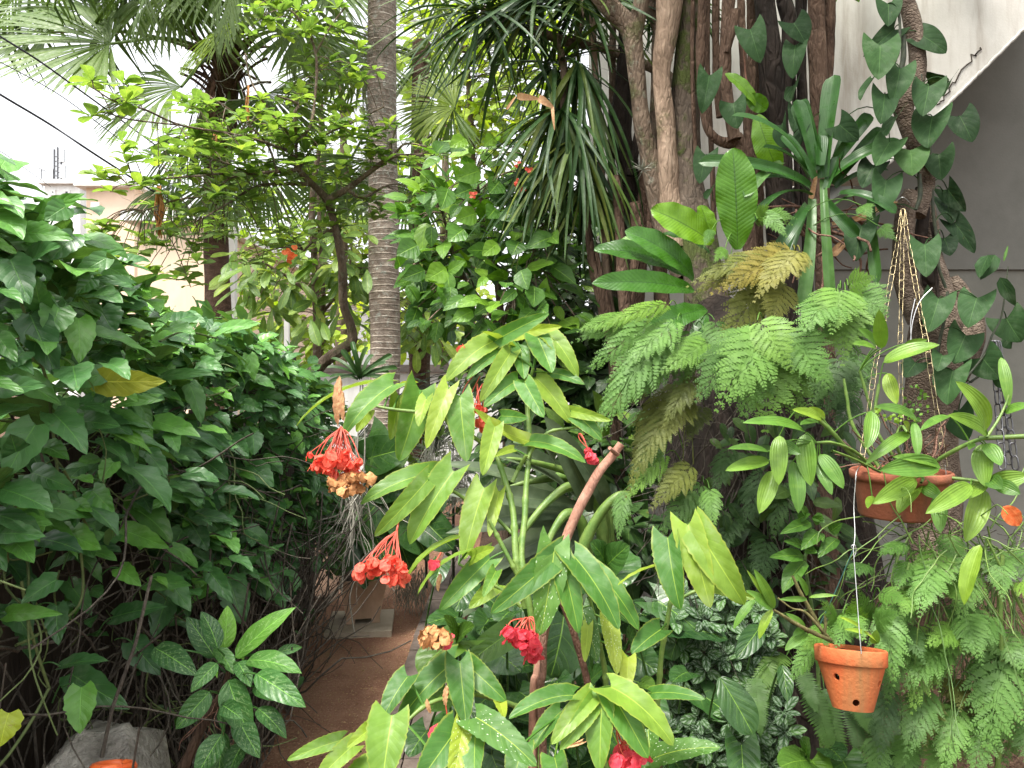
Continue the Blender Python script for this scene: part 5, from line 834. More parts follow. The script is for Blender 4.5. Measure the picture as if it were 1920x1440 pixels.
for sl,tn in ((slice(0,35),ru(.8,1,35)),(slice(35,70),ru(.4,.7,35))): mb=MB(); place(mb,LE_PETAL,q[sl],nz(rn(35,3))*.009,nz(tocam(q[sl])+.5*rn(35,3)),.009,.2,.1,.08,tn); mb.build('spray',M['fern'],t)
mb=MB(); pet(mb,q[::3],np.tile(P(1690,860,1.88),(len(q[::3]),1))+.02*rn(len(q[::3]),3),.0006,.2); mb.build('stems',M['darkstem'],t)
# dark chains further back
t=thing('dark_chains','dark steel chains hanging behind the orchid leaves near the grey wall','chain',tuple(P(1880,700,2.35)))
for (a,b) in ((P(1862,640,2.4),P(1880,880,2.3)),(P(1870,640,2.4),P(1905,880,2.35)),(P(1866,640,2.4),P(1893,870,2.38))): mb=MB(); chain(mb,a,b,0,.046,.0026,.0095); mb.build('chain',M['steel'],t)
mb=MB(); tubes(mb,np.array([P(1835,822,2.35),P(1925,818,2.3)]),.008,8); mb.build('bar',M['cane'],t)
# ================================================================ small orange pot on wires
t=thing('hanging_orange_pot','small bright terracotta orchid pot with round holes hung on thin wires','hanging pot',tuple(P(1595,1260,1.56)))
rt,rb,hh=.0757,.0415,.128; pc=P(1594,1214,1.60); tl=(-.24,.07)
mb=MB(); 
nu,nvv=96,40; th=np.linspace(0,2*np.pi,nu+1); hs=np.linspace(0,1,nvv+1)
holes=[(-2.52,.28),(-1.86,.80),(-.86,.36),(.5,.35),(1.6,.35),(.8,.8)]
Rm=lambda h: (rt-.006)+(rb-(rt-.006))*h
cX,sX=math.cos(tl[1]),math.sin(tl[1])
cY,sY=math.cos(tl[0]),math.sin(tl[0])
def TL(v):
    v=np.asarray(v); v=np.stack([v[...,0],v[...,1]*cY-v[...,2]*sY,v[...,1]*sY+v[...,2]*cY],-1)
    return np.stack([v[...,0]*cX+v[...,2]*sX,v[...,1],-v[...,0]*sX+v[...,2]*cX],-1)+pc
G=np.zeros((nvv+1,nu+1,3)); 
for i,h in enumerate(hs):
    r=Rm(h); G[i]=np.stack([r*np.cos(th),r*np.sin(th),np.full(nu+1,-.033-(hh-.033)*h)],-1)
hr=.0072
def inhole(i,j):
    r=Rm(hs[i]); z=-.033-(hh-.033)*hs[i]
    for (a,h) in holes:
        dz=z-(-.033-(hh-.033)*h); da=((th[j]-a+np.pi)%(2*np.pi)-np.pi)*r
        if dz*dz+da*da<hr*hr: return (a,h)
    return None
# snap verts near a hole edge onto the edge, drop faces inside
inn=np.zeros((nvv+1,nu+1),bool)
for i in range(nvv+1):
    for j in range(nu+1):
        r=Rm(hs[i]); z=-.033-(hh-.033)*hs[i]
        for (a,h) in holes:
            zc=-.033-(hh-.033)*h; dz=z-zc; da=((th[j]-a+np.pi)%(2*np.pi)-np.pi)*r; q=math.hypot(dz,da)
            if q<hr*1.32:
                if q<hr*.72: inn[i,j]=True
                else:
                    k=hr/q; z2=zc+dz*k; h2=(-z2-.033)/(hh-.033); r2=Rm(h2); an=a+da*k/r2; G[i,j]=[r2*math.cos(an),r2*math.sin(an),z2]
Fc=[]
for i in range(nvv):
    for j in range(nu):
        if not (inn[i,j] or inn[i+1,j] or inn[i,j+1] or inn[i+1,j+1]): Fc.append([i*(nu+1)+j,i*(nu+1)+j+1,(i+1)*(nu+1)+j+1,(i+1)*(nu+1)+j])
mb.add(TL(G),Fc,np.zeros((G.size//3,3))+.5); Gi=G*np.array([.90,.90,1.]); mb.add(TL(Gi),[f[::-1] for f in Fc],np.zeros((G.size//3,3))+.5)
# rims of the holes
for (a,h) in holes:
    tt=np.linspace(0,2*np.pi,25); ring=[]
    for k in (1.,.90):
        zc=-.033-(hh-.033)*h; z2=zc+hr*np.sin(tt); h2=(-z2-.033)/(hh-.033); r2=Rm(h2); an=a+hr*np.cos(tt)/r2; ring.append(np.stack([r2*k*np.cos(an),r2*k*np.sin(an),z2],-1))
    V=np.concatenate(ring); j=np.arange(24); mb.add(TL(V),np.stack([j,j+1,j+26,j+25],1),np.zeros((50,3))+.5)
rim=[(rt-.006,-.034),(rt-.003,-.034),(rt-.0012,-.031),(rt,-.003),(rt-.002,0),(rt-.0065,0),(rt-.009,-.003),(rt-.012,-.05)]
th2=np.linspace(0,2*np.pi,73); V=np.array([[[r*math.cos(a),r*math.sin(a),z] for a in th2] for r,z in rim]); i,j=np.meshgrid(np.arange(len(rim)-1),np.arange(72),indexing='ij'); mb.add(TL(V),np.stack([i*73+j,i*73+j+1,(i+1)*73+j+1,(i+1)*73+j],-1).reshape(-1,4),np.zeros((V.size//3,3))+.5)
V=np.array([[[r*math.cos(a),r*math.sin(a),z] for a in th2] for r,z in ((rb,-hh),(.02,-hh),(.0,-hh))]); i,j=np.meshgrid(np.arange(2),np.arange(72),indexing='ij'); mb.add(TL(V),np.stack([i*73+j,i*73+j+1,(i+1)*73+j+1,(i+1)*73+j],-1).reshape(-1,4),np.zeros((V.size//3,3))+.5)
mb.build('pot',M['terra'],t)
mb=MB(); V=np.array([[[r*math.cos(a),r*math.sin(a),z+.003*math.sin(5*a+r*200)] for a in th2] for r,z in ((0,-.009),(.03,-.008),(rt-.010,-.013))]); i,j=np.meshgrid(np.arange(2),np.arange(72),indexing='ij'); mb.add(TL(V),np.stack([i*73+j,(i+1)*73+j,(i+1)*73+j+1,i*73+j+1],-1).reshape(-1,4),np.zeros((V.size//3,3))+.5); mb.build('soil',M['soilpot'],t)
wt=P(1600,1030,1.60); 
mb=MB(); tubes(mb,np.array([P(1615,1226,1.515),P(1611,1180,1.53),P(1606,1110,1.57),wt]),.0010,6); tubes(mb,np.array(cr([wt,P(1603,1000,1.62),P(1601,950,1.66),P(1604,905,1.72),P(1606,893,1.76)],24)),.0009,6); tubes(mb,PA(cr([(1600,1030,1.6),(1596,1024,1.6),(1603,1022,1.598),(1605,1034,1.6),(1602,1044,1.6)],16)),.0010,6); mb.build('wire',M['wire'],t)
mb=MB(); tubes(mb,np.array([P(1537,1172,1.67),P(1566,1110,1.64),wt]),.0010,6); mb.build('wire',simplemat('green_wire',(.03,.10,.09),(.05,.15,.13),40,.5,.1),t)
M['canegreen']=barkmat('olive_cane',(.10,.09,.035),(.17,.16,.06),(.30,.25,.13),crack=120,bump=.3)
t=thing('pot_orchid','thin-caned little orchid leaning left out of the small orange pot','orchid',tuple(P(1580,1205,1.6)))
mb=MB()
for rows in ([(1555,1200,1.6,8),(1518,1183,1.57,8),(1485,1165,1.55,7),(1450,1143,1.53,5)],[(1565,1207,1.6,5),(1540,1180,1.6,6),(1510,1148,1.6,5),(1484,1140,1.6,3),(1458,1121,1.6,4)],[(1545,1190,1.62,6),(1520,1145,1.62,8),(1500,1110,1.62,7),(1486,1080,1.62,5)],[(1640,1208,1.6,4),(1636,1195,1.6,6),(1615,1180,1.6,4)],[(1545,1198,1.6,4),(1548,1170,1.6,6),(1546,1150,1.6,3)]): trunk(mb,rows,26,8,.12)
mb.build('cane',M['canegreen'],t)
for (bx,by,tx,ty,w,tone) in [(515,540,400,320,60,.55),(500,520,360,325,30,.7),(510,545,355,440,60,.5),(505,550,430,715,52,.8),(410,490,285,660,50,.5),(690,660,580,570,46,.5),(700,680,575,780,60,.5),(690,650,620,700,40,.4),(1100,745,1040,690,24,.95),(1050,690,910,660,30,.85),(1000,650,880,590,24,.9),(700,470,640,350,40,.4),(710,480,870,470,24,.6),(700,490,540,490,30,.4),(1075,740,1090,660,50,.6)]:
    mb=MB(); leafpx(mb,LE_LANCE,1280+bx/3,960+by/3,1280+tx/3,960+ty/3,w/3,1.58,-.02,.6,tone,None,.4,.3,.01,2); mb.build('leaf',M['dend'],t)
# leafy shrub behind
t=thing('leafy_seedling','young shrub with pointed green leaves in the shade behind the orange pot','shrub',tuple(P(1500,1130,2.2)))
for (bx,by,tx,ty,w,tone) in [(720,60,545,125,75,.45),(765,110,665,215,85,.5),(680,190,565,165,60,.35),(680,250,485,255,80,.5),(690,275,560,460,110,.45),(770,120,790,170,40,.4),(870,150,760,260,80,.35),(690,210,760,230,60,.45),(740,20,800,60,60,.4),(830,110,900,60,60,.3),(650,40,720,10,50,.3),(700,30,640,-40,60,.4),(740,60,790,20,50,.4)]:
    mb=MB(); leafpx(mb,LE_OVATE,1280+bx/3,960+by/3,1280+tx/3,960+ty/3,w/3,2.12,-.04,.6,tone,None,.4,.3,.02,2); mb.build('leaf',M['hib'],t)
mb=MB(); trunk(mb,[(1520,980,2.18,5),(1515,1030,2.18,6),(1510,1060,2.18,6),(1530,1200,2.2,7),(1540,1400,2.2,8)],30,7,.05); mb.build('stem',M['petiole'],t)
# ================================================================ striped ground cover
t=thing('striped_groundcover','low aluminium plant with silver-striped small leaves covering the bank left of the orange pot','ground cover',tuple(P(1330,1280,2.1)))
mb=MB()
cl=[P(*q) for q in zip(ru(1235,1450,130),ru(1110,1440,130),ru(1.98,2.14,130))]+[P(*q) for q in zip(ru(1310,1480,40),ru(1330,1440,40),ru(1.88,1.98,40))]
for c in cl:
    if c[0]>(1370-960)/FPX*2.05 and CAMH-c[2]<.62: continue
    a0=ru(0,6.28,1)[0]; ax=nz(tocam(c)[0]+np.array([.2,0,.7])+.35*rn(3)); e1=nz(np.cross(ax,[.3,.2,1.])); e2=np.cross(ax,e1)
    for lay,k in ((0,4),(1,2)):
        a=a0+lay*.8+np.arange(k)*2*np.pi/k+.2*rn(k); dr=np.cos(a)[:,None]*e1+np.sin(a)[:,None]*e2+ax*(.15+.35*lay); L=ru(.036,.054,k)*(1-.35*lay)
        place(mb,LE_PILEA,np.tile(c,(k,1))+.006*dr+ax*.012*lay,nz(dr)*L[:,None],np.tile(ax,(k,1))+.15*rn(k,3),L*ru(.50,.62,k),ru(.3,.8,k),.15,.015,ru(.2,.8,k))
mb.build('foliage',M['pilea'],t); mb=MB(); st=np.array(cl); pet(mb,st,st+np.array([0,.1,-.12])+.04*rn(len(st),3),.0018,.1); mb.build('stems',M['darkstem'],t)
mb=MB(); N=40; st=np.array([P(*q) for q in zip(ru(1230,1330,N),ru(1060,1180,N),ru(2.02,2.1,N))]); strands(mb,st,8,.04,np.array([.05,0,-1.]),.15,ru(.0006,.0012,N),.5,-.03,3); mb.build('hanging_roots',M['twig'],t)
t=thing('shade_creeper','creeper with small dark leaves clinging to the dark tree foot under the lacy ferns','creeper',tuple(P(1440,1000,2.4)))
mb=MB(); N=170; q=np.array([P(*a) for a in zip(ru(1330,1590,N),ru(780,1170,N),ru(2.28,2.46,N))]); dr=nz(np.c_[.6*rn(N),-.3+.2*rn(N),-.6+.4*rn(N)]); L=ru(.04,.10,N); place(mb,LE_OVATE,q,dr*L[:,None],nz(np.c_[.3*rn(N),-.6+.2*rn(N),.7+.3*rn(N)]),L*.5,.5,.2,.03,ru(.1,.7,N),2.5); mb.build('foliage',M['darksh'],t)
mb=MB(); N=60; st=np.array([P(*a) for a in zip(ru(1330,1580,N),ru(760,1000,N),ru(2.34,2.48,N))]); strands(mb,st,9,.05,nz(np.c_[.3*rn(N),.1*rn(N),-np.ones(N)]),.22,ru(.0015,.004,N),ru(0,1,N),-.05,5); mb.build('stems',M['twig'],t)
# large dark quilted leaf and small glossy ones
t=thing('quilted_anthurium','anthurium with one long dark quilted leaf and glossy hearts under the orange pot','anthurium',tuple(P(1370,1330,1.8)))
for (tp,bx,by,tx,ty,w,tone,bend) in [(LE_NEST,210,930,395,1250,178,.25,.5),(LE_ANTH,715,1400,545,1435,190,.62,.5),(LE_ANTH,725,1395,800,1520,170,.7,.5),(LE_ANTH,700,1370,715,1275,110,.55,.4),(LE_ANTH,900,1400,980,1560,220,.5,.5),(LE_ANTH,1100,1350,1180,1480,150,.3,.5),(LE_ANTH,330,1310,340,1560,180,.3,.3),(LE_LANCE,560,860,590,1070,80,.15,.5),(LE_ANTH,830,1330,900,1400,140,.12,.4),(LE_LANCE,440,640,300,830,110,.15,.7),(LE_ANTH,30,900,-60,960,130,.2,.5)]:
    mb=MB(); b,_=leafpx(mb,tp,1280+bx/3,960+by/3,1280+tx/3,960+ty/3,w/3*1.05,1.78,-.06,bend,tone,None,.5,.15,.02,2); pet(mb,b,b+np.array([.0,.10,-.15]),.003,.2); mb.build('leaf',M['anth'],t)
mb=MB(); trunk(mb,[(1470,1265,2.0,14),(1500,1330,1.98,20),(1545,1365,1.96,18),(1580,1400,1.95,16)],30,10,.1); mb.build('black_hose_root',M['bark_dark'],t)
# ================================================================ anthuriums under the begonia
t=thing('anthurium','glossy heart-leaved anthurium filling the bed under the begonia','anthurium',(P(960,1300,1.75)[0],1.75,0))
A=[(650,722,430,905,215,.70,1.6),(650,712,575,585,95,.68,1.6),(655,715,750,640,110,.62,1.6),(890,800,1010,900,200,.28,1.8),(900,740,800,640,150,.30,1.9),(1250,590,1175,935,300,.22,1.85),(1485,310,1590,430,330,.40,1.62),(1480,300,1400,170,150,.40,1.63),(1495,300,1620,185,150,.45,1.62),(930,690,710,850,150,.62,1.7),(830,600,770,690,150,.3,1.9),(1090,560,1010,480,160,.2,2.0),(1430,600,1380,480,130,.25,1.9),(1620,720,1660,640,90,.4,1.8),(1640,800,1780,900,170,.25,1.8),(1000,1010,1120,1120,170,.25,1.7),(860,1010,760,1100,150,.2,1.7),(1210,950,1260,1040,150,.2,1.75),(1380,980,1480,880,140,.3,1.75),(590,1000,480,1110,150,.6,1.6),(1680,960,1760,1000,100,.7,1.7),(1760,1080,1800,1260,130,.3,1.6),(560,300,520,420,100,.2,2.4),(700,420,640,560,150,.2,2.1),(1060,860,980,900,140,.15,1.9),(1560,1000,1640,1120,150,.2,1.8),(700,960,620,1060,130,.22,1.75),(950,560,880,640,130,.25,2.0),(1340,760,1450,860,180,.2,1.9),(1150,420,1060,520,150,.2,2.0),(720,1260,640,1400,170,.15,1.7),(1000,1260,940,1420,170,.12,1.7),(1300,1180,1240,1320,160,.15,1.7),(1520,1240,1580,1400,170,.15,1.7),(480,1230,380,1380,160,.2,1.6),(1180,1260,1160,1420,170,.12,1.7),(860,1200,900,1340,160,.15,1.75),(1080,700,1000,800,160,.15,2.0),(820,880,720,1000,150,.15,1.9),(1400,380,1300,460,150,.2,2.0),(1700,1380,1760,1500,150,.2,1.7)]
for (bx,by,tx,ty,w,tone,d) in A:
    mb=MB(); b,_=leafpx(mb,LE_ANTH,640+bx/3,960+by/3,640+tx/3,960+ty/3,w/3*1.1,d,-.06,ru(.3,.7,1)[0],tone,None,.6,ru(.05,.25,1)[0],.02,2); pet(mb,b,b+np.array([.05*rn(1)[0],.12,-.30]),.0032,.2); mb.build('leaf',M['anth'],t)
mb=MB(); N=150; q=np.array([P(*a) for a in zip(ru(850,1330,N),ru(1100,1500,N),ru(1.95,2.5,N))]); dr=nz(np.c_[rn(N),-.4+.3*rn(N),-.5+.4*rn(N)]); L=ru(.08,.15,N); place(mb,LE_ANTH,q,dr*L[:,None],nz(np.c_[.3*rn(N),-.5+.2*rn(N),np.ones(N)]),L*.75,.5,.15,.02,ru(.0,.3,N)); tag(mb.build('undergrowth_leaves',M['anth'],t),kind='stuff')
mb=MB(); pet(mb,q[::2],q[::2]+np.array([0,.1,-.45])+.06*rn(len(q[::2]),3),.0026,.1); mb.build('leaf_stalks',M['petiole'],t)
# ================================================================ grey-green strap plant and thick stalks
t=thing('grey_strap_plant','big plant with long grey-green strap leaves and thick bright stalks behind the begonia','plant',(P(1060,1000,2.35)[0],2.35,0))
for (bx,by,tx,ty,w,tone) in [(1080,960,815,870,34,.5),(1085,950,830,925,36,.35),(1085,975,835,1000,40,.4),(1080,990,850,1110,60,.55),(1090,1000,900,1080,60,.45),(1075,930,900,850,34,.4),(1100,940,950,830,40,.3),(1090,1010,830,1180,60,.35),(1095,1000,880,1190,56,.3),(1085,960,880,985,46,.3),(1110,960,1020,780,60,.45),(1100,1000,1000,1150,70,.2),(1110,1000,1080,1140,80,.15),(1040,870,985,800,50,.4),(1140,960,1060,830,40,.2)]:
    mb=MB(); leafpx(mb,LE_LANCE,bx,by,tx,ty,w,2.35+ru(-.1,.1,1)[0],-.15,ru(.5,1.0,1)[0],tone,None,.8,.3,.01,2); mb.build('leaf',M['agave'],t)
for rows in ([(1120,1250,2.36,22),(1135,1020,2.36,22),(1120,925,2.34,19),(1075,890,2.3,16),(1030,874,2.26,12),(975,862,2.22,8),(930,858,2.2,3)],[(1110,1250,2.3,27),(1130,1010,2.3,26),(1112,930,2.28,23),(1070,912,2.24,19),(1030,938,2.2,14),(990,985,2.16,12),(965,1030,2.14,4)],[(1080,1250,2.26,27),(1098,1080,2.26,26),(1094,990,2.24,23),(1066,962,2.2,19),(1035,1000,2.16,13),(1015,1060,2.12,8),(1005,1100,2.1,3)],[(1050,1280,2.2,27),(1072,1120,2.2,26),(1096,1020,2.2,23),(1128,960,2.2,19),(1160,930,2.2,16),(1190,925,2.2,6)],[(1125,1250,2.4,26),(1140,1000,2.4,26),(1110,905,2.38,22),(1060,893,2.34,20),(1000,902,2.3,12),(945,915,2.28,4)]):
    mb=MB(); trunk(mb,rows,40,14,.06); mb.build('stalk',M['cane'],t)
# ================================================================ ringed palm, small tree, fan palms, shrubs, far trees
t=thing('ringed_palm','tall palm with a pale ringed trunk carrying grey air plants and two clay pots','palm',(P(718,1000,6)[0],6.,0))
mb=MB(); trunk(mb,[(716,-200,6,48),(716,-60,6,50),(716,40,6,52),(716,150,6,54),(717,260,6,54),(719,380,6,56),(720,500,6,56),(722,620,6,56),(722,720,6,56),(716,850,5.98,58),(714,980,5.96,62),(712,1060,5.95,74)],160,28,.03); mb.build('trunk',M['bark_ring'],t)
mb=MB(); N=900; py=np.r_[ru(60,340,700),ru(-20,400,200)]; a=ru(2.6,5.9,N); r=.118; cx=np.array([P(716,y,6) for y in py]); st=cx+np.c_[r*np.cos(a),r*np.sin(a),np.zeros(N)]; strands(mb,st,4,ru(.02,.05,N),nz(np.c_[np.cos(a),np.sin(a),.5*rn(N)]),.6,ru(.0012,.002,N),ru(0,1,N),-.06,3); tag(mb.build('air_plants',M['moss_air'],t),kind='stuff')
for (hx,hy,tx,ty,w,d0,d1) in ((700,-260,250,60,230,6,5.4),(700,-260,420,80,200,6,5.2),(700,-280,100,-10,240,6,6.2),(710,-260,560,120,190,6,5.5),(700,-260,330,20,240,6,6.6),(720,-270,950,60,220,6,6.6),(720,-270,820,160,200,6,7),(700,-280,180,110,230,6,6.8),(700,-270,500,30,220,6,6.9),(700,-300,0,60,260,6,7.2)):
    mb=MB(); b=P(hx,hy,d0); e=P(tx,ty,d1); place(mb,PINN,b,e-b,np.array([0,-.4,1.]),w/FPX*d0*1.5,1.2,.1,0,ru(.1,.6,1)[0]); mb.build('frond',M['feather'],t)
for (lab,x,y,d,w,h) in (('small clay pot strapped to the ringed palm trunk above the brown planter','%d'%0,0,0,0,0),): pass
def smallpot(lab,px,py,d,w,plantn=0):
    c=P(px,py,d); r=w/2/FPX*d; t=thing('wall_pot',lab,'pot',tuple(c),'small clay pots'); mb=MB(); lathe(mb,c,[(0,-1.55*r),(.68*r,-1.55*r),(.72*r,-1.5*r),(.9*r,-.45*r),(1.0*r,-.45*r),(1.02*r,0),(.93*r,.02*r),(.9*r,-.2*r)],32); mb.build('pot',M['terra_old'],t); mb=MB(); lathe(mb,c,[(0,-.08*r),(.92*r,-.14*r)],24); mb.build('soil',M['soilpot'],t)
    mb=MB(); tubes(mb,np.array([c+[0,r*.9,-.3*r],c+[-.02,r+.12,.02]]),.004,6); mb.build('bracket',M['steel'],t)
smallpot('upright small clay pot fixed to the ringed palm trunk',728,822,5.72,44); smallpot('clay pot half hidden behind a spotted begonia leaf',782,806,5.70,36); smallpot('clay pot tucked between hedge and drooping begonia leaf',594,768,5.0,40); smallpot('rusty clay pot low on the palm trunk beside another pot',709,832,5.76,34)
# ---------------------------------------------------------------- small light-leaved tree
t=thing('small_tree','small crooked tree with sparse light green leaves spreading over the hedge','tree',(P(580,900,4.9)[0],4.9,0))
BR=[]; mb=MB()
Bs=[[(570,1100,4.9,28),(566,900,4.9,27),(568,800,4.9,26),(576,735,4.85,25),(594,692,4.8,24),(630,662,4.75,22),(660,640,4.7,20),(656,606,4.66,18),(644,570,4.62,17),(642,500,4.55,16),(630,430,4.5,15),(612,375,4.4,14),(585,345,4.3,12),(560,318,4.2,12),(545,285,4.15,9)],
 [(612,375,4.4,13),(650,355,4.4,11),(690,325,4.35,10),(735,295,4.3,8),(790,290,4.3,4)],[(735,295,4.3,6),(733,270,4.3,5),(745,235,4.3,3)],[(735,295,4.3,5),(760,270,4.25,4),(800,275,4.2,3)],
 [(560,318,4.2,9),(520,322,4.05,7),(470,325,3.9,6),(420,325,3.75,5),(370,330,3.6,4),(310,335,3.5,3),(240,348,3.4,3)],[(470,325,3.9,5),(430,335,3.8,4),(390,365,3.7,4),(330,375,3.6,3),(270,395,3.5,3)],
 [(560,318,4.2,8),(556,270,4.1,6),(580,240,4.1,6),(590,190,4.15,5),(592,100,4.2,5),(560,35,4.2,4),(500,-20,4.2,3)],[(592,100,4.2,4),(620,50,4.2,3),(650,10,4.2,3)],[(556,270,4.1,6),(553,215,4.0,6),(558,195,4.0,5),(520,180,3.9,3)],
 [(545,285,4.15,7),(490,265,3.9,5),(430,250,3.6,4),(340,235,3.3,4),(270,205,3.0,4),(215,190,2.85,3),(175,165,2.8,3)],[(340,235,3.3,3),(250,225,3.05,3),(210,215,2.95,2)],[(470,325,3.9,5),(400,300,3.7,4),(398,330,3.65,3)],[(520,322,4.05,5),(500,270,4,4),(450,220,3.9,3),(400,185,3.8,3)],[(650,355,4.4,8),(680,370,4.4,6),(720,350,4.4,4)],[(585,345,4.3,9),(530,345,4.2,6),(480,350,4.1,5),(430,380,4.0,4),(380,410,3.9,3)],[(630,430,4.5,8),(600,440,4.5,5),(570,470,4.5,4)],[(560,318,4.2,6),(600,260,4.2,5),(660,230,4.3,4),(720,200,4.3,3)],[(556,270,4.1,5),(500,200,3.9,4),(470,150,3.9,3),(460,100,3.9,3)]]
for rows in Bs: p,_=trunk(mb,rows,44,9,.10); BR.extend(p)
mb.build('trunk',M['bark_grey'],t); BR=np.array(BR)
ros=[]
for (cx,cy,rx,ry,n,d0,d1) in ((205,190,55,50,10,2.8,3.0),(240,330,60,40,10,3.3,3.6),(330,380,90,60,18,3.4,3.9),(420,230,110,60,44,3.5,4.1),(500,290,120,60,52,3.9,4.4),(400,310,100,45,30,3.6,4),(560,220,90,70,40,4.,4.4),(640,290,80,60,26,4.2,4.5),(760,270,80,50,22,4.2,4.5),(620,90,70,80,22,4.1,4.4),(540,40,90,50,22,4.,4.4),(690,190,60,70,18,4.2,4.5),(560,400,100,60,24,4.3,4.6),(430,390,80,60,20,3.9,4.3),(320,440,60,50,14,3.6,4.),(660,400,60,70,18,4.4,4.7),(230,450,60,50,16,3.3,3.7),(330,500,70,50,16,3.5,4.),(470,440,80,60,24,4.,4.5),(310,270,90,40,18,3.2,3.6),(740,380,70,50,14,4.4,4.7)):
    a=ru(0,6.28,n); r=np.sqrt(RS.rand(n)); ros.append(np.array([P(*q) for q in zip(cx+rx*r*np.cos(a),cy+ry*r*np.sin(a),ru(d0,d1,n))]))
ros=np.vstack(ros); ros=ros[RS.rand(len(ros))<.68]; near=np.array([BR[np.linalg.norm(BR-q,axis=1).argmin()] for q in ros]); v=ros-near; ln=np.linalg.norm(v,axis=1,keepdims=True); ros=near+v*np.minimum(1,.42/np.maximum(ln,1e-6))
mb=MB(); pet(mb,near,ros,.0024,.3,.5,7,4); mb.build('twig',M['bark_grey'],t)
mb=MB(); n=len(ros)
for k in range(7):
    a=k*2.4+ru(0,.6,n); dr=nz(np.c_[np.cos(a),np.sin(a),ru(-.25,.5,n)]); L=ru(.06,.108,n); base=ros-(ros-near)*.02*k
    place(mb,LE_OBOV,base,dr*L[:,None],nz(np.c_[.25*rn(n),-.3+.25*rn(n),np.ones(n)]),L*ru(.48,.6,n),ru(.2,.7,n),ru(.1,.3,n),.01,np.clip(.5+.2*rn(n)+(k==6)*.3,0,1))
mb.build('crown',M['tree'],t)
mb=MB(); N=420; k=RS.randint(0,len(BR),N); st=BR[k]; k2=st[:,2]>1.9; strands(mb,st[k2],6,ru(.015,.04,k2.sum()),nz(rn(k2.sum(),3)),.6,ru(.0008,.0016,k2.sum()),.5,0,3); tag(mb.build('twiglets',M['moss_air'],t),kind='stuff')
M['pod']=simplemat('dry_pod',(.34,.14,.035),(.48,.22,.06),40,.7,.2)
for (cx,y0,y1,w,n,d) in ((298,348,440,11,16,3.55),(402,245,288,5,6,3.7),(466,160,225,5,5,3.9)):
    mb=MB()
    for k in range(n): q=[P(cx+ru(-.3,.3,1)[0]*w,y0,d)]; tx=cx+ru(-1,1,1)[0]*w; q+=[P(tx,(y0+y1)/2+ru(-8,8,1)[0],d+ru(-.03,.03,1)[0]),P(cx+ru(-.5,.5,1)[0]*w,y1+ru(-22,8,1)[0],d)]; tubes(mb,np.array(cr(q,14)),.0035,5)
    mb.build('seed_pod_bunch',M['pod'],t)
def orangeflower(lab,px,py,d,rr=8,mat='orange',cat='flower',n=10):
    mb=MB(); p=np.array([P(px+ru(-rr,rr,1)[0],py+ru(-rr,rr,1)[0],d+ru(-.03,.03,1)[0]) for _ in range(n)]); L=rr/FPX*d*1.3; dr=nz(rn(n,3)); place(mb,LE_PETAL,p,dr*L,nz(tocam(p)+.6*rn(n,3)),L,.6,.2,.08,ru(0,1,n)); return mb.build
# ---------------------------------------------------------------- brown fan palm
t=thing('fan_palm','brown-trunked fan palm with ragged pleated fan leaves beyond the hedge','palm',(P(408,900,7)[0],7.,0))
mb=MB(); trunk(mb,[(432,60,7,34),(425,130,7,46),(412,200,7,60),(408,300,7,50),(405,400,7,44),(405,480,7,44),(410,600,7,46),(412,1000,7,52)],110,22,.06); mb.build('trunk',M['bark_fan'],t)
PC=P(428,110,7)
def fan(hub,ax,nrm,R,spread,n=46,tone=.5,droop=.35,stalk=None,name='fan_leaf',tt=None,hang=.0):
    hub=np.array(hub); nrm=nz(np.array(nrm,float)); ax=np.array(ax,float); ax=nz(ax-(ax@nrm)*nrm); sd=np.cross(nrm,ax); a=np.linspace(-spread,spread,n); L=R*(1-.30*(np.abs(a)/math.pi)**1.5)*ru(.93,1.05,n)
    dr=np.cos(a)[:,None]*ax+np.sin(a)[:,None]*sd+nrm*(.10*np.cos(a*n/2*3.1))[:,None]*.3; dr=nz(dr+np.array([0,0,-hang]))
    W=2*R*.62*math.tan(spread/n)*1.3
    mb=MB(); place(mb,LE_SEG,np.tile(hub,(n,1)),dr*L[:,None],np.tile(nrm,(n,1))+.10*rn(n,3),W,ru(.3,1.,n)*droop*2.2,.30*np.where(np.arange(n)%2,1,-1),0,np.clip(tone+.08*rn(n),0,1)); o=mb.build(name,M['palm'],tt)
    if stalk is not None: mb=MB(); tubes(mb,np.array(cr([stalk,(np.array(stalk)+hub)/2+[0,0,.12],hub],14)),np.linspace(.022,.012,14),7); mb.build('stalk',M['cane'],o)
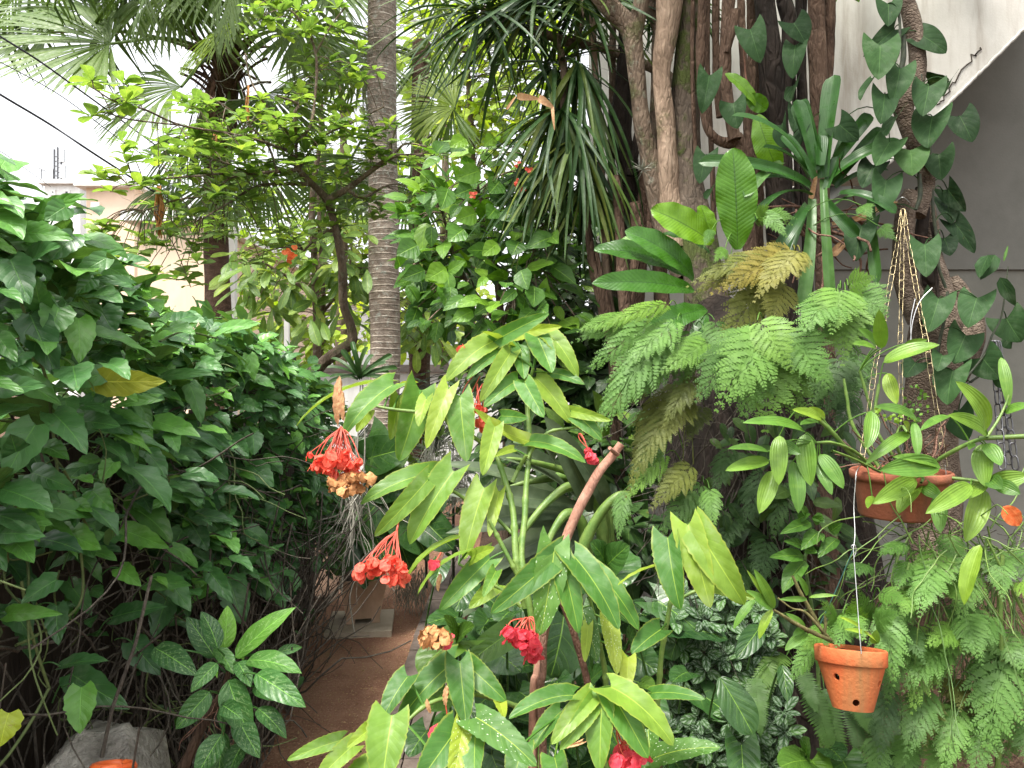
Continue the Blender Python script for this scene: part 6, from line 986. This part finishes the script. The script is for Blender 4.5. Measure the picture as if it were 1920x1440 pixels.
for (hx,hy,d,ax,az,R,sp,tone,dr) in [(207,82,6.4,(-1,0,-.25),(.15,-.75,.65),1.05,1.75,.42,.30),(178,18,6.9,(-1,.2,.15),(.1,-.7,.7),.95,1.7,.40,.30),(467,43,6.2,(-.75,-.1,-1),(-.5,-.6,.65),.85,1.45,.72,.45),(340,163,6.3,(-.8,0,-.55),(-.3,-.75,.6),.95,1.35,.52,.4),(330,-30,6.8,(-.4,0,-1),(0,-.9,.3),.9,1.7,.3,.4),(560,60,6.9,(.6,.2,-.8),(.4,-.7,.6),.95,1.6,.45,.45),(500,175,7.1,(.5,.3,-1),(.5,-.7,.4),.85,1.5,.35,.5),(370,250,6.9,(-.4,0,-1),(-.4,-.8,.3),.8,1.2,.3,.5),(480,300,7.0,(.5,0,-1),(.4,-.8,.2),.8,1.2,.25,.5),(430,330,6.8,(0,-.1,-1),(0,-.95,.2),.7,1.1,.3,.5),(90,60,7.4,(-1,0,-.35),(0,-.7,.7),1.0,1.7,.25,.3),(620,-20,7.4,(.7,.3,-.5),(.2,-.7,.7),1.0,1.7,.4,.4),(260,-60,7.2,(-.7,0,-.6),(0,-.7,.7),1.0,1.7,.2,.35),(440,-60,6.6,(0,-.3,-1),(0,-.85,.5),1.0,1.8,.45,.4),(335,340,6.9,(-.3,0,-1),(-.3,-.8,.2),.75,.9,.2,.5)]:
    fan(P(hx,hy,d),ax,az,R,sp,48,tone,dr,PC,'fan_leaf',t)
mb=MB(); N=70; a=ru(0,6.28,N); st=P(420,170,7)+np.c_[.13*np.cos(a),.13*np.sin(a),ru(-.5,.35,N)]; place(mb,LE_BLADE,st,nz(np.c_[.35*np.cos(a),.35*np.sin(a),-np.ones(N)])*ru(.3,.7,N)[:,None],np.c_[np.cos(a),np.sin(a),np.zeros(N)],.035,.5,.3,.05,ru(0,1,N)); mb.build('dead_leaf_skirt',M['canebrown'],t)
mb=MB(); N=40; a=ru(0,6.28,N); st=P(425,150,7)+np.c_[.12*np.cos(a),.12*np.sin(a),ru(-.3,.3,N)]; pet(mb,st,st+np.c_[.3*np.cos(a),.3*np.sin(a),ru(.05,.3,N)],.014,.2); mb.build('leaf_bases',M['bark_fan'],t)
t=thing('fan_palm','second fan palm with one sunlit yellow-green fan leaf right of the ringed trunk','palm',(P(800,900,7.4)[0],7.4,0))
mb=MB(); trunk(mb,[(790,80,7.6,34),(788,300,7.6,36),(786,700,7.6,38),(784,1000,7.6,42)],60,14,.06); mb.build('trunk',M['bark_fan'],t)
PC2=P(792,110,7.6)
for (hx,hy,d,ax,az,R,sp,tone,dr) in [(853,203,6.5,(-1,0,.35),(-.1,-.85,.5),.62,1.5,.9,.5),(850,205,6.6,(-.6,0,-1),(-.3,-.85,.2),.6,1.2,.25,.5),(640,120,7.2,(-.9,0,-.4),(-.2,-.8,.6),.8,1.6,.6,.5),(700,110,7.3,(-.6,0,-1),(-.3,-.8,.4),.8,1.4,.5,.6),(770,330,7.2,(-.2,0,-1),(0,-.9,.2),.75,1.3,.2,.5),(690,300,7.3,(-.5,0,-1),(-.3,-.8,.2),.8,1.3,.25,.5),(640,330,7.4,(-.6,0,-.8),(-.3,-.8,.3),.7,1.4,.25,.5)]:  # first leaf's high yellow tone puts the light on it into colour
    fan(P(hx,hy,d),ax,az,R,sp,44,tone,dr,PC2,'fan_leaf',t)
# ---------------------------------------------------------------- broad-leaved shrub in the middle
def leafmass(name,lab,cat,base,ell,tp,mat,Lr,wr,trunkrows=None,tmat=None,nhint=(0,-.4,1),dirz=-.35,tonebase=.45,grp=None,camw=.3,extra=None,stems=True,topg=.2):
    t=thing(name,lab,cat,(base[0],base[1],0),grp); mb=MB(); allp=[]
    for (cx,cy,rx,ry,n,d0,d1) in ell:
        a=ru(0,6.28,n); r=np.sqrt(RS.rand(n)); yy=cy+ry*r*np.sin(a); q=np.array([P(*s) for s in zip(cx+rx*r*np.cos(a),yy,ru(d0,d1,n))]); allp.append(q)
        o=nz(np.c_[np.cos(a)*r,-.5*np.ones(n),-np.sin(a)*r]); dr=nz(o*.6+np.c_[.6*rn(n),.3*rn(n)-.2,dirz+.35*rn(n)]); L=ru(Lr[0],Lr[1],n)
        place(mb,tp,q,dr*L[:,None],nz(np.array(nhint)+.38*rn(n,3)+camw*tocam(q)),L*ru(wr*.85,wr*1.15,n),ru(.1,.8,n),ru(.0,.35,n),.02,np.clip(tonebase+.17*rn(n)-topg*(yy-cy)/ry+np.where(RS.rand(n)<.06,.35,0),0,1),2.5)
    mb.build('crown',mat,t); allp=np.vstack(allp)
    if trunkrows:
        mb=MB(); pts=[]
        for rows in trunkrows: p,_=trunk(mb,rows,50,10,.09); pts.extend(p)
        mb.build('trunk',tmat,t); pts=np.array(pts); sel=allp[::3]; nr=np.array([pts[np.linalg.norm(pts-q,axis=1).argmin()] for q in sel])
        if stems: mb=MB(); pet(mb,nr,sel,.0035,.2,.5,7,4); mb.build('twig',tmat,t)
    return t
t=leafmass('flowering_shrub','bushy shrub with bright toothed leaves and a few red flowers under the dracaena','shrub',P(930,900,3.9),((900,330,130,70,70,3.5,4.2),(880,420,140,100,130,3.5,4.3),(950,520,150,100,130,3.3,4.2),(830,430,80,100,50,3.7,4.3),(1010,430,100,100,70,3.4,4.2),(880,560,110,80,60,3.5,4.2),(1000,600,90,50,60,3.3,3.8),(820,520,60,60,40,3.7,4.2)),LE_OVATE,M['hib'],(.08,.17),.56,[[(950,1100,3.9,20),(950,800,3.9,18),(940,600,3.85,14),(920,450,3.8,10),(890,330,3.7,6)],[(945,600,3.85,10),(1000,480,3.7,8),(1010,400,3.6,5)],[(940,620,3.85,10),(860,500,3.85,7),(830,400,3.8,5)]],M['bark_grey'],tonebase=.42,camw=.25,topg=.3)  # topg lifts the tone toward the top: backlight put into leaf colour
for (bx,by,tx,ty,w,tone) in [(470,80,340,130,90,.25),(590,70,470,140,120,.75),(600,90,700,30,70,.6),(1010,80,1050,190,100,.35),(985,190,890,270,60,.4),(790,240,650,290,80,.7),(740,310,620,370,90,.6),(830,270,740,250,40,.8),(700,230,570,310,70,.45),(330,60,310,0,80,.3),(1085,170,1080,290,110,.4),(1120,290,1160,330,80,.45),(930,150,920,180,80,.35),(820,120,760,180,50,.7)]:
    mb=MB(); leafpx(mb,LE_OVATE,640+bx/3,480+by/3,640+tx/3,480+ty/3,w/3*1.05,3.25,-.05,.4,tone,None,.4,.2,.02,3); mb.build('leaf',M['hib'],t)
for (bx,by,tx,ty,w,tone) in [(1200,1330,1040,1400,120,.35),(1010,1150,1000,1170,90,.4),(740,1060,640,1100,110,.3),(780,960,640,1010,110,.6),(890,1020,830,1090,110,.4),(760,1200,640,1240,100,.65),(1000,1360,960,1440,120,.3),(600,1060,560,1180,110,.45),(690,1290,600,1360,120,.5),(870,1170,820,1230,100,.4),(430,1380,310,1440,130,.3),(880,1370,790,1440,90,.75),(700,780,610,830,90,.8),(860,770,800,820,70,.8),(910,1180,990,1250,110,.3)]:
    mb=MB(); leafpx(mb,LE_OVATE,640+bx/3,by/3,640+tx/3,ty/3,w/3*1.05,3.3,-.05,.4,tone,None,.4,.2,.02,3); mb.build('leaf',M['hib'],t)
for (x,y) in ((971,307),(990,320),(981,358),(888,366),(970,342)):
    mb=MB(); n=5; p=np.tile(P(x,y,3.25),(n,1))+.005*rn(n,3); dr=nz(rn(n,3)); place(mb,LE_PETAL,p,dr*.016,nz(tocam(p)+.6*rn(n,3)),.015,.5,.2,.05,.5); mb.build('flower',M['red'],t)
# whorl-leaved tree beyond the hedge
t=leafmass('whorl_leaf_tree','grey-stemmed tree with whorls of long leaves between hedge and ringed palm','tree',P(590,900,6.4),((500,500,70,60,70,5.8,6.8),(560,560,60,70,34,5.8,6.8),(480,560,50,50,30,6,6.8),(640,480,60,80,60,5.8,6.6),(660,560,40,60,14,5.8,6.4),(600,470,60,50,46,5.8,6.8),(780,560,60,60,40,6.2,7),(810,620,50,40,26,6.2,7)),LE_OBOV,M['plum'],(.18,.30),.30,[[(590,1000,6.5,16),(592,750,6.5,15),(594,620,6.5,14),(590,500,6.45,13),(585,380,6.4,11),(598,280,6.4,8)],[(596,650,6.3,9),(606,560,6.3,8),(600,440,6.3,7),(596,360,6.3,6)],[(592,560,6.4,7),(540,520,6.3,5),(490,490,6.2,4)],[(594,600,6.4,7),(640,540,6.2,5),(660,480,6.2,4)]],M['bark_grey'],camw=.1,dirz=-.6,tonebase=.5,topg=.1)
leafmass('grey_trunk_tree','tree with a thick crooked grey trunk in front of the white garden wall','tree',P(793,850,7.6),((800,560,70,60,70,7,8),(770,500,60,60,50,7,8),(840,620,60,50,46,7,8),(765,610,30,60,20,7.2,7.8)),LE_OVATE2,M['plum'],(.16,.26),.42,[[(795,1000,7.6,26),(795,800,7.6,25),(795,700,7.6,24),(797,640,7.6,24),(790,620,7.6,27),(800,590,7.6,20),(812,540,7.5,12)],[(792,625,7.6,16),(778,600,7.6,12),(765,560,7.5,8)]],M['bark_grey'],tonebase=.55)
mb=None
# vanda orchid in front of the palm
t=thing('vanda_orchid','hanging orchid with ranks of narrow strap leaves in front of the ringed palm','orchid',tuple(P(676,700,3.4)))
for i,(tx,ty,tone) in enumerate([(618,708,.4),(612,690,.4),(620,672,.4),(640,655,.35),(660,640,.4),(662,655,.4),(735,665,.5),(725,680,.45),(730,698,.4),(722,712,.4),(700,665,.5),(690,650,.55),(745,690,.5),(615,720,.35),(735,720,.4)]):
    mb=MB(); leafpx(mb,LE_STRAP,676+ru(-5,5,1)[0],712-i*.6,tx,ty,11,3.4,-.05 if i%2 else .05,.9,tone,None,1.,.5,.0,1); mb.build('leaf',M['drac'],t)
mb=MB(); N=46; st=np.array([P(*q) for q in zip(ru(645,690,N),ru(880,945,N),ru(3.3,3.5,N))]); strands(mb,st,9,ru(.03,.06,N),nz(np.c_[.25*rn(N),.2*rn(N),-np.ones(N)]),.24,ru(.0016,.003,N),ru(0,1,N),-.04,5)
for rows in ([(668,820,3.4),(664,900,3.4),(655,960,3.4),(660,1010,3.4),(664,1080,3.4),(656,1120,3.4),(660,1160,3.4),(666,1192,3.4)],[(676,720,3.4),(672,800,3.4),(668,880,3.4),(664,960,3.4),(661,1010,3.4)],[(680,720,3.42),(684,850,3.42),(672,960,3.42)]): tubes(mb,PA(cr(rows,40)),.0035,6)
mb.build('air_roots',M['airroot'],t)
# planter
t=thing('square_planter','brown square tapered clay planter on a flat stone slab beside the dirt path','planter',(P(680,1175,4.35)[0],4.35,0))
cx=P(678,1175,4.36)[0]; cy=4.40
def taper(mb,cx,cy,z0,z1,w0,w1,th,rot):
    for (w0_,w1_,s) in ((w0,w1,1),(w0-th,w1-th,-1)):
        k0=np.array([[-1,-1],[1,-1],[1,1],[-1,1]])
        c,s_=math.cos(rot),math.sin(rot); k0=k0@np.array([[c,s_],[-s_,c]])
        b_=np.c_[k0*w0_/2+[cx,cy],np.full(4,z0)]; tt=np.c_[k0*w1_/2+[cx,cy],np.full(4,z1)]
        for i in range(4): q=[b_[i],b_[(i+1)%4],tt[(i+1)%4],tt[i]]; mb.add(np.array(q if s>0 else q[::-1]),[[0,1,2,3]],np.zeros((4,3))+.5)
        if s>0: ot=tt
        else:
            for i in range(4): mb.add(np.array([ot[i],ot[(i+1)%4],tt[(i+1)%4],tt[i]]),[[0,1,2,3]],np.zeros((4,3))+.5)
mb=MB(); taper(mb,cx,cy,.075,.285,.195,.275,.03,.22); taper(mb,cx,cy,.286,.315,.285,.290,.045,.22); mb.build('pot',M['clay'],t,False)
mb=MB()
for sx in (-1,1):
    for sy in (-1,1): a=np.array([sx*.075,sy*.075]); c,s_=math.cos(.22),math.sin(.22); a=a@np.array([[c,s_],[-s_,c]]); boxv(mb,[cx+a[0]-.025,cy+a[1]-.025,.047],[cx+a[0]+.025,cy+a[1]+.025,.078],.5,.22)
mb.build('foot',M['clay'],t,False)
mb=MB(); boxv(mb,[cx-.1,cy-.1,.26],[cx+.1,cy+.1,.285],.5,.22); mb.build('soil',M['soilpot'],t)
mb=MB(); boxv(mb,[cx-.20,cy-.24,.004],[cx+.19,cy+.17,.044],.5,.12); tag(mb.build('stone_slab',M['stone'],None,False),'flat buff paving slab under the brown square planter','slab')
t=thing('planter_anthurium','large-leaved anthurium growing in the brown square planter','anthurium',(cx,cy,.28))
for (bx,by,tx,ty,w,tone) in [(690,860,770,840,70,.3),(720,930,660,1000,80,.25),(750,960,800,1040,80,.3),(700,960,640,1020,70,.2),(700,1000,730,1070,70,.3),(655,1010,630,1080,60,.25),(735,850,705,900,60,.6),(745,1010,770,1075,60,.25),(690,1080,682,1105,20,.5),(672,1060,685,1105,26,.35),(640,930,610,1000,60,.2),(780,900,830,960,70,.15),(760,880,700,940,80,.18),(800,980,850,1030,60,.2),(690,820,730,880,70,.5),(620,1000,650,1060,50,.3),(710,1040,690,1090,60,.2)]:
    mb=MB(); b,_=leafpx(mb,LE_ANTH,bx,by,tx,ty,w*1.05,4.25+ru(-.1,.1,1)[0],-.08,.5,tone,None,.5,.15,.02,2); pet(mb,b,np.array([cx,cy,.28])+.04*rn(3)*[1,1,0],.005,.3); mb.build('leaf',M['anth'],t)
# bed plants behind the path
leafmass('bed_plants','mixed low leafy plants crowding the bed at the end of the path','plants',P(800,1000,5.2),((800,930,80,120,190,4.8,5.6),(850,850,90,90,150,4.8,5.8),(770,880,50,60,50,5,5.6),(760,1000,50,60,60,4.9,5.4),(880,760,60,60,70,5,6)),LE_OVATE2,M['darksh'],(.05,.14),.35,[[(800,1150,5.2,6),(800,1000,5.2,5),(810,850,5.2,4)],[(850,1150,5.2,6),(850,900,5.2,5)]],M['darkstem'],dirz=.2,tonebase=.5)
t=thing('hanging_air_plants','curtain of thin grey-green air plant strands hanging behind the begonia leaves','air plant',tuple(P(820,860,4.6)))
for N,qa in ((300,(790,880,820,920,4.4,4.9)),(120,(740,800,1060,1110,4.5,4.7))): mb=MB(); st=np.array([P(*q) for q in zip(ru(qa[0],qa[1],N),ru(qa[2],qa[3],N),ru(qa[4],qa[5],N))]); strands(mb,st,6,ru(.02,.05,N),np.array([0,0,-1.]),.25,ru(.0015,.003,N),ru(0,1,N),-.08,3); mb.build('strands',M['moss_air'],t)
leafmass('palm_foot_bush','dark bush with small leaves around the foot of the ringed palm','bush',P(690,1000,5.7),((640,900,60,40,50,5.5,6.2),(690,950,60,60,110,5.4,6),(620,790,20,20,12,5.6,6.2),(770,780,30,50,40,6,6.6),(830,730,50,40,40,6.4,7.2)),LE_OVATE2,M['darksh'],(.06,.13),.45,[[(690,1100,5.7,6),(685,950,5.7,5),(650,850,5.7,4)]],M['darkstem'],tonebase=.4)
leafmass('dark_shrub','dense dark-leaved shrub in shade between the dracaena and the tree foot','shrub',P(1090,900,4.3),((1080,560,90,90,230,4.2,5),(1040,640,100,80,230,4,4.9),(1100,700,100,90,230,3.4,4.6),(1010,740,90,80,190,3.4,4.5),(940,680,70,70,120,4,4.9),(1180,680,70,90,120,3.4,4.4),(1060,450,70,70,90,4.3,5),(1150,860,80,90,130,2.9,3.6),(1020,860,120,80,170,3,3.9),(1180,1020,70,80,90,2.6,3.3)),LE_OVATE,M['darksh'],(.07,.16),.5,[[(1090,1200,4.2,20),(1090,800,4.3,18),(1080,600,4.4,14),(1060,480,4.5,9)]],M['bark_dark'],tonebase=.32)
leafmass('twining_bush','dark small-leaved bush hanging behind the thin pale stems','bush',P(1100,600,5.5),((1060,470,100,90,150,5.2,6.2),(1110,620,80,100,130,5,5.8)),LE_OVATE2,M['darksh'],(.08,.15),.5,[[(1090,1100,5.6,24),(1085,700,5.6,20),(1060,420,5.7,14),(1040,200,5.8,10)]],M['bark_dark'],tonebase=.4)
# far, sunlit trees
for (lab,base,ell,L,tb) in (('bright yellow-green tree glowing behind the dracaena heads',P(880,700,10),((880,130,120,130,420,9,11.5),(800,60,100,90,200,9,11),(980,150,110,120,260,9,11),(920,260,110,70,200,9,11),(1010,30,90,90,150,9,11)),(.16,.28),.5),
  ('airy lime-green tree behind the white garden wall',P(830,700,13),((780,620,80,60,200,12,14),(850,560,90,80,240,12,14),(690,600,60,70,130,12,14),(900,640,70,50,120,12,14)),(.14,.26),.65),
  ('soft grey-green tree far beyond the garden gate',P(600,800,15),((560,640,60,50,150,14,16.5),(630,600,60,80,200,14,16),(680,500,60,90,190,14,16),(500,590,60,70,140,14,16),(470,480,60,70,90,14,16),(560,500,70,80,140,14,16)),(.18,.30),.35),
  ('tall leafy tree showing between the ringed trunk and the sky',P(640,500,14),((640,180,90,110,210,13,15),(580,420,80,70,120,13,15),(760,400,80,110,200,12,14),(690,350,70,90,130,13,15)),(.18,.30),.2)):
    leafmass('garden_tree',lab,'tree',base,ell,LE_OVATE2,M['far'],L,.5,[[(base[0]*FPX/base[1]+960,900,base[1],26),(base[0]*FPX/base[1]+960,600,base[1],22),(base[0]*FPX/base[1]+965,300,base[1],14),(base[0]*FPX/base[1]+955,100,base[1],8)]],M['bark_grey'],tonebase=tb,grp='trees beyond the garden',topg=.15)
orangeflower('x',545,476,4.,9,'orange')('orange_flower',M['orange'],None)
tag(bpy.data.objects['orange_flower'],'small orange flower hanging among the whorled leaves above the hedge','flower')
for (lab,px,py,d) in (('grey spiky air plant clinging to the mossy trunk',1205,318,3.02),):
    t=thing('spiky_air_plant',lab,'air plant',tuple(P(px,py,d))); mb=MB(); N=40; dr=nz(rn(N,3)+[-.3,-.5,.1]); L=ru(.03,.08,N); place(mb,LE_BLADE,np.tile(P(px,py,d),(N,1)),dr*L[:,None],nz(rn(N,3)),.004,.5,.2,0,ru(.6,1,N)); mb.build('leaves',M['moss_air'],t)
# ================================================================ light and camera
w=bpy.data.worlds.new('World'); scene.world=w; w.use_nodes=True; nt=w.node_tree; b=NB(nt); nt.nodes.clear()
SUN_EL,SUN_AZ=math.radians(68),math.radians(-142)      # bright overcast light from high on the left, just behind the camera
sky=b.n('ShaderNodeTexSky'); sky.sky_type='NISHITA'; sky.sun_disc=False; sky.sun_elevation=SUN_EL; sky.sun_rotation=SUN_AZ; sky.dust_density=4.; sky.air_density=1.2; sky.ozone_density=.6
hs=b.n('ShaderNodeHueSaturation'); hs.inputs['Saturation'].default_value=.12; nt.links.new(sky.outputs[0],hs.inputs['Color'])
bg=b.n('ShaderNodeBackground'); bg.inputs[1].default_value=.115; nt.links.new(hs.outputs[0],bg.inputs[0]); o=b.n('ShaderNodeOutputWorld'); nt.links.new(bg.outputs[0],o.inputs[0])
ld=bpy.data.lights.new('sun','SUN'); ld.energy=1.5; ld.angle=math.radians(14); ld.color=(1,.95,.86); so=bpy.data.objects.new('sun',ld); COL.objects.link(so)
dirv=np.array([math.sin(SUN_AZ)*math.cos(SUN_EL),math.cos(SUN_AZ)*math.cos(SUN_EL),math.sin(SUN_EL)])
from mathutils import Vector
so.rotation_euler=Vector(dirv).to_track_quat('Z','Y').to_euler()
cd=bpy.data.cameras.new('camera'); cam=bpy.data.objects.new('camera',cd); COL.objects.link(cam); cam.location=(0,0,CAMH); cam.rotation_euler=(math.pi/2,0,0)
cd.sensor_fit='HORIZONTAL'; cd.sensor_width=36; cd.lens=FPX/1920*36; cd.clip_start=.02; cd.clip_end=500
scene.camera=cam
vs=scene.view_settings; vs.view_transform='Standard'; vs.look='None'; vs.gamma=1; vs.use_curve_mapping=False; vs.exposure=2.05
scene.cycles.max_bounces=8; scene.cycles.diffuse_bounces=4; scene.cycles.glossy_bounces=3; scene.cycles.transmission_bounces=6; scene.cycles.use_denoising=True
